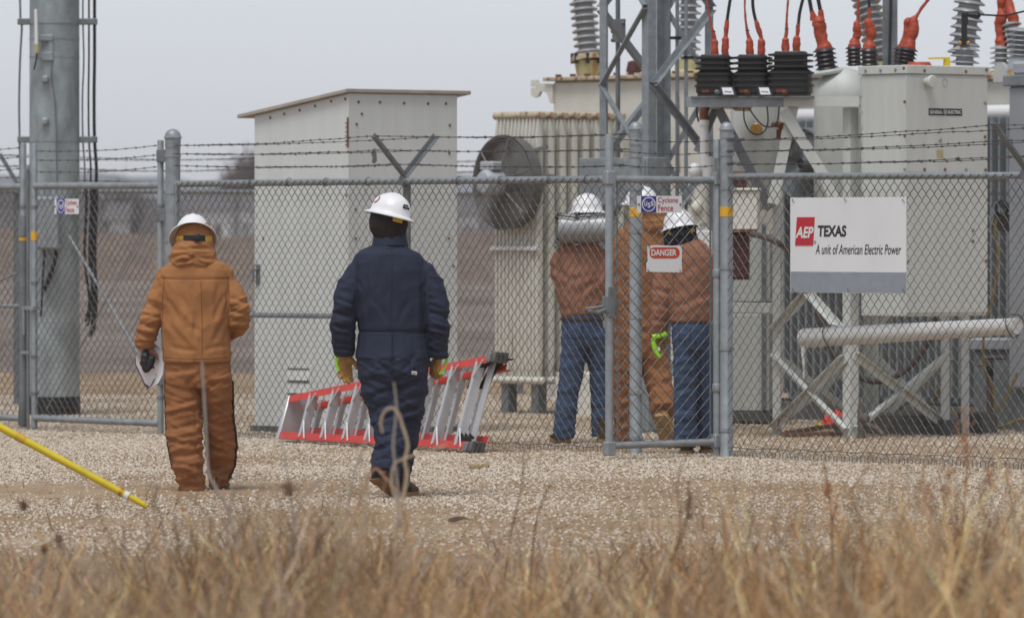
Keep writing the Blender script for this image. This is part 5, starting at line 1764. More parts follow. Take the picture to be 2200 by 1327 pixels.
ps.part('upright', MB().tube([LCF.onb(2128, 915, -.3), LCF.onb(2126, 772, -.3)], .03, 10), 'hose')
ps.part('cross_arm', MB().tube([LCF.onb(2112, 768, -.3), LCF.onb(2160, 768, -.3)], .016, 8), 'hose')
ps.part('clamp', MB().box(LCF.onb(2120, 0, -.3).x, LCF.onb(2134, 0, -.3).x, -.34, -.26, LCF.onb(0, 800, -.3).z, LCF.onb(0, 778, -.3).z), 'black', bevel=.006)
yr = Thing('yellow_rope', 'loose yellow rope hanging down beside the right legs of the breaker frame', 'rope', Vector((P(2115, 900, 51.9).x, 51.9, 0)))
for pts, r in (([(2140, 470), (2138, 500), (2144, 545), (2138, 610), (2130, 650), (2118, 690), (2113, 730), (2115, 790), (2128, 820), (2135, 850), (2138, 890)], .011),
               ([(2185, 800), (2172, 830), (2155, 865), (2132, 895), (2115, 905)], .012), ([(2030, 800), (2022, 825), (2008, 855), (2001, 866)], .012), ([(2060, 790), (2072, 785)], .012), ([(2100, 785), (2112, 784)], .012),
               ([(2140, 918), (2165, 912), (2185, 902), (2200, 900)], .013)):
    cable(yr, [P(x, y, 51.9) for x, y in pts], r, 'rope', world=True, name='strand')
q = P(2146, 455, 53)
jb = Thing('hose_reel', 'grey bracket with coiled black lead on the dark radiator right of the cabinet', 'bracket', q)
jb.part('bracket', MB().bar((-.07, 0, -.1), (-.02, 0, .08), .02, .03).bar((-.02, 0, .08), (.1, 0, .0), .02, .03), 'galv')
jb.part('lead_coil', MB().tube([(.02 + .05 * math.cos(t), -.02 - .004 * t, .03 + .06 * math.sin(t)) for t in [i * .45 for i in range(44)]], .010, 6), 'black')
jb.part('back_box', MB().box(-.05, .12, .0, .2, -.16, -.02), 'hose', bevel=.01)
sc_ = Thing('steel_column', 'tall plain grey steel column rising behind the pale breaker cabinet', 'column', Frame(Vector((P(1912, 900, 55.2).x, 55.2, 0)), Vector((1, 0, 0))))
sc_.part('shaft', MB().box(-.062, .062, -.05, .05, -.05, 6.6), 'galv_dark', bevel=.006)
sc_.part('base_plate', MB().box(-.14, .14, -.14, .14, -.04, .02), 'galv_dark')
cable(sc_, [Vector((.012, -.06, 6.6)), Vector((.008, -.06, 4)), Vector((-.01, -.06, 3.0)), Vector((-.02, -.06, 2.4))], .012)
fb = Thing('concrete_footing', 'dark concrete footing block under the right side of the breaker frame', 'footing', BR)
q0, q1 = BR.ona(1930, 940, -.12), BR.ona(2033, 886, -.12)
fb.part('block', MB().box(-.55, -.12, q0.y, q1.y, -.06, q1.z), 'conc_dark', bevel=.015)
fb.part('block', MB().box(-.30, .02, q1.y + .28, q1.y + .45, -.06, q1.z), 'conc_dark', bevel=.015)
fb.part('skid', MB().box(-1.2, .1, q0.y + .3, q0.y + .5, -.06, .12), 'conc_dark', bevel=.01)
hh_ = Thing('orange_hard_hat', 'bright orange hard hat lying on the gravel behind the frame leg', 'hard hat', P(1796, 897, 53.2))
hb = MB()
hb.lathe([(.125, .0), (.145, .004), (.145, .012), (.115, .02), (.11, .07), (.085, .115), (.045, .135), (.004, .14)], 22)
hh_.e.location.z = 0.012
hh_.part('shell', hb, 'hiviz')
hh_.part('yellow_strap', MB().tube([(-.148, -.02, .012), (-.155, -.06, .03), (-.12, -.10, .02)], .010, 6), 'safety_yellow')
dbr = Thing('scrap_timber', 'broken brown timber offcut and bent wire on gravel below the cross brace', 'scrap', P(1760, 925, 51.2))
dbr.e.location.z = 0
dbr.part('plank', MB().bar((-.25, .0, .03), (.28, .25, .10), .09, .03), 'wood')
dbr.part('plank', MB().bar((-.3, -.12, .02), (.35, -.08, .025), .12, .025), 'wood')
m = MB()
m.tube([(-.28 + .05 * math.cos(t), -.15, .10 + .07 * math.sin(t)) for t in [i * .5 for i in range(12)]], .006, 5)
dbr.part('bent_wire', m, 'rust')
m = MB().tube([(.08 + .05 * math.cos(t), -.05, .16 + .06 * math.sin(t)) for t in [i * .5 for i in range(9)]], .006, 5)
dbr.part('bent_wire', m, 'rust')
vl = Thing('valve_fitting', 'rusty pipe valve fitting standing at the foot of the middle frame leg', 'valve', Vector((P(1850, 915, 50.6).x, 50.6, 0)))
vl.part('pipe', MB().tube([(0, 0, 0), (0, 0, .22), (.0, 0, .30)], [.03, .03, .02], 10), 'hose')
vl.part('body', MB().ball((0.02, 0, .16), (.05, .045, .05), 12, 8), 'hose')
vl.part('outlet', MB().tube([(-.02, 0, .14), (.12, -.03, .08), (.17, -.04, .03)], .022, 9), 'hose')

# white tube tied along the inside of the right fence
q0, q1 = FF.onb(1728, 726, .10), FF.onb(2186, 700, .10)
tb_ = Thing('white_tube', 'long white plastic tube wired level along the inside of the right fence', 'tube', Frame(FF.M @ Vector((q0.x, .1, 0))))
L_ = q1.x - q0.x
def tz(f): return q0.z + (q1.z - q0.z) * f
tb_.part('tube', MB().tube([(-.02, 0, tz(0)), (0, 0, tz(0)), (.35 * L_, 0, tz(.35)), (L_, 0, tz(1))], [.055, .069, .066, .056], 20), 'pvc', ang=50)
tb_.part('end_lip', MB().tube([(.02, -.03, tz(0) - .055), (.035, -.045, tz(0) - .12), (.04, -.04, tz(0) - .22), (.036, -.04, tz(0) - .28)], [.02, .012, .008, .006], 8), 'pvc')
for f in (.13, .985):
    tb_.part('wire_loop', MB().tube([(f * L_ + .02 * math.sin(t * 2), .078 * math.cos(t), tz(f) + .082 * math.sin(t)) for t in [i * 6.2832 / 18 for i in range(18)]], .0045, 5, close=True), 'barb')
MT['drum'] = mat('dull_zinc_drum', (0.36, 0.37, 0.37), 0.45, 0.2, 0.08, 8)
# ------------------------------------------------------------------ people
def remesh(mb, vox, it=3, fac=.5):
    me = mb.mesh('form', 'black', smooth=False)
    o = bpy.data.objects.new('form', me)
    COL.objects.link(o)
    m = o.modifiers.new('r', 'REMESH')
    m.mode = 'VOXEL'
    m.voxel_size = vox
    s = o.modifiers.new('s', 'SMOOTH')
    s.factor = fac
    s.iterations = it
    dg = bpy.context.evaluated_depsgraph_get()
    out = bpy.data.meshes.new_from_object(o.evaluated_get(dg))
    bpy.data.objects.remove(o)
    out.polygons.foreach_set('use_smooth', [True] * len(out.polygons))
    return out

def wrinkle(me, fn):
    n = len(me.vertices)
    co = np.empty(n * 3); me.vertices.foreach_get('co', co); co = co.reshape(-1, 3)
    no = np.empty(n * 3); me.vertex_normals.foreach_get('vector', no); no = no.reshape(-1, 3)
    d = np.array([fn(Vector(c)) for c in co])
    me.vertices.foreach_set('co', (co + no * d[:, None]).ravel())
    me.update()

def ridge(p, f, seed, rot=0.0, warp=.5):
    """crease pattern: f = frequencies, folds lying across the steepest one"""
    c, s = math.cos(rot), math.sin(rot)
    x, z = p.x * c + p.z * s, -p.x * s + p.z * c
    q = Vector((x * f[0] + seed, p.y * f[1], z * f[2]))
    w = noise.noise(q * .6 + Vector((7.3, 2.1, seed)))
    n = noise.noise(q + Vector((w, w, w)) * warp)
    return 1.6 * (1 - min(1.0, 2.4 * abs(n)) ** .8) - .6

class Person:
    def __init__(s, label, px, py, seed=1, group=None):
        s.Y = FPX * CAMH / (py - CY)
        s.s = FPX / s.Y
        s.base = Vector(((px - CX) / s.s, s.Y, 0))
        s.t = Thing('person', label, 'person', s.base, group)
        s.seed = seed
        s.bodymb = MB()
    def p(s, px, py, d=0.0):
        return P(px, py, s.Y + d) - s.base
    def nodes(s, L):
        pts, rad = [], []
        for q in L:
            px, py, d, r = q[:4]
            dep = q[4] if len(q) > 4 else r / s.s
            pts.append(s.p(px, py, d))
            rad.append((r / s.s, dep))
        return pts, rad
    def limb(s, mb, L, n=18, shrink=None):
        pts, rad = s.nodes(L)
        mb.tube(pts, rad, n, side=(1, 0, 0))
        if shrink:
            s.bodymb.tube(pts, [(a * shrink, b * shrink) for a, b in rad], 14, side=(1, 0, 0))
    def cloth(s, name, limbs, mk, fn, vox=.011, shrink=.78, label=None, it=3, folds=()):
        mb = MB()
        for L in limbs:
            s.limb(mb, L, shrink=shrink)
        me = remesh(mb, vox, it)
        if fn: wrinkle(me, fn)
        if folds: s.crease(me, folds)
        me.materials.clear()
        me.materials.append(MT[mk])
        o = s.t.part(name, me, label=label)
        o['_tmp'] = 0
        del o['_tmp']
        return o
    def crease(s, me, folds, k=.62):
        """single folds of cloth: a sunk line with a raised roll below it, along the given strokes"""
        n = len(me.vertices)
        co = np.empty(n * 3); me.vertices.foreach_get('co', co); co = co.reshape(-1, 3)
        no = np.empty(n * 3); me.vertex_normals.foreach_get('vector', no); no = no.reshape(-1, 3)
        W = co + np.array(s.base)
        px = CX + W[:, 0] / W[:, 1] * FPX
        py = CY - (W[:, 2] - CAMH) / W[:, 1] * FPX
        d = np.zeros(n)
        r = random.Random(s.seed * 7 + len(folds))
        for (x0, y0, x1, y1, a, w) in folds:
            L = math.hypot(x1 - x0, y1 - y0)
            ux, uy = (x1 - x0) / L, (y1 - y0) / L
            bow = r.uniform(-.10, .10) * L
            t = ((px - x0) * ux + (py - y0) * uy) / L
            q = -(px - x0) * uy + (py - y0) * ux
            if ux < 0: q = -q
            q = q - bow * 4 * t * (1 - t)
            e = np.clip(np.minimum(t, 1 - t) * 4 + .15, 0, 1) * (t > -.05) * (t < 1.05)
            d += e * a * k * .001 * (-np.exp(-(q / w) ** 2) + .75 * np.exp(-((q - 1.9 * w) / (1.15 * w)) ** 2) + .35 * np.exp(-((q + 2.0 * w) / (1.4 * w)) ** 2))
        me.vertices.foreach_set('co', (co + no * d[:, None]).ravel())
        me.update()
    def tree(s, o):
        me = o.data
        return BVHTree.FromPolygons([v.co.copy() for v in me.vertices], [tuple(p.vertices) for p in me.polygons])
    def seam(s, o, bvh, pix, mk, r=.0026, name='seam', step=6.0, lift=.0):
        c = CAM - s.base
        pts = []
        for i in range(len(pix) - 1):
            a, b = Vector(pix[i]), Vector(pix[i + 1])
            k = max(2, int((b - a).length / step))
            for j in range(k + (i == len(pix) - 2)):
                q = a.lerp(b, j / k)
                d = Vector(((q.x - CX) / FPX, 1, (CY - q.y) / FPX)).normalized()
                h = bvh.ray_cast(c, d)
                if h[0] is not None:
                    pts.append(h[0] - d * lift)
        if len(pts) > 2:
            s.t.part(name, MB().tube(pts, r, 5), mk, parent=o)
    def patch(s, o, bvh, quad, mk, name, lift=.004, thick=.003):
        c = CAM - s.base
        pts = []
        for q in quad:
            d = Vector(((q[0] - CX) / FPX, 1, (CY - q[1]) / FPX)).normalized()
            h = bvh.ray_cast(c, d)
            if h[0] is None: return
            pts.append(h[0] - d * lift)
        d = Vector((0, thick, 0))
        n = len(pts)
        s.t.part(name, MB().add(pts + [p + d for p in pts], [tuple(range(n)), tuple(range(2 * n - 1, n - 1, -1))] + [(i, (i + 1) % n, n + (i + 1) % n, n + i) for i in range(n)]), mk, parent=o)
    def head(s, px, py, yaw=0.0, d=0.02, r=.082):
        c = s.p(px, py, d)
        M = RZ(yaw)
        b = s.bodymb
        b.ball(c, (r * .95, r * 1.18, r * 1.32), 18, 14, M)
        b.ball(c + M @ Vector((0, r * .62, -r * .75)), (r * .62, r * .55, r * .6), 12, 9, M)
        b.tube([c + M @ Vector((0, r * 1.12, r * .15)), c + M @ Vector((0, r * 1.38, -r * .25)), c + M @ Vector((0, r * 1.15, -r * .35))], [r * .10, r * .19, r * .16], 8)
        b.tube([c + M @ Vector((-r * .35, r * 1.05, -r * .72)), c + M @ Vector((0, r * 1.18, -r * .70)), c + M @ Vector((r * .35, r * 1.05, -r * .72))], r * .09, 7)
        for sg in (-1, 1):
            b.ball(c + M @ Vector((sg * r * .97, -.05 * r, -.1 * r)), (r * .12, r * .26, r * .36), 8, 6, M)
            s.t.part('eye', MB().ball(c + M @ Vector((sg * r * .38, r * 1.08, r * .02)), r * .13, 8, 6), 'white')
        b.tube([c + Vector((0, -.01, -r * .6)), c + Vector((0, -.015, -r * 2.2))], [r * .70, r * .78], 14)
    def finish(s, vox=.009):
        me = remesh(s.bodymb, vox, 2)
        me.materials.clear()
        me.materials.append(MT['skin'])
        s.t.part('body', me)

def hand(mb, M, L=.19, curl=(25, 30, 34, 40), thumb=20, r=.0112, mirror=1):
    k = L / .19
    def A(x, y, z): return M @ Vector((x * mirror * k, y * k, z * k))
    sx = M.to_3x3() @ Vector((1, 0, 0))
    mb.tube([A(0, 0, -.03), A(0, 0, 0), A(.002, 0, .045), A(.002, 0, .085), A(0, .002, .104)], [(.027 * k, .021 * k), (.029 * k, .020 * k), (.040 * k, .019 * k), (.043 * k, .016 * k), (.038 * k, .011 * k)], 14, side=sx)
    for i, (x, ln, z0) in enumerate(((.031, .070, .094), (.011, .079, .100), (-.011, .074, .097), (-.031, .058, .088))):
        pts = [A(x * .95, 0, z0 - .02)]
        y, z, a = 0.0, z0, R(curl[i] * .5)
        pts.append(A(x, 0, z0))
        for seg in (.45, .32, .23):
            y += ln * seg * math.sin(a)
            z += ln * seg * math.cos(a)
            pts.append(A(x * (1.06), y, z))
            a += R(curl[i])
        mb.tube(pts, [r * k, r * k * 1.02, r * k, r * k * .92, r * k * .72], 9)
    t = R(thumb)
    mb.tube([A(.018, .006, .012), A(.040, .012, .040), A(.054 + .012 * math.cos(t), .016 + .012 * math.sin(t), .066), A(.058 + .010 * math.cos(t), .022 + .02 * math.sin(t), .094)], [r * k * 1.3, r * k * 1.3, r * k * 1.1, r * k * .8], 9)

def frame_from(o, z, x):
    z = Vector(z).normalized()
    x = Vector(x)
    x = (x - z * x.dot(z)).normalized()
    y = z.cross(x)
    return Matrix(((x.x, y.x, z.x, o[0]), (x.y, y.y, z.y, o[1]), (x.z, y.z, z.z, o[2]), (0, 0, 0, 1)))

def hard_hat(pr, px, py, d=0.0, yaw=0, pitch=0, roll=0, a=.118, b=.142, h=.120, brim=.034, drop=.016, label=None):
    """full-brim hat; px,py is the middle of the brim plane"""
    M = Matrix.Translation(pr.p(px, py, d)) @ RZ(R(yaw)) @ RX(R(pitch)) @ RY(R(roll))
    n = 40
    def ring(f, z, lift=True):
        out = []
        for k in range(n):
            t = 2 * math.pi * k / n
            x, y = a * f * math.cos(t), b * f * math.sin(t)
            zz = z
            if lift and z > 0:                          # three raised ribs from front to back
                for xc, am in ((0, .007), (-.042, .004), (.042, .004)):
                    zz += am * math.exp(-((x - xc) / .010) ** 2) * min(1, (z / h) * 1.3) * (1 if abs(y) < b * .9 else .6)
            out.append(M @ Vector((x, y, zz)))
        return out
    def brimring(e, z):
        out = []
        for k in range(n):
            t = 2 * math.pi * k / n
            out.append(M @ Vector(((a + e) * math.cos(t), (b + e * (1.25 if math.sin(t) > 0 else 1.0)) * math.sin(t), z)))
        return out
    mb = MB()
    prof = [brimring(brim * .98, -drop - .003), brimring(brim, -drop), brimring(brim * .98, -drop + .004), brimring(brim * .55, -drop * .45 + .004), brimring(.006, .003), ring(1.0, .012, False)]
    for t in (12, 26, 40, 53, 65, 76, 85):
        prof.append(ring(math.cos(R(t)) ** .9, .010 + h * math.sin(R(t))))
    prof.append([M @ Vector((0.002 * math.cos(2 * math.pi * k / n), .002 * math.sin(2 * math.pi * k / n), h + .017)) for k in range(n)])
    mb.rings(prof, cap=False)
    sh = pr.t.part('hard_hat', mb, 'hat', ang=50, label=label)
    un = MB()
    un.rings([brimring(brim * .98, -drop - .003), brimring(brim * .55, -drop * .45 - .001), brimring(-.004, -.002), [M @ Vector((p.x, p.y, p.z)) for p in [Vector((a * .93 * math.cos(2 * math.pi * k / n), b * .93 * math.sin(2 * math.pi * k / n), .03)) for k in range(n)]],
              [M @ Vector((a * .6 * math.cos(2 * math.pi * k / n), b * .6 * math.sin(2 * math.pi * k / n), h * .75)) for k in range(n)], [M @ Vector((.002 * math.cos(2 * math.pi * k / n), .002 * math.sin(2 * math.pi * k / n), h * .95)) for k in range(n)]], cap=False)
    pr.t.part('hat_lining', un, 'hat_under', parent=sh)
    return sh, M

def headband(pr, sh, M, r, z0, z1, a0, a1, mk, name, ry=None, t=.003):
    ry = ry or r
    inner, outer = [], []
    mb = MB()
    rs = []
    for k in range(17):
        an = R(a0 + (a1 - a0) * k / 16)
        c, s_ = math.cos(an), math.sin(an)
        rs.append([M @ Vector((r * c, ry * s_, z0)), M @ Vector(((r + t) * c, (ry + t) * s_, z0)), M @ Vector(((r + t) * c, (ry + t) * s_, z1)), M @ Vector((r * c, ry * s_, z1))])
    mb.rings(rs)
    return pr.t.part(name, mb, mk, parent=sh)

def boot(pr, heel, toe, up=(0, 0, 1), w=.05, shaft=.14, mk='boot', solemk='sole', lean=(0, 0, 1), name='boot'):
    """heel and toe are points on the ground side of the sole"""
    heel, toe = Vector(heel), Vector(toe)
    f = (toe - heel)
    Lf = f.length
    f.normalize()
    up = Vector(up)
    up = (up - f * up.dot(f)).normalized()
    sd = f.cross(up)
    def A(x, y, z): return heel + sd * x + f * y * Lf + up * z
    rs = []
    for (y, hw, z0, z1) in ((0.0, .55, .03, .09), (.04, .72, .026, .12), (.2, .78, .026, .13), (.42, .82, .026, .105), (.62, .96, .026, .085), (.8, .98, .026, .07), (.93, .8, .026, .055), (1.0, .45, .03, .042)):
        ring = []
        for k in range(14):
            t = 2 * math.pi * k / 14
            ring.append(A(w * hw * math.copysign(abs(math.cos(t)) ** .8, math.cos(t)), y, (z0 + z1) / 2 + (z1 - z0) / 2 * math.sin(t)))
        rs.append(ring)
    mb = MB().rings(rs)
    lean = Vector(lean).normalized()
    a = A(0, .2, .07)
    mb.tube([a, a + lean * shaft * .5, a + lean * shaft], [(w * .8, w * 1.15), (w * .86, w * 1.0), (w * .95, w * 1.05)], 14, side=sd)
    o = pr.t.part(name, mb, mk, ang=60)
    so = MB()
    for y0, y1, zz in ((0, .30, .0), (.36, 1.0, .006)):
        rs = []
        for i in range(8):
            y = y0 + (y1 - y0) * i / 7
            hw = np.interp(y, [0, .05, .2, .42, .62, .8, .93, 1.0], [.55, .80, .84, .80, 1.0, 1.03, .86, .48]) * w
            rs.append([A(-hw, y, zz), A(hw, y, zz), A(hw, y, .032), A(-hw, y, .032)])
        so.rings(rs)
    so.rings([[A(-w * .78, .28, .016), A(w * .78, .28, .016), A(w * .78, .28, .032), A(-w * .78, .28, .032)], [A(-w * .80, .40, .014), A(w * .80, .40, .014), A(w * .80, .40, .032), A(-w * .80, .40, .032)]])
    s_ = pr.t.part('sole', so, solemk, parent=o)
    return o, A

def glove(pr, M, mk, L=.21, curl=(20, 24, 28, 34), thumb=10, mirror=1, r=.0128, fn=None, name='glove', cuff=None):
    mb = MB()
    hand(mb, M, L, curl, thumb, r, mirror)
    me = remesh(mb, .0055, 2)
    wrinkle(me, lambda p: .0018 * ridge(p, (22, 22, 40), 3))
    me.materials.clear()
    me.materials.append(MT[mk])
    return pr.t.part(name, me)

def amp(z, tab):
    return float(np.interp(z, [t[0] for t in tab], [t[1] for t in tab]))

# ---- the man in navy coveralls
m1 = Person('worker in navy coveralls and white hard hat walking away towards the fence', 843, 1068, 1)
def w1(p):
    arm = abs(p.x + .01) > .235 and p.z > .80
    if arm:
        e = amp(p.z, [(.85, .008), (.95, .018), (1.1, .017), (1.25, .009), (1.45, .005)])
        return e * .95 * (.65 * ridge(p, (2.6, 2.6, 11), 2, .25 if p.x < 0 else -.25) + .4 * ridge(p, (5, 5, 20), 5, -.3))
    e = amp(p.z, [(.05, .018), (.25, .014), (.5, .013), (.70, .011), (.9, .008), (1.0, .007), (1.15, .006), (1.5, .005)])
    if p.z < .85:
        rot = .75 if p.x < 0 else -.75
        return e * (.6 * ridge(p, (2.5, 2.5, 11), 1, rot * .6) + .5 * ridge(p, (5, 5, 18), 9, -rot * .5)) - (.008 * math.exp(-((p.x - .005) / .012) ** 2) if .66 < p.z < .95 and p.y < 0 else 0)
    w = .9 * ridge(p, (7, 4, 2.6), 4, .25 if p.x > 0 else -.25) + .3 * ridge(p, (3, 3, 10), 6, .4)
    return e * w - .006 * math.exp(-((p.z - 1.01) / .012) ** 2)
cov = m1.cloth('coveralls', [
    [(838, 508, .02, 27, .07), (838, 522, .015, 32, .085), (837, 533, .012, 46, .10), (837, 541, .01, 62, .11), (836, 551, 0, 74, .12), (836, 564, 0, 80, .13), (837, 582, 0, 82, .137), (838, 610, 0, 83, .14), (841, 655, 0, 78, .138), (843, 700, 0, 73, .132), (843, 714, 0, 72.5, .130), (843, 735, 0, 76, .14), (844, 770, -.005, 79, .155), (845, 800, -.005, 78, .15), (846, 826, 0, 68, .125)],
    [(777, 572, .0, 20), (769, 584, .0, 25), (754, 611, 0, 28.5), (743, 648, -.01, 28.5), (738, 685, -.01, 27), (738, 722, .01, 24.5), (739, 752, .03, 22), (739, 763, .035, 20)],
    [(899, 570, .0, 20), (909, 584, .0, 25), (925, 611, 0, 28.5), (933, 648, -.01, 28.5), (937, 685, -.01, 27.5), (941, 722, .01, 25.5), (942, 752, .03, 23.5), (942, 767, .035, 21)],
    [(815, 788, 0, 42, .13), (820, 840, .0, 45, .125), (832, 880, -.01, 41, .115), (838, 915, -.04, 38, .105), (839, 955, -.09, 35, .10), (833, 990, -.14, 33, .098), (828, 1010, -.17, 33, .10), (825, 1022, -.19, 31, .095)],
    [(872, 788, 0, 43, .13), (876, 840, .02, 43, .125), (873, 885, .03, 38, .115), (868, 920, .04, 35, .105), (859, 960, .06, 32, .10), (854, 1005, .07, 31, .10), (857, 1035, .06, 28, .10), (858, 1048, .06, 26, .09)],
], 'navy', w1, vox=.007, it=2, shrink=.66, folds=[(720, 640, 760, 655, 9, 4), (716, 668, 756, 684, 11, 4), (714, 694, 752, 706, 12, 4), (714, 718, 754, 724, 12, 4), (715, 737, 758, 742, 11, 3.5), (717, 751, 758, 755, 8, 3),
 (920, 640, 956, 652, 9, 4), (922, 672, 962, 684, 11, 4), (924, 704, 964, 712, 12, 4), (922, 728, 966, 736, 12, 4), (920, 748, 966, 754, 9, 3.5),
 (846, 818, 894, 756, 10, 5), (848, 826, 884, 792, 9, 4), (843, 812, 800, 762, 9, 5), (850, 838, 908, 816, 12, 5), (842, 836, 792, 812, 9, 5),
 (796, 856, 838, 838, 12, 5), (855, 862, 907, 846, 12, 5), (858, 888, 905, 874, 12, 4.5), (802, 884, 842, 868, 11, 4.5), (805, 910, 848, 893, 13, 5), (850, 915, 902, 905, 13, 5), (804, 938, 846, 926, 13, 4.5), (846, 946, 890, 934, 12, 4.5), (800, 966, 846, 955, 13, 4.5), (836, 976, 884, 968, 12, 4.5), (798, 992, 842, 986, 12, 4.5), (832, 1004, 884, 998, 12, 4.5), (798, 1012, 846, 1010, 10, 4),
 (786, 590, 776, 690, 6, 5), (899, 600, 906, 690, 6, 5), (800, 640, 836, 698, 6, 6), (884, 640, 852, 700, 6, 6), (760, 596, 778, 628, 8, 4), (918, 596, 904, 628, 8, 4), (820, 560, 800, 640, 5, 7), (862, 560, 882, 640, 5, 7)])
bv = m1.tree(cov)
for pix in ([(768, 560), (767, 600), (774, 650), (779, 702)], [(908, 556), (914, 600), (912, 650), (905, 704)], [(770, 707), (810, 710), (860, 709), (915, 704)], [(769, 716), (810, 719), (860, 718), (916, 713)], [(842, 722), (846, 770), (848, 800), (850, 825)], [(882, 745), (880, 790), (896, 797), (912, 790)], [(800, 530), (838, 534), (876, 530)]):
    m1.seam(cov, bv, pix, 'navy_seam')
m1.patch(cov, bv, [(884.5, 796), (896, 797.5), (895.5, 805), (884, 803.5)], 'signw', 'label_tag')
m1.patch(cov, bv, [(886, 800.5), (894, 801.5), (894, 803.2), (886, 802.2)], 'ink', 'label_print', lift=.006)
m1.patch(cov, bv, [(832, 510.5), (843, 511), (843, 515.5), (833, 515)], 'card', 'hanger_tag', lift=.008)
col = MB()
pts, rad = m1.nodes([(838, 528, .01, 40, .10), (838, 512, .012, 36, .093), (838, 502, .016, 34.5, .088), (838, 501, .016, 31, .08)])
col.tube(pts, rad, 24, side=(1, 0, 0))
m1.t.part('collar', col, 'navy', parent=cov)
hood = m1.cloth('hood', [[(834, 440, .03, 22, .07), (834, 452, .03, 36, .11), (834, 470, .02, 42, .118), (834, 488, .015, 42, .112), (837, 503, .01, 36, .10), (839, 520, .01, 32, .085)]], 'black_cloth', lambda p: .004 * ridge(p, (22, 10, 4), 3, .3), vox=.009, shrink=None)
m1.head(832, 476, R(50), r=.080)
sh, M = hard_hat(m1, 838, 461, .02, yaw=52, pitch=9, roll=11, a=.112, b=.132, h=.120, brim=.030, drop=.014)
headband(m1, sh, M, .108, -.040, -.010, 226, 258, 'strap', 'headband', ry=.125)
def hat_disc(pr, sh, M, az, el, r, mk, name, ry=None, a=.112, b=.132, h=.120, off=.002):
    c, s_ = math.cos(R(az)), math.sin(R(az))
    ce, se = math.cos(R(el)) ** .9, math.sin(R(el))
    q = Vector((a * ce * c, b * ce * s_, .010 + h * se))
    nrm = Vector((q.x / a ** 2, q.y / b ** 2, (q.z) / h ** 2 * .8)).normalized()
    MM = M @ frame_from(q + nrm * off, nrm, Vector((-s_, c, 0)))
    n = 24
    mb = MB()
    if ry is None:
        mb.lathe([(r, -.004), (r, .001)], n, MM)
    else:
        mb.add([MM @ Vector(v) for v in ((-r, -ry, -.006), (r, -ry, -.006), (r, ry, -.006), (-r, ry, -.006), (-r, -ry, .002), (r, -ry, .002), (r, ry, .002), (-r, ry, .002))], [(0, 3, 2, 1), (4, 5, 6, 7), (0, 1, 5, 4), (1, 2, 6, 5), (2, 3, 7, 6), (3, 0, 4, 7)])
    return pr.t.part(name, mb, mk, parent=sh)
hat_disc(m1, sh, M, 150, 30, .024, 'ink_red', 'sticker_ring')
hat_disc(m1, sh, M, 150, 30, .020, 'signw', 'sticker', off=.0035)
hat_disc(m1, sh, M, 262, 24, .025, 'ink', 'hat_label', .008)
hat_disc(m1, sh, M, 262, 30, .017, 'ink', 'hat_label', .007)
hat_disc(m1, sh, M, 262, 25.5, .017, 'signg', 'hat_print', .003, off=.005)
g = glove(m1, frame_from(m1.p(739, 760, .035), m1.p(742, 822, .06) - m1.p(739, 760, .035), (1, .35, 0)), 'glove', .205, (10, 22, 26, 30), -15)
for q in ([(722, 764), (722, 775), (724, 786), (728, 797)], [(752, 757), (757, 763)]):
    m1.t.part('glove_trim', MB().tube([m1.p(x, y, .03 - .01) for x, y in q], [.009] * len(q), 6), 'lime', parent=g)
m1.t.part('glove_cuff', MB().tube([m1.p(739, 757, .033), m1.p(739, 768, .037)], [(.056, .054), (.050, .046)], 18, side=(1, 0, 0)), 'glove', parent=g)
g = glove(m1, frame_from(m1.p(943, 764, .035), m1.p(930, 812, .05) - m1.p(943, 764, .035), (-.8, .8, 0)), 'glove', .19, (38, 44, 46, 50), 10, mirror=1)
for q in ([(961, 768), (960, 776), (957, 786)], [(956, 788), (951, 797), (944, 803)]):
    m1.t.part('glove_trim', MB().tube([m1.p(x, y, .015) for x, y in q], [.008] * len(q), 6), 'lime', parent=g)
# trailing boot with the sole turned to us, standing boot pointing right
hl, to = m1.p(801, 1030, -.16), m1.p(851, 1072, -.02)
to.z = 0.0
b1_, A1 = boot(m1, hl, to, up=Vector((.55, .62, .55)), w=.052, shaft=.12, lean=(.05, .12, 1))
for y0, y1 in ((.10, .24), (.46, .72)):
    so = MB()
    so.add([A1(-.02, y0, -.003), A1(.02, y0, -.003), A1(.02, y1, .002), A1(-.02, y1, .002), A1(-.02, y0, .004), A1(.02, y0, .004), A1(.02, y1, .008), A1(-.02, y1, .008)], [(0, 3, 2, 1), (4, 5, 6, 7), (0, 1, 5, 4), (1, 2, 6, 5), (2, 3, 7, 6), (3, 0, 4, 7)])
    m1.t.part('sole_inlay', so, 'sole_o', parent=b1_)
h2, t2 = m1.p(860, 1062, .05), m1.p(884, 1062, .28)
h2.z = t2.z = 0.0
h2.y -= .08
boot(m1, h2, Vector((h2.x + .075, h2.y + .27, 0)), w=.054, shaft=.15)
m1.finish(.010)

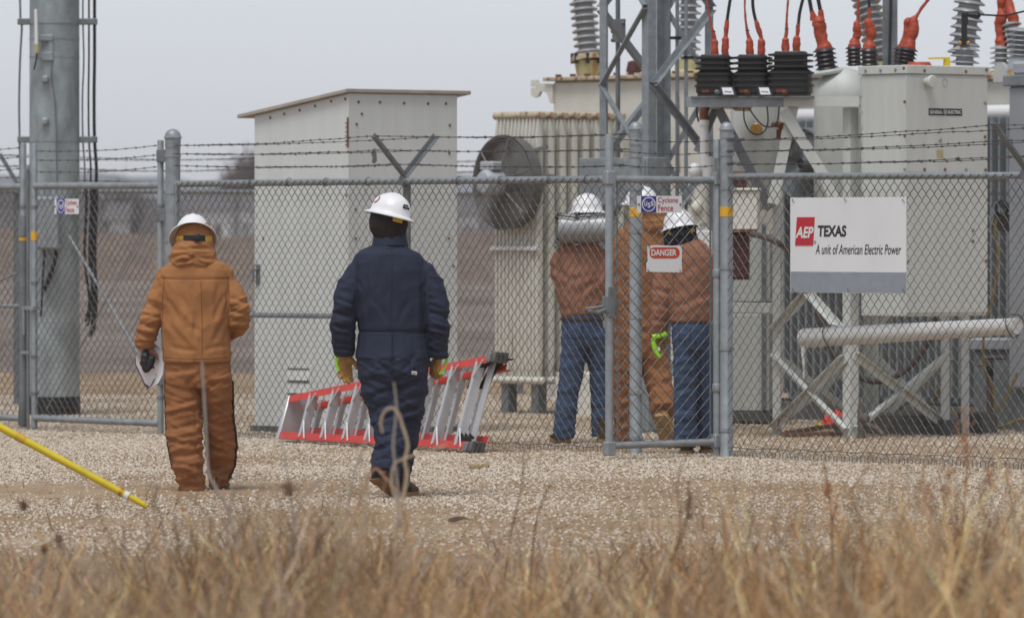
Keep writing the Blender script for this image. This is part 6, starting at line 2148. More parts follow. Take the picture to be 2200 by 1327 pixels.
# ---- the man in the brown suit
m2 = Person('worker in brown canvas jacket and baggy trousers carrying papers, walking away at the left', 418, 1053, 2)
def w2j(p):
    arm = p.x < -.205 or p.x > .225
    if arm:
        e = amp(p.z, [(.8, .010), (.95, .016), (1.1, .015), (1.25, .009), (1.4, .006)])
        return e * (.65 * ridge(p, (3, 3, 14), 2, -.3 if p.x < 0 else .5) + .35 * ridge(p, (6, 6, 24), 5, .3))
    e = amp(p.z, [(.8, .009), (.95, .015), (1.2, .012), (1.36, .008), (1.42, .010)])
    return e * (.6 * ridge(p, (3, 3, 7), 4, .7 if p.x > 0 else -.6) + .45 * ridge(p, (6, 4, 3), 8, .2)) - .004 * math.exp(-((p.z - 1.325) / .010) ** 2)
jk = m2.cloth('jacket', [
    [(420, 553, .02, 36, .10), (420, 562, .01, 50, .11), (420, 571, .0, 68, .12), (420, 580, 0, 80, .13), (420, 595, 0, 85, .138), (420, 625, 0, 85, .145), (421, 680, 0, 76, .145), (423, 730, 0, 73, .15), (424, 760, 0, 73, .152), (424.5, 772, 0, 73.5, .153), (424.5, 777.5, 0, 72, .15)],
    [(361, 600, 0, 17), (353, 610, 0, 21), (342, 637, 0, 23.5), (331, 668, 0, 22.5), (320, 700, .0, 24.5), (313, 730, .02, 23.5), (312, 745, .03, 19.5), (312, 750, .03, 19)],
    [(479, 600, 0, 17), (488, 610, 0, 21), (502, 634, -.01, 24.5), (511, 662, -.03, 25), (513, 688, -.02, 24), (508, 703, .08, 22), (498, 712, .20, 20), (488, 716, .30, 18)],
], 'brownduck', w2j, vox=.007, it=2, shrink=.66, folds=[(308, 672, 346, 684, 11, 4), (300, 696, 344, 704, 13, 4), (295, 716, 342, 720, 12, 4), (293, 734, 338, 732, 10, 3.5), (316, 650, 350, 664, 9, 4),
 (496, 640, 530, 652, 10, 4), (494, 664, 534, 672, 12, 4), (494, 688, 536, 690, 12, 4), (496, 704, 530, 712, 11, 4),
 (354, 640, 384, 690, 9, 5), (358, 690, 402, 742, 8, 5), (388, 634, 408, 684, 7, 5), (484, 630, 456, 700, 9, 5), (486, 676, 452, 742, 9, 5), (466, 612, 458, 660, 7, 5), (362, 742, 424, 752, 7, 5), (438, 754, 492, 744, 7, 5), (400, 700, 440, 720, 6, 6), (350, 616, 356, 668, 8, 3.5), (490, 616, 486, 668, 8, 3.5)])
bv = m2.tree(jk)
for pix in ([(348, 596), (390, 599), (450, 598), (492, 596)], [(353, 767), (400, 770), (450, 770), (496, 766)], [(431, 604), (433, 650), (434, 700), (434, 766)], [(354, 592), (349, 640), (350, 690)], [(489, 592), (492, 640), (490, 690)], [(311, 708), (325, 713), (338, 708)]):
    m2.seam(jk, bv, pix, 'brown_seam')
hood2 = m2.cloth('hood', [[(417, 474, .03, 20, .07), (418, 484, .03, 34, .11), (418, 500, .02, 40, .122), (417, 520, .01, 41.5, .125), (416, 536, .0, 44, .130), (415, 550, -.01, 51, .135), (416, 562, .0, 54, .13), (418, 570, .01, 46, .11)]], 'brownduck', lambda p: amp(p.z, [(1.40, .014), (1.50, .012), (1.56, .004), (1.7, .001)]) * (.7 * ridge(p, (2.5, 3, 17), 3, .25 if p.x < 0 else -.3) + .4 * ridge(p, (6, 6, 22), 6, -.3)), vox=.007, shrink=None, it=2, folds=[(364, 556, 412, 546, 12, 4), (398, 548, 464, 556, 13, 4), (374, 540, 452, 534, 10, 3.5), (368, 562, 440, 566, 10, 3.5)])
m2.head(418, 512, 0, r=.078)
sh, M = hard_hat(m2, 414.5, 504, .02, yaw=3, pitch=-36, roll=0, a=.108, b=.132, h=.112, brim=.042, drop=.028)
Mb = Matrix.Translation(m2.p(418, 511, .02))
headband(m2, sh, Mb, .121, -.022, .012, 208, 334, 'strap', 'headband', ry=.128)
headband(m2, sh, Mb, .122, -.026, .016, 240, 304, 'black', 'ratchet', ry=.130, t=.007)
m2.t.part('ratchet_knob', MB(Matrix.Translation(m2.p(424, 511, .02 - .136)) @ RX(R(90))).lathe([(.026, -.004), (.026, .012), (.02, .016)], 16), 'black', parent=sh)
def w2t(p):
    e = .7 * amp(p.z, [(.0, .024), (.15, .022), (.35, .019), (.5, .017), (.7, .013), (.85, .006)])
    rot = .35 if p.x < 0.02 else -.35
    return e * (.65 * ridge(p, (2.2, 2.2, 10), 1, rot) + .45 * ridge(p, (4.5, 4.5, 20), 9, -rot))
trs = m2.cloth('trousers', [
    [(424, 770, 0, 68, .135), (424, 785, 0, 71, .14), (424, 810, 0, 71, .145), (424, 832, 0, 62, .13)],
    [(389, 800, 0, 37, .135), (392, 850, .0, 40.5, .13), (395, 900, -.01, 40, .13), (398, 950, -.03, 38, .125), (403, 1000, -.04, 34, .12), (412, 1035, -.01, 30.5, .11), (414, 1053, .0, 29, .105), (414, 1055, .0, 25, .09)],
    [(462, 800, 0, 35, .135), (467, 850, .04, 34.5, .125), (470, 900, .10, 33, .12), (475, 950, .17, 35, .12), (474, 1000, .23, 31, .115), (470, 1028, .27, 23, .105), (467, 1044, .28, 20.5, .10), (467, 1046, .28, 18, .09)],
], 'brownduck2', w2t, vox=.0075, it=2, shrink=.66, folds=[(358, 800, 424, 790, 9, 5), (360, 828, 422, 848, 12, 5), (378, 868, 438, 846, 13, 5), (358, 892, 422, 880, 14, 5), (364, 922, 434, 904, 15, 5), (360, 944, 440, 950, 15, 5), (370, 978, 440, 964, 15, 5), (374, 1000, 441, 1006, 15, 4.5), (382, 1026, 442, 1018, 14, 4.5), (390, 1042, 440, 1040, 10, 4),
 (440, 830, 498, 818, 10, 5), (446, 872, 500, 860, 12, 5), (442, 906, 496, 918, 11, 5), (450, 956, 508, 944, 13, 5), (452, 984, 500, 992, 12, 5), (454, 1008, 504, 992, 13, 4.5), (454, 1030, 494, 1016, 12, 4.5), (428, 800, 400, 830, 9, 5), (432, 806, 466, 836, 9, 5)])
bv = m2.tree(trs)
for pix, mk, r in (([(426, 782), (430, 815), (434, 850)], 'brown_seam', .004), ([(499, 812), (500, 860), (501, 900), (507.5, 950), (504, 1000), (490, 1030)], 'zip', .010), ([(355, 800), (354, 860), (356, 920), (362, 980), (372, 1015)], 'zip', .004), ([(370, 890), (395, 886), (420, 892)], 'brown_seam', .003)):
    m2.seam(trs, bv, pix, mk, r)
for (px, py, dd, tx) in ((412, 1053, .02, -.04), (467, 1048, .30, .03)):
    h_ = m2.p(px, py, dd); h_.z = 0
    boot(m2, h_ + Vector((0, -.06, 0)), h_ + Vector((tx, .22, 0)), w=.048, shaft=.12, mk='black', solemk='boot')
hand(m2.bodymb, frame_from(m2.p(312, 744, .03), m2.p(318, 800, .02) - m2.p(312, 744, .03), (.9, .3, 0)), .185, (30, 40, 44, 50), 10, .0105)
m2.bodymb.tube([m2.p(312, 730, .02), m2.p(312, 752, .03)], [.034, .030], 12)
hand(m2.bodymb, frame_from(m2.p(488, 716, .30), (-.3, .9, -.1), (-.5, 0, .8)), .18, (30, 40, 44, 50), 10, .0105)
m2.finish(.0075)

# papers on a brown card, and the dark glove held with them
pf = Frame(m2.base, Vector((1, 0, 0)))
def px2(x, y, d): return P(x, y, m2.Y + d)
pa = Thing('paper_sheaf', 'sheaf of curled white papers on brown card in the hand of the brown-suited worker', 'papers', px2(322, 785, 0))
def sheet(pts_l, pts_r, off, mk, name):
    rs = []
    for (a, b) in zip(pts_l, pts_r):
        row = []
        for k in range(9):
            f = k / 8
            x = a[0] + (b[0] - a[0]) * f
            y = a[1] + (b[1] - a[1]) * f
            row.append(px2(x, y, off + .030 * math.sin(math.pi * f) - .012 * f + (a[2] if len(a) > 2 else 0)))
        rs.append(row)
    mb = MB()
    n = len(rs[0])
    th_ = Vector((0, .0025, 0))
    vs = [p for r in rs for p in r] + [p + th_ for r in rs for p in r]
    o = n * len(rs)
    fs = [(i * n + k, i * n + k + 1, (i + 1) * n + k + 1, (i + 1) * n + k) for i in range(len(rs) - 1) for k in range(n - 1)]
    fs += [tuple(o + q for q in f[::-1]) for f in fs]
    bd = [k for k in range(n)] + [i * n + n - 1 for i in range(1, len(rs))] + [(len(rs) - 1) * n + k for k in range(n - 2, -1, -1)] + [i * n for i in range(len(rs) - 2, 0, -1)]
    fs += [(bd[i], bd[(i + 1) % len(bd)], o + bd[(i + 1) % len(bd)], o + bd[i]) for i in range(len(bd))]
    mb.add(vs, fs)
    pa.part(name, mb, mk, world=True, ang=60)
Lr = [(329, 736), (312, 752), (292, 764), (294, 782), (303, 802), (312, 822), (322, 831)]
Rr = [(330, 736.5), (345, 748), (351, 755), (352, 785), (349, 805), (340, 822), (326, 831.5)]
sheet(Lr, Rr, .035, 'paper', 'sheet')
sheet([(x - 1.0, y + 1.5) for x, y in Lr], [(x - 2.5, y + 2) for x, y in Rr], .046, 'paper', 'sheet')
sheet([(x - 2.5, y + 3.5) for x, y in Lr], [(x - 14, y + 5) for x, y in Rr], .060, 'card', 'card_backing')
dgv = Thing('black_glove', 'crumpled black glove held against the white papers', 'glove', px2(318, 775, -.02))
mb = MB()
for L in ([(315, 752, 6), (312, 765, 9), (309, 780, 9), (314, 792, 8), (317, 799, 6)], [(327, 764, 6), (327, 772, 8), (323, 782, 7), (318, 790, 7)], [(312, 776, 8), (320, 785, 8)]):
    mb.tube([px2(x, y, -.015 + .03 * (y < 760)) for x, y, r in L], [r / m2.s for _, _, r in L], 10)
me = remesh(mb, .006, 2)
wrinkle(me, lambda p: .003 * ridge(p, (25, 25, 30), 2, .6))
me.materials.clear(); me.materials.append(MT['black'])
dgv.part('glove', me, world=True)

# ---- the man with the canister
m3 = Person('worker in brown jacket and jeans behind the fence with a metal canister across the shoulders', 1250, 951, 3)
def wj(p):
    return .55 * amp(p.z, [(.9, .010), (1.1, .010), (1.3, .006), (1.5, .005)]) * (.6 * ridge(p, (3, 3, 9), 2, .5 if p.x > 0 else -.5) + .4 * ridge(p, (5, 5, 18), 5, .3))
def wt(p):
    return amp(p.z, [(0, .012), (.2, .010), (.5, .009), (.9, .005)]) * (.6 * ridge(p, (3, 3, 12), 1, .4) + .4 * ridge(p, (6, 6, 22), 7, -.4))
j3 = m3.cloth('jacket', [
    [(1258, 512, .02, 24, .08), (1256, 524, .01, 36, .10), (1252, 538, 0, 50, .12), (1248, 556, 0, 58, .135), (1246, 590, 0, 59, .15), (1248, 635, 0, 52, .145), (1251, 668, 0, 47, .14), (1252, 677, 0, 46, .135)],
    [(1210, 546, .0, 20), (1202, 562, .03, 21), (1202, 590, .08, 20), (1212, 606, .22, 17), (1228, 600, .34, 14)],
    [(1290, 544, 0, 20), (1298, 562, -.03, 21), (1296, 600, -.06, 20), (1289, 640, -.03, 18), (1281, 672, .0, 16), (1278, 688, .02, 14)],
], 'rustduck', wj, vox=.011, folds=[(1184, 570, 1230, 600, 12, 6), (1290, 600, 1240, 640, 12, 6), (1215, 610, 1280, 590, 9, 6), (1276, 640, 1300, 646, 9, 4), (1274, 664, 1300, 668, 9, 4)])
t3 = m3.cloth('jeans', [
    [(1251, 668, 0, 42, .125), (1251, 690, 0, 45, .135), (1251, 720, 0, 46, .14), (1252, 745, 0, 40, .12)],
    [(1232, 715, 0, 27, .12), (1232, 755, 0, 27.5, .11), (1227, 800, 0, 26, .10), (1220, 847, 0, 24, .092), (1215, 890, 0, 24, .09), (1213, 930, 0, 24, .09), (1213, 942, 0, 22, .085)],
    [(1275, 715, 0, 26, .12), (1284, 755, .03, 25, .11), (1289, 800, .05, 23, .10), (1291, 850, .06, 22, .09), (1291, 900, .07, 21, .088), (1290, 938, .07, 21, .085)],
], 'jeans', wt, vox=.013)
bv = m3.tree(t3)
m3.t.part('belt', MB().tube([m3.p(1251, 681, 0), m3.p(1251, 688, 0)], [(.168, .142), (.169, .143)], 28, side=(1, 0, 0)), 'boot', parent=t3)
for pix in ([(1219, 700), (1220, 724), (1236, 728), (1248, 722), (1249, 700)], [(1252, 690), (1253, 740)]):
    m3.seam(t3, bv, pix, 'navy_seam', .003)
for (x, y, dx) in ((1212, 948, -.08), (1290, 945, .03)):
    q = m3.p(x, y, .03); q.z = 0
    boot(m3, q + Vector((.02, -.09, 0)), q + Vector((dx, .18, 0)), w=.052, shaft=.12)
sc3 = m3.cloth('neck_scarf', [[(1262, 462, .02, 26, .09), (1261, 485, .02, 27, .095), (1260, 508, .01, 30, .095), (1259, 520, .01, 32, .09)]], 'black_cloth', lambda p: .004 * ridge(p, (10, 10, 24), 3), vox=.011, shrink=None)
m3.head(1262, 466, 0, r=.080)
sh, M = hard_hat(m3, 1262, 455, .02, yaw=-8, pitch=-4, roll=-2, a=.118, b=.14, h=.130, brim=.034)
headband(m3, sh, M, .11, -.04, -.012, 262, 290, 'strap', 'headband', ry=.128)
g = glove(m3, frame_from(m3.p(1279, 686, .02), m3.p(1272, 735, .03) - m3.p(1279, 686, .02), (-.9, .4, 0)), 'glove_o', .20, (30, 36, 40, 46), 10)
m3.t.part('glove_palm', MB().box(-.03, .03, -.012, .0, -.03, .03) if False else MB(Matrix.Translation(m3.p(1277, 712, -.005))).ball((0, 0, 0), (.028, .02, .024), 12, 8), 'navyhood', parent=g)
hand(m3.bodymb, frame_from(m3.p(1228, 600, .34), (.8, .5, .2), (0, .3, .9)), .18, (30, 40, 44, 50), 10, .0105)
m3.finish(.011)
# the canister
KN = Thing('metal_canister', 'grey metal canister with two bolted brackets lying across the worker\'s shoulders', 'canister', m3.base + m3.p(1258, 492, -.12))
def kp(x, y, d): return P(x, y, m3.Y + d)
kr = 31 / m3.s
ka, kb_ = kp(1197, 492, -.08), kp(1316, 490, -.14)
ax_ = (kb_ - ka).normalized()
can = MB().tube([ka + ax_ * .02, ka + ax_ * .025, ka.lerp(kb_, .55), ka.lerp(kb_, .56), ka.lerp(kb_, .6), ka.lerp(kb_, .62), kb_, kb_ + ax_ * .004], [kr * .9, kr, kr, kr * 1.04, kr * 1.04, kr * .97, kr * .97, kr * .8], 30)
cbd = KN.part('drum', can, 'drum', world=True, ang=40)
for f, w in ((.0, .012), (.375, .012)):
    c = ka.lerp(kb_, f)
    up = Z
    sd = ax_.cross(up)
    m = MB()
    m.bar(c + sd * (-kr - .012) - up * .13 + Vector((0, -.0, 0)), c + sd * (-kr - .012) + up * .125, .045, .012, up=sd)
    m2_ = MB()
    q0 = c - ax_ * .02
    for q in (c,):
        m.bar(c - up * (kr + .012) + sd * -kr, c - up * (kr + .012) + sd * kr, .04, .01)
        m.bar(c + up * (kr + .012) + sd * -kr, c + up * (kr + .012) + sd * kr, .04, .01)
    br = KN.part('bracket', m, 'galv_dark', world=True, bevel=.003)
    nrm = (CAM - c).normalized()
    for z in (.085, -.075):
        b_ = c + up * z
        b_ = Vector((b_.x, (b_ + sd * (-kr - .012)).y - .02, b_.z))
        off = 0.0
        KN.part('bolt', MB(aim(b_, b_ + Vector((0, -1, 0)))).lathe([(.016, 0), (.016, .014), (.010, .02)], 6), 'black', parent=br, world=True)
    lg = MB()
    e = c + ax_ * .075
    lg.bar(e - sd * (kr + .0) * .86 + up * .06, e - sd * kr * .86 - up * .08, .05, .02, up=sd)
    KN.part('lug', lg, 'galv_dark', parent=br, world=True, bevel=.004)
m = MB().tube([kp(1196, 462, -.16), kp(1235, 467, -.2), kp(1275, 464, -.2), kp(1312, 461, -.2)], .007, 6)
KN.part('wire_bail', m, 'black', world=True)

# ---- the man in brown coveralls in the gateway, one heel lifted
m4 = Person('worker in brown coveralls with one boot heel lifted, behind the walk gate latch post', 1378, 961, 4)
c4_ = m4.cloth('coveralls', [
    [(1392, 482, .02, 30, .09), (1388, 497, .01, 42, .105), (1381, 513, 0, 56, .125), (1377, 532, 0, 64, .14), (1374, 570, 0, 64, .155), (1372, 640, 0, 57, .15), (1372, 700, 0, 54, .15), (1373, 745, 0, 55, .155), (1374, 772, 0, 48, .14)],
    [(1333, 518, .0, 20), (1324, 540, .0, 22), (1320, 580, .02, 22), (1320, 622, .08, 20), (1330, 640, .22, 18), (1345, 640, .34, 15)],
    [(1424, 518, .0, 20), (1432, 545, .02, 21), (1432, 590, .06, 20), (1424, 630, .2, 18), (1410, 640, .34, 15)],
    [(1349, 755, .0, 32, .14), (1346, 810, .02, 30, .125), (1344, 870, .03, 28, .11), (1343, 930, .04, 26, .10), (1343, 950, .04, 24, .095)],
    [(1400, 755, .0, 32, .14), (1410, 800, .0, 30, .125), (1420, 840, -.06, 28, .115), (1424, 870, -.18, 27, .105), (1425, 888, -.27, 25, .10)],
], 'brownduck2', lambda p: amp(p.z, [(0, .014), (.4, .012), (.8, .007), (1.5, .006)]) * (.6 * ridge(p, (3, 3, 10), 2, .4) + .4 * ridge(p, (5, 5, 20), 5, -.4)), vox=.011, folds=[(1330, 700, 1400, 720, 12, 6), (1392, 780, 1440, 800, 12, 6), (1396, 830, 1446, 820, 13, 6), (1400, 856, 1450, 850, 12, 5), (1320, 560, 1350, 640, 10, 6), (1330, 800, 1370, 810, 12, 6), (1330, 860, 1370, 850, 12, 6), (1330, 910, 1370, 905, 12, 5)])
hd4 = m4.cloth('hood', [[(1392, 455, .02, 28, .095), (1397, 470, .0, 36, .115), (1397, 484, -.01, 40, .12), (1394, 496, .0, 36, .10)]], 'brownduck', lambda p: .007 * ridge(p, (4, 4, 18), 3), vox=.011, shrink=None)
nk4 = m4.cloth('neck_scarf', [[(1382, 432, .02, 25, .09), (1384, 452, .02, 27, .095), (1387, 470, .02, 28, .09)]], 'navyhood', None, vox=.012, shrink=None)
m4.head(1381, 446, R(20), r=.080)
sh, M = hard_hat(m4, 1378, 437, .02, yaw=22, pitch=2, roll=3, a=.118, b=.14, h=.120, brim=.034)
headband(m4, sh, M, .11, -.04, -.012, 240, 280, 'strap', 'headband', ry=.128)
for q, zx in ((m4.p(1345, 640, .34), (.5, .7, .1)), (m4.p(1410, 640, .34), (-.5, .7, .1))):
    hand(m4.bodymb, frame_from(q, zx, (0, .3, .9)), .18, (30, 40, 44, 50), 10, .0105)
q = m4.p(1343, 952, .05); q.z = 0
boot(m4, q + Vector((0, -.08, 0)), q + Vector((-.04, .19, 0)), w=.052, shaft=.14)
hl, to = m4.p(1417, 893, -.33), m4.p(1441, 958, -.17)
to.z = 0.0
boot(m4, hl, to, up=Vector((.25, .85, .4)), w=.066, shaft=.09, lean=(0, .35, .6), solemk='tanboot', mk='tanboot')
m4.finish(.011)

# ---- the man in the rust jacket and jeans, nearest the gate
m5 = Person('worker in rust coloured jacket and blue jeans standing in the gate behind the danger sign', 1484, 976, 5)
j5 = m5.cloth('jacket', [
    [(1463, 512, .02, 28, .09), (1466, 524, .01, 38, .105), (1472, 538, 0, 49, .125), (1476, 556, 0, 55, .14), (1479, 595, 0, 55, .15), (1482, 645, 0, 50, .148), (1485, 680, 0, 47, .145), (1485, 692, 0, 45, .14)],
    [(1434, 545, 0, 19), (1429, 565, .0, 23), (1424, 610, -.02, 23.5), (1421, 655, -.02, 22), (1417, 692, .0, 19.5), (1414, 716, .02, 17)],
    [(1518, 545, 0, 19), (1527, 565, .03, 22), (1528, 610, .10, 21), (1518, 640, .25, 18), (1500, 640, .36, 15)],
], 'rustduck', lambda p: .55 * amp(p.z, [(.9, .008), (1.1, .009), (1.5, .005)]) * (.6 * ridge(p, (3, 3, 8), 6, .6) + .4 * ridge(p, (5, 5, 18), 8, -.3)), vox=.010, folds=[(1400, 620, 1446, 634, 12, 5), (1399, 655, 1444, 664, 12, 5), (1398, 688, 1440, 694, 11, 4.5), (1446, 600, 1500, 560, 9, 6), (1450, 660, 1520, 630, 10, 6), (1452, 560, 1500, 620, 7, 6)])
bv = m5.tree(j5)
m5.seam(j5, bv, [(1447, 560), (1446, 600), (1448, 650), (1449, 688)], 'brown_seam')
t5 = m5.cloth('jeans', [
    [(1485, 684, 0, 40, .125), (1485, 700, 0, 42, .135), (1485, 730, 0, 43, .14), (1485, 752, 0, 36, .12)],
    [(1470, 722, 0, 27, .125), (1472, 760, 0, 26.5, .11), (1472, 815, 0, 25, .10), (1472, 870, 0, 25, .095), (1473, 920, .0, 25, .092), (1473, 955, .0, 25, .09), (1473, 962, .0, 22, .085)],
    [(1503, 722, .02, 25, .12), (1511, 770, .06, 24, .11), (1515, 830, .10, 22, .10), (1516, 890, .13, 22, .09), (1516, 946, .14, 21, .088)],
], 'jeans', wt, vox=.011, folds=[(1450, 770, 1496, 758, 11, 5), (1450, 800, 1494, 812, 11, 5), (1448, 842, 1496, 832, 12, 5), (1450, 872, 1498, 882, 11, 5), (1450, 912, 1496, 902, 12, 5), (1450, 936, 1496, 940, 11, 4)])
bv = m5.tree(t5)
m5.seam(t5, bv, [(1458, 706), (1459, 728), (1473, 733), (1484, 727), (1485, 705)], 'navy_seam', .003)
for (x, y, d_) in ((1472, 972, .02), (1515, 955, .16)):
    q = m5.p(x, y, d_); q.z = 0
    boot(m5, q + Vector((0, -.09, 0)), q + Vector((.02, .2, 0)), w=.054, shaft=.12)
hd5 = m5.cloth('hood', [[(1459, 470, .02, 24, .085), (1460, 486, .02, 34, .11), (1461, 502, .01, 36, .112), (1463, 517, .0, 37, .11), (1465, 528, .0, 36, .10)]], 'navyhood', lambda p: .004 * ridge(p, (8, 8, 22), 3), vox=.010, shrink=None)
m5.head(1459, 492, 0, r=.080)
sh, M = hard_hat(m5, 1459, 488, .02, yaw=8, pitch=-9, roll=-9, a=.112, b=.135, h=.125, brim=.028, drop=.014)
Mb = Matrix.Translation(m5.p(1461, 499, .02)) @ RY(R(-6))
headband(m5, sh, Mb, .119, -.016, .012, 205, 235, 'strap', 'headband', ry=.124)
headband(m5, sh, Mb, .119, -.016, .016, 308, 330, 'strap', 'headband', ry=.124)
headband(m5, sh, Mb, .119, -.020, .014, 236, 306, 'black', 'ratchet', ry=.124, t=.007)
g = glove(m5, frame_from(m5.p(1414, 714, .02), m5.p(1418, 768, .03) - m5.p(1414, 714, .02), (1, .2, 0)), 'glove', .20, (18, 24, 28, 32), 0)
for q in ([(1402, 724), (1412, 722), (1424, 720), (1432, 715)], [(1404, 726), (1405, 738), (1407, 748)], [(1407, 748), (1411, 760), (1418, 768)]):
    m5.t.part('glove_trim', MB().tube([m5.p(x, y, -.028) for x, y in q], [.019] * len(q), 7), 'lime', parent=g)
m5.t.part('glove_label', MB(Matrix.Translation(m5.p(1413, 749, -.02))).box(-.018, .018, -.004, .004, -.014, .014), 'signw', parent=g)
hand(m5.bodymb, frame_from(m5.p(1500, 640, .36), (-.6, .6, .1), (0, .3, .9)), .18, (30, 40, 44, 50), 10, .0105)
m5.finish(.011)
# ------------------------------------------------------------------ stepladder lying on its side by the fence
l0, l1 = Vector((-1.80, 49.6, 0)), Vector((-0.33, 47.2, 0))
LD = Frame(l0, l1 - l0)
LL = (l1 - l0).length
al = R(17)
ld = Thing('stepladder', 'red and silver stepladder lying on its side on gravel against the fence', 'ladder', LD)
def lw_(x): return .34 + (.715 - .34) * x / LL
def lq(x, w, n): return Vector((x, w * math.sin(al) + n * math.cos(al), .035 + w * math.cos(al) - n * math.sin(al) * .25))
def lbox(mb, x0, x1, w0a, w0b, w1a, w1b, n0, n1):
    """a slab from x0 to x1 whose width runs w0a..w0b at x0 and w1a..w1b at x1"""
    v = [lq(x0, w0a, n0), lq(x0, w0b, n0), lq(x0, w0b, n1), lq(x0, w0a, n1), lq(x1, w1a, n0), lq(x1, w1b, n0), lq(x1, w1b, n1), lq(x1, w1a, n1)]
    return mb.add(v, [(0, 3, 2, 1), (4, 5, 6, 7), (0, 1, 5, 4), (1, 2, 6, 5), (2, 3, 7, 6), (3, 0, 4, 7)])
W0, W1 = lw_(0), lw_(LL)
for side in (0, 1):
    m = MB()
    if side == 0:
        lbox(m, 0, LL, 0, .004, 0, .004, 0, .085)
        lbox(m, 0, LL, .0042, .056, .0042, .056, 0, .004)
        lbox(m, 0, LL, .0042, .030, .0042, .030, .081, .085)
    else:
        lbox(m, 0, LL, W0 - .004, W0, W1 - .004, W1, 0, .085)
        lbox(m, 0, LL, W0 - .056, W0 - .0042, W1 - .056, W1 - .0042, 0, .004)
        lbox(m, 0, LL, W0 - .034, W0 - .0042, W1 - .034, W1 - .0042, .081, .085)
    ld.part('side_rail', m, 'ladder_red')
    m = MB()
    i0, i1 = (.06, .06) if side == 0 else (W0 - .105, W1 - .105)
    lbox(m, .05, LL - .02, i0, i0 + .045, i1, i1 + .045, .17, .175)
    lbox(m, .05, LL - .02, i0, i0 + .004, i1, i1 + .004, .1752, .24)
    ld.part('rear_rail', m, 'ladder_red')
st_x = [.33 + .33 * k for k in range(8)] + [LL - .02]
rv = MB().ball((0, 0, 0), (.007, .004, .007), 8, 5).mesh('rivet', 'alu')
for k, x in enumerate(st_x[:8]):
    w = lw_(x)
    m = MB()
    lbox(m, x - .016, x + .016, .03, w - .03, .03, w - .03, -.004, .002)
    lbox(m, x + .012, x + .019, .006, w - .006, .006, w - .006, .0022, .068)
    lbox(m, x - .019, x - .013, .006, w - .006, .006, w - .006, .0022, .028)
    s_ = ld.part('step', m, 'alu')
    for w0, w1_ in ((w - .15, w - .012), (.15, .012)):
        ld.part('step_brace', MB().tube([lq(x + .012, w0, -.006), lq(x + .055, (w0 + w1_) / 2, -.010), lq(x + .085, w1_, -.004)], .0065, 6), 'alu', parent=s_)
    for w0 in (w - .022, .024):
        ld.again('rivet', rv, Matrix.Translation(lq(x, w0, -.007)), s_)
        ld.again('rivet', rv, Matrix.Translation(lq(x + .085, w0, -.004)), s_)
    m = MB()
    wr0, wr1 = .05, lw_(x) - .06
    lbox(m, x - .12, x - .088, wr0, wr1, wr0, wr1, .165, .172)
    lbox(m, x - .095, x - .088, wr0, wr1, wr0, wr1, .1722, .205)
    ld.part('rear_bar', m, 'alu')
m = MB()
lbox(m, -.02, .02, -.004, W0 + .004, -.004, W0 + .004, -.004, .20)
ld.part('top_cap', m, 'alu', bevel=.006)
m = MB()
lbox(m, LL - .14, LL - .06, .05, W1 - .05, W1 * 0 + .05, W1 - .05, .09, .098)
ld.part('spreader_panel', m, 'alu')
m = MB()
lbox(m, LL - .30, LL - .20, .05, lw_(LL - .2) - .06, .05, lw_(LL - .2) - .05, .06, .066)
ld.part('spreader_panel', m, 'alu')
for side in (0, 1):
    c = 0.018 if side == 0 else W1 - .018
    m = MB()
    lbox(m, LL - .005, LL + .06, c - .035, c + .035, c - .045, c + .045, -.012, .125)
    ft = ld.part('rubber_foot', m, 'rubber', bevel=.012)
    for k in range(3):
        m = MB()
        lbox(m, LL + .0605, LL + .068, c - .04, c + .04, c - .04, c + .04, .0 + .04 * k, .025 + .04 * k)
        ld.part('tread_rib', m, 'rubber', parent=ft)
    m = MB()
    lbox(m, LL - .05, LL, c - .03, c + .03, c - .035, c + .035, -.010, .09)
    ld.part('foot_bracket', m, 'galv_dark', bevel=.004)
for n0, dx in ((.02, -.03), (.11, .0)):
    rs = []
    for i in range(9):
        f = i / 8
        x = LL + .03 + dx - .26 * math.sin(f * 1.45)
        w = W1 - .03 - .26 * (1 - math.cos(f * 1.45))
        rs.append([lq(x, w, n0), lq(x + .03, w + .012, n0), lq(x + .03, w + .012, n0 + .07), lq(x, w, n0 + .07)])
    ld.part('curved_boot', MB().rings(rs), 'black', ang=60)
m = MB()
for i in range(6):
    a = lq(LL - .16 + .03 * i, .05, .02)
    m.tube([a, a + Vector((.005, 0, .04 + .02 * (i % 2))), a + Vector((.03, .01, .03))], .012, 6)
ld.part('crumpled_strap', m, 'black')

# ------------------------------------------------------------------ yellow pole, litter
e0 = G(317, 1094)
e0.z = .018
e1 = P(270, 1070.5, e0.y + .02)
e2 = P(0, 917, e0.y + .15)
e3 = e2 + (e2 - e1).normalized() * 1.9
yp = Thing('yellow_pole', 'long yellow fibreglass pole slanting down to the gravel at the left edge', 'pole', e0)
d_ = (e3 - e1).normalized()
e1 = e0 + (e2 - e0).normalized() * (e1 - e0).length
d_ = (e2 - e0).normalized()
yp.part('main_tube', MB().tube([e1, e1 + d_ * ((e3 - e1).length)], [.0225, .0245], 14), 'yellow', world=True)
tipo = yp.part('tip_tube', MB().tube([e0 + d_ * .0, e1], [.0175, .0185], 12), 'yellow', world=True)
yp.part('tip_bore_shade', MB().tube([e0 - d_ * .001, e0 + d_ * .001], .0125, 12), 'ink', world=True, parent=tipo)  # black disc painting in the shade of a hollow end
yp.part('collar', MB().tube([e1 - d_ * .012, e1 + d_ * .016], .0250, 14), 'signw', world=True)
yp.part('joint_sleeve', MB().tube([e1 + d_ * .03, e1 + d_ * .05], .0245, 14), 'brass', world=True)
j = e2 - d_ * .17
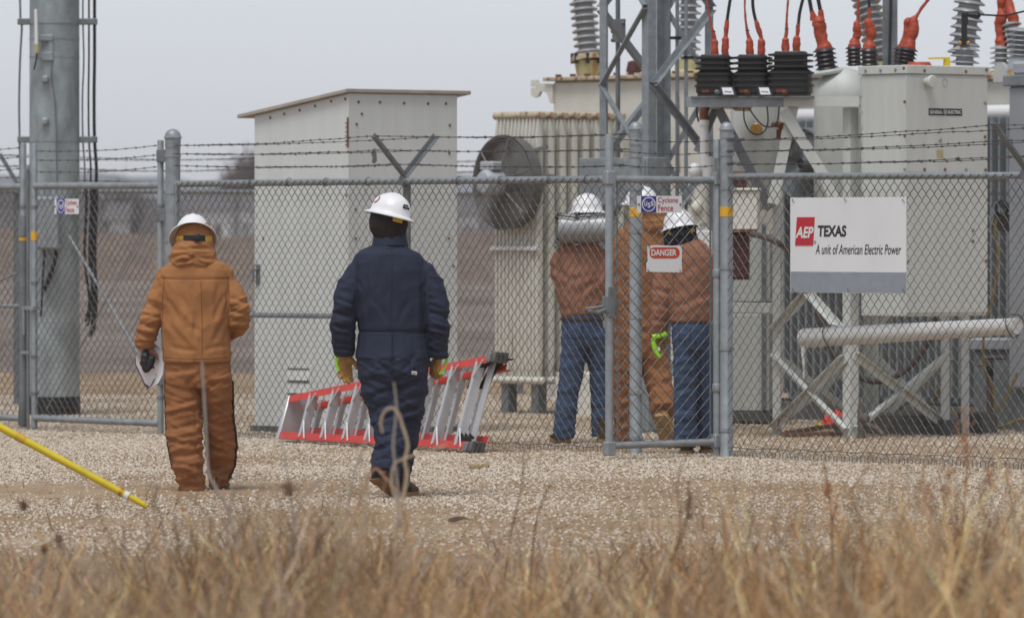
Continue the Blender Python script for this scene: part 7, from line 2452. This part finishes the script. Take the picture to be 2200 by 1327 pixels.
yp.part('joint_sleeve', MB().tube([j, j + d_ * .06], .0255, 14), 'strap', world=True)

def rock(px, py, r, seed, label):
    b = G(px, py)
    mb = MB().ball((0, 0, r * .5), (r, r * .9, r * .7), 12, 8)
    for i, v in enumerate(mb.v):
        mb.v[i] = v * (1 + .35 * noise.noise(v / r * 1.1 + Vector((seed, 0, 0))))
    t = Thing('rock', label, 'rock', b)
    t.part('stone', mb, 'rock', smooth=False)
MT['rock'] = mat('tan_limestone_lump', (0.34, 0.25, 0.14), 0.9, 0, 0.3, 12, 0.4, 50)
rock(1020, 1010, .045, 2, 'tan limestone lump on gravel below the right end of the ladder')
rock(1042, 1006, .032, 5, 'smaller tan stone just right of the limestone lump by the ladder')
lt_ = Thing('dry_leaf', 'small dark dry leaf lying on the gravel in front of the walk gate', 'leaf', G(986, 1122))
lt_.part('blade', MB().rings([[Vector((x, -.02 * w, .012 + .01 * math.sin(x * 40))), Vector((x, .02 * w, .02 + .012 * math.cos(x * 30))), Vector((x, .02 * w, .023 + .012 * math.cos(x * 30))), Vector((x, -.02 * w, .015 + .01 * math.sin(x * 40)))] for x, w in ((-.06, .2), (-.03, 1), (.0, 1.2), (.03, .9), (.07, .15))]), 'boot')

# ------------------------------------------------------------------ dry grass in the foreground
def attr_mat(name, rough=.85, transl=.12):
    m = bpy.data.materials.new(name)
    m.use_nodes = True
    nt = m.node_tree
    b = nt.nodes["Principled BSDF"]
    b.inputs['Roughness'].default_value = rough
    b.inputs['Specular IOR Level'].default_value = 0.15
    a = nn(nt, 'ShaderNodeAttribute')
    a.attribute_name = 'tone'
    nt.links.new(a.outputs['Color'], b.inputs['Base Color'])
    tr = nn(nt, 'ShaderNodeBsdfTranslucent')
    nt.links.new(a.outputs['Color'], tr.inputs['Color'])
    mx = nn(nt, 'ShaderNodeMixShader')
    mx.inputs[0].default_value = transl
    out = [n for n in nt.nodes if n.type == 'OUTPUT_MATERIAL'][0]
    nt.links.new(b.outputs[0], mx.inputs[1])
    nt.links.new(tr.outputs[0], mx.inputs[2])
    nt.links.new(mx.outputs[0], out.inputs['Surface'])
    return m
MT['grass'] = attr_mat('dry_grass_blade')

PAL = np.array([.97, .92, .88]) * np.array([(0.40, 0.29, 0.155), (0.30, 0.195, 0.10), (0.235, 0.165, 0.115), (0.27, 0.235, 0.205), (0.37, 0.22, 0.11), (0.48, 0.385, 0.25), (0.15, 0.10, 0.075)])

def blades(name, base, h, lean, droop, width, tone, rng, segs=8, ground=-.02):
    n = len(base)
    az = rng.uniform(0, 2 * np.pi, n)
    tw = az + rng.uniform(.9, 2.2, n)
    t = np.linspace(0, 1, segs + 1)
    # arc: goes up, then over
    ang = lean[:, None] + droop[:, None] * t[None, :] ** 1.6
    dl = h[:, None] / segs
    hx = np.concatenate([np.zeros((n, 1)), np.cumsum(np.sin(ang[:, :-1]) * dl, 1)], 1)
    hz = np.concatenate([np.zeros((n, 1)), np.cumsum(np.cos(ang[:, :-1]) * dl, 1)], 1)
    kink = np.cumsum(rng.normal(0, .06, (n, segs + 1)), 1) * h[:, None] * (t > 0)
    px = base[:, 0:1] + hx * np.cos(az)[:, None] + kink * np.sin(az)[:, None]
    py = base[:, 1:2] + hx * np.sin(az)[:, None] - kink * np.cos(az)[:, None]
    pz = ground + np.maximum(hz, .0)
    w = width[:, None] * np.clip(1.05 - t[None, :] ** 1.5, .06, 1) * .5
    sx, sy = np.cos(tw)[:, None] * w, np.sin(tw)[:, None] * w
    co = np.empty((n, segs + 1, 2, 3))
    co[:, :, 0, 0], co[:, :, 0, 1], co[:, :, 0, 2] = px - sx, py - sy, pz
    co[:, :, 1, 0], co[:, :, 1, 1], co[:, :, 1, 2] = px + sx, py + sy, pz
    nv = n * (segs + 1) * 2
    base_i = (np.arange(n) * (segs + 1) * 2)[:, None] + (np.arange(segs) * 2)[None, :]
    f = np.stack([base_i, base_i + 1, base_i + 3, base_i + 2], -1).reshape(-1, 4)
    me = bpy.data.meshes.new(name)
    me.vertices.add(nv)
    me.vertices.foreach_set('co', co.ravel())
    me.loops.add(f.size)
    me.loops.foreach_set('vertex_index', f.ravel().astype(np.int32))
    me.polygons.add(len(f))
    me.polygons.foreach_set('loop_start', np.arange(0, f.size, 4, dtype=np.int32))
    me.polygons.foreach_set('loop_total', np.full(len(f), 4, dtype=np.int32))
    me.update(calc_edges=True)
    at = me.attributes.new('tone', 'FLOAT_COLOR', 'POINT')
    c = np.ones((n, (segs + 1) * 2, 4))
    c[:, :, :3] = tone[:, None, :]
    at.data.foreach_set('color', c.ravel())
    me.materials.append(MT['grass'])
    o = link(name, me)
    tag(o, kind='stuff')
    return o

rng = np.random.default_rng(11)
def tones(x, rng):
    """greyer and browner to the left, straw-coloured to the right"""
    n = len(x)
    f = np.clip((x / (.079 * 26) + 1) / 2, 0, 1)
    pr_l = np.array([.16, .14, .20, .30, .03, .11, .06])
    pr_r = np.array([.38, .14, .08, .10, .07, .20, .03])
    u = rng.random(n)
    out = np.empty((n, 3))
    for i in range(n):
        p = pr_l * (1 - f[i]) + pr_r * f[i]
        out[i] = PAL[np.searchsorted(np.cumsum(p / p.sum()), u[i]).clip(0, 6)]
    return out * rng.uniform(.75, 1.2, (n, 1))

def clumped(n, y0, y1, seed):
    pts = []
    r = np.random.default_rng(seed)
    while len(pts) < n:
        y = r.uniform(y0, y1)
        x = r.uniform(-1, 1) * (.079 * y * 1.18 + .3)
        c = .55 + .9 * noise.noise((x * 1.3, y * .8, seed)) + .35 * noise.noise((x * 4, y * 2.5, seed + 5))
        if r.random() < c:
            pts.append((x, y))
    return np.array(pts)

def tufts(name, nclump, y0, y1, per, hmul, seed, wmin, wmax, lean, droop, tmul=1.0):
    """blades in tufts: each tuft has its own height, lean and colour, so the top edge comes out ragged"""
    r = np.random.default_rng(seed)
    B, H, Ln, Dr, W, C = [], [], [], [], [], []
    for k in range(nclump):
        y = r.uniform(y0, y1)
        fxx = r.uniform(-1.15, 1.15) if r.random() > .16 else r.normal(-.45, .10)
        if y > 25 and -.95 < fxx < -.75 and r.random() < .6: continue
        x = fxx * .079 * y
        side = np.clip((fxx - .05) / .9, 0, 1)
        h0 = hmul * r.gamma(5, .2) * np.interp(fxx, [-1, -.68, -.52, -.36, -.15, .25, .48, .65, .95], [.66, .68, 1.30, 1.15, .72, .72, 1.1, 1.95, 2.1]) * np.clip(1.15 - .035 * (y - 20), .45, 1.15)
        m = int(per * r.uniform(.4, 1.6))
        rad = r.uniform(.08, .30)
        B.append(np.stack([r.normal(x, rad, m), r.normal(y, rad * 1.5, m)], 1))
        H.append(np.minimum(h0 * r.uniform(.35, 1.25, m), np.maximum(.10, 1.80 - .0405 * B[-1][:, 1] + .0045 * B[-1][:, 1] * side)))
        Ln.append(r.uniform(lean[0], lean[1], m))
        Dr.append(r.uniform(droop[0], droop[1], m))
        W.append(r.uniform(wmin, wmax, m))
        C.append(tones(B[-1][:, 0], r) * r.uniform(.65, 1.4) * r.uniform(.55, 1.5, (m, 1)))
    B = np.concatenate(B); H = np.concatenate(H)
    return blades(name, B, H, np.concatenate(Ln), np.concatenate(Dr), np.concatenate(W), np.clip(np.concatenate(C) * tmul, 0, .75), r)

A_ = np.array
tufts('low_dead_mat', 200, 19.5, 31.5, 28, .25, 33, .004, .012, (.6, 1.5), (-.8, 1.2), A_([.80, .72, .68]))  # low blades toned darker, painting recess shade beneath the brighter tufts
tufts('dry_grass', 150, 19.5, 28.5, 26, .56, 31, .004, .011, (.25, 1.35), (-1.0, 2.4), A_([1.30, 1.22, 1.14]))
tufts('broad_dead_leaves', 170, 19.5, 28.5, 16, .62, 32, .008, .022, (.35, 1.5), (-1.6, 3.8), A_([1.55, 1.45, 1.36]))
tufts('dark_dead_leaves', 120, 19.5, 28.5, 10, .56, 37, .006, .016, (.2, 1.4), (-1.4, 2.6), A_([.62, .56, .56]))
tufts('dry_grass', 150, 27.5, 33.6, 14, .26, 34, .0035, .008, (.3, 1.4), (-.8, 1.8), 1.25)
tufts('weed_stalks', 120, 19.5, 29, 4, .76, 35, .004, .009, (.0, .7), (-.5, 1.2), .85)
tufts('straw_thicket', 75, 20.5, 27, 28, .58, 36, .004, .012, (.2, 1.4), (-.8, 2.8), A_([1.5, 1.32, 1.05]))
def near_tufts(name, n, per, seed, wmin, wmax, tm):
    """the verge nearest the camera: tall dead growth whose tops just enter the bottom of the picture"""
    r = np.random.default_rng(seed)
    B, H, Ln, Dr, W, C = [], [], [], [], [], []
    for k in range(n):
        y = r.uniform(13.5, 19.5)
        fxx = r.uniform(-1.15, 1.15)
        top = np.interp(fxx, [-1, -.6, -.45, -.2, .3, .6, 1], [1235, 1230, 1190, 1245, 1225, 1120, 1060]) + r.normal(0, 28)
        h0 = CAMH - (top - CY) / FPX * y
        m = int(per * r.uniform(.5, 1.5))
        B.append(np.stack([r.normal(fxx * .079 * y, .10, m), r.normal(y, .15, m)], 1))
        H.append(np.minimum(h0 * r.uniform(.85, 1.22, m), h0 * 1.12))
        Ln.append(r.uniform(.02, .42, m)); Dr.append(r.uniform(-.5, 1.5, m)); W.append(r.uniform(wmin, wmax, m))
        C.append(tones(B[-1][:, 0], r) * r.uniform(.65, 1.35) * r.uniform(.55, 1.55, (m, 1)))
    return blades(name, np.concatenate(B), np.concatenate(H), np.concatenate(Ln), np.concatenate(Dr), np.concatenate(W), np.clip(np.concatenate(C) * tm, 0, .75), r)
near_tufts("tall_verge_grass", 58, 17, 51, .004, .010, A_([1.3, 1.22, 1.15]))
near_tufts('tall_verge_leaves', 60, 9, 52, .008, .018, A_([1.45, 1.36, 1.28]))
r_ = np.random.default_rng(21)
b = clumped(900, 30, 39, 6)
h = r_.gamma(4, .03, len(b))
blades('dry_grass', b, h, r_.uniform(.3, 1.3, len(b)), r_.uniform(.1, 1.0, len(b)), r_.uniform(.003, .006, len(b)), tones(b[:, 0], r_), r_)

# single weeds one can point to
MT['weed_grey'] = mat('grey_dead_stem', (0.36, 0.31, 0.27), 0.9, 0, 0.2, 20)
MT['weed_tan'] = mat('tan_dead_stem', (0.46, 0.36, 0.25), 0.9, 0, 0.2, 20)
MT['weed_brown'] = mat('brown_dead_stem', (0.19, 0.11, 0.06), 0.9, 0, 0.25, 20)
MT['weed_orange'] = mat('orange_brown_seed_head', (0.40, 0.19, 0.085), 0.9, 0, 0.25, 20)
MT['weed_pink'] = mat('pinkish_dead_blade', (0.42, 0.24, 0.16), 0.9, 0, 0.2, 20)
def weed(label, Y, stems, mk, heads=(), flat=1.0):
    x0, y0 = stems[0][0][0][:2]
    bx = (x0 - CX) / FPX * Y
    t = Thing('weed', label, 'weed', (bx, Y, -.02))
    for pts, r, k in stems:
        w = [P(x, y, Y + (q[0] if q else 0)) for x, y, *q in pts]
        b0 = Vector((w[0].x, w[0].y, -.02))
        w = [b0, b0.lerp(w[0], .6)] + w
        out = []
        for i in range(len(w) - 1):
            p0, p1, p2, p3 = w[max(i - 1, 0)], w[i], w[i + 1], w[min(i + 2, len(w) - 1)]
            for q in range(5):
                s = q / 5
                out.append(0.5 * ((2 * p1) + (p2 - p0) * s + (2 * p0 - 5 * p1 + 4 * p2 - p3) * s * s + (3 * p1 - p0 - 3 * p2 + p3) * s ** 3))
        out.append(w[-1])
        n = len(out)
        t.part('stem', MB().tube(out, [(r * (1 - .55 * i / n), r * flat * (1 - .55 * i / n)) for i in range(n)], 6), k or mk, world=True)
    rnd = random.Random(int(x0))
    for (x, y0_, y1_, wd, k) in heads:
        m = MB()
        for i in range(44):
            f = rnd.random()
            c = P(x + rnd.gauss(0, wd * .35), y0_ + (y1_ - y0_) * f, Y + rnd.gauss(0, .02))
            e = c + Vector((rnd.gauss(0, .012), rnd.gauss(0, .01), rnd.uniform(.01, .035)))
            m.tube([c, c.lerp(e, .5), e], [.001, .0026, .0008], 4)
        t.part('seed_head', m, k, world=True)
    return t
weed('curled broad dead blade arching before the legs of the navy-clad worker', 25.0, [([(845, 1200), (862, 1090), (874, 1025), (870, 990), (876, 955), (864, 912), (856, 888), (842, 876), (826, 884), (818, 908), (822, 930)], .0085, None), ([(880, 1200), (852, 1080), (842, 1040), (846, 1000), (868, 985), (920, 968), (960, 955)], .007, None), ([(850, 1180), (855, 1060), (845, 960), (852, 880), (846, 820)], .007, 'weed_grey')], 'weed_tan', flat=.45)
weed('tall pale straight stalk before the right trouser leg of the brown-suited worker', 26.0, [([(520, 1200), (487, 1090), (462, 1045), (447, 1010), (443, 930), (438, 840), (434, 775)], .0095, None), ([(487, 1150), (500, 1050), (520, 1000)], .005, None)], 'weed_grey')
weed('orange brown feathery seed head at the far right above the grass', 27.0, [([(2062, 1200), (2072, 1080), (2078, 1000), (2076, 930), (2072, 880)], .006, None), ([(2060, 1180), (2040, 1080), (2036, 1020)], .005, None), ([(2060, 1180), (2110, 1060), (2130, 1010)], .005, None)], 'weed_orange', [(2074, 880, 1010, 26, 'weed_orange'), (2035, 1010, 1090, 30, 'weed_orange'), (1990, 1040, 1110, 34, 'weed_orange'), (2128, 1010, 1060, 20, 'weed_orange')])
weed('thin brown stalk standing alone below the corner of the company sign', 28.0, [([(1790, 1190), (1784, 1090), (1776, 1030), (1770, 985)], .006, None), ([(1787, 1120), (1800, 1070), (1806, 1045)], .004, None)], 'weed_brown', [(1778, 1040, 1070, 8, 'weed_orange')])
weed('grey branching stalk rising left of the ladder foot', 26.5, [([(620, 1220), (634, 1120), (655, 1060), (690, 1030), (716, 990)], .006, None), ([(630, 1140), (622, 1050), (612, 990), (604, 930)], .006, None), ([(700, 1240), (740, 1120), (760, 1020), (790, 940)], .007, 'weed_grey')], 'weed_grey', [(620, 1040, 1075, 18, 'weed_brown')])
weed('pinkish dead blade crossing in front of the navy trouser cuff', 25.5, [([(700, 1230), (760, 1110), (800, 1010), (830, 1030), (862, 1068)], .008, None), ([(770, 1200), (788, 1060), (782, 1000), (770, 975)], .007, 'weed_tan')], 'weed_pink', flat=.5)
weed('dark leaning stalk in the right middle grass', 25.0, [([(1420, 1330), (1440, 1230), (1470, 1130), (1482, 1070), (1478, 1030)], .007, None), ([(1440, 1230), (1462, 1120), (1455, 1040), (1470, 985)], .005, None)], 'weed_brown', [(1481, 1060, 1120, 9, 'weed_brown')])
weed('pair of thin brown stalks below the walk gate', 27.5, [([(1140, 1240), (1150, 1130), (1172, 1060), (1190, 1030)], .006, None), ([(1085, 1240), (1100, 1130), (1122, 1040), (1126, 960)], .006, None)], 'weed_brown')
weed('pale arching straw at the lower right', 23.0, [([(1560, 1330), (1600, 1235), (1680, 1195), (1740, 1215), (1765, 1280)], .010, None), ([(1900, 1330), (1990, 1260), (2100, 1215), (2200, 1180)], .010, None), ([(1700, 1330), (1790, 1240), (1900, 1225), (1960, 1260)], .008, None)], 'weed_tan', flat=.5)
weed('reddish dead stem at the lower left edge', 26.0, [([(60, 1290), (40, 1220), (22, 1170), (12, 1140)], .006, None), ([(75, 1260), (92, 1210), (96, 1170)], .005, 'weed_grey')], 'weed_pink', [(52, 1085, 1100, 8, 'weed_brown'), (96, 1175, 1195, 8, 'weed_brown')])
weed('bent dark stem with forked top left of centre', 25.5, [([(330, 1330), (300, 1260), (262, 1190), (225, 1130), (206, 1080)], .006, None), ([(262, 1190), (268, 1140), (262, 1120)], .004, None), ([(270, 1330), (275, 1220), (262, 1150)], .007, 'weed_grey')], 'weed_brown', [(125, 1155, 1185, 16, 'weed_brown')])

# ------------------------------------------------------------------ the winter air
HAZE = 0.00035
hm = bpy.data.materials.new('winter_haze')
hm.use_nodes = True
nt = hm.node_tree
nt.nodes.clear()
pv = nt.nodes.new('ShaderNodeVolumePrincipled')
pv.inputs['Color'].default_value = (0.985, 0.985, 1.0, 1)
pv.inputs['Density'].default_value = HAZE
pv.inputs['Anisotropy'].default_value = 0.0
ho_ = nt.nodes.new('ShaderNodeOutputMaterial')
nt.links.new(pv.outputs[0], ho_.inputs['Volume'])
o = link('haze', MB().box(-1600, 1600, -60, 3100, -1.06, 9.2).mesh('haze', hm, smooth=False))
tag(o, kind='stuff')
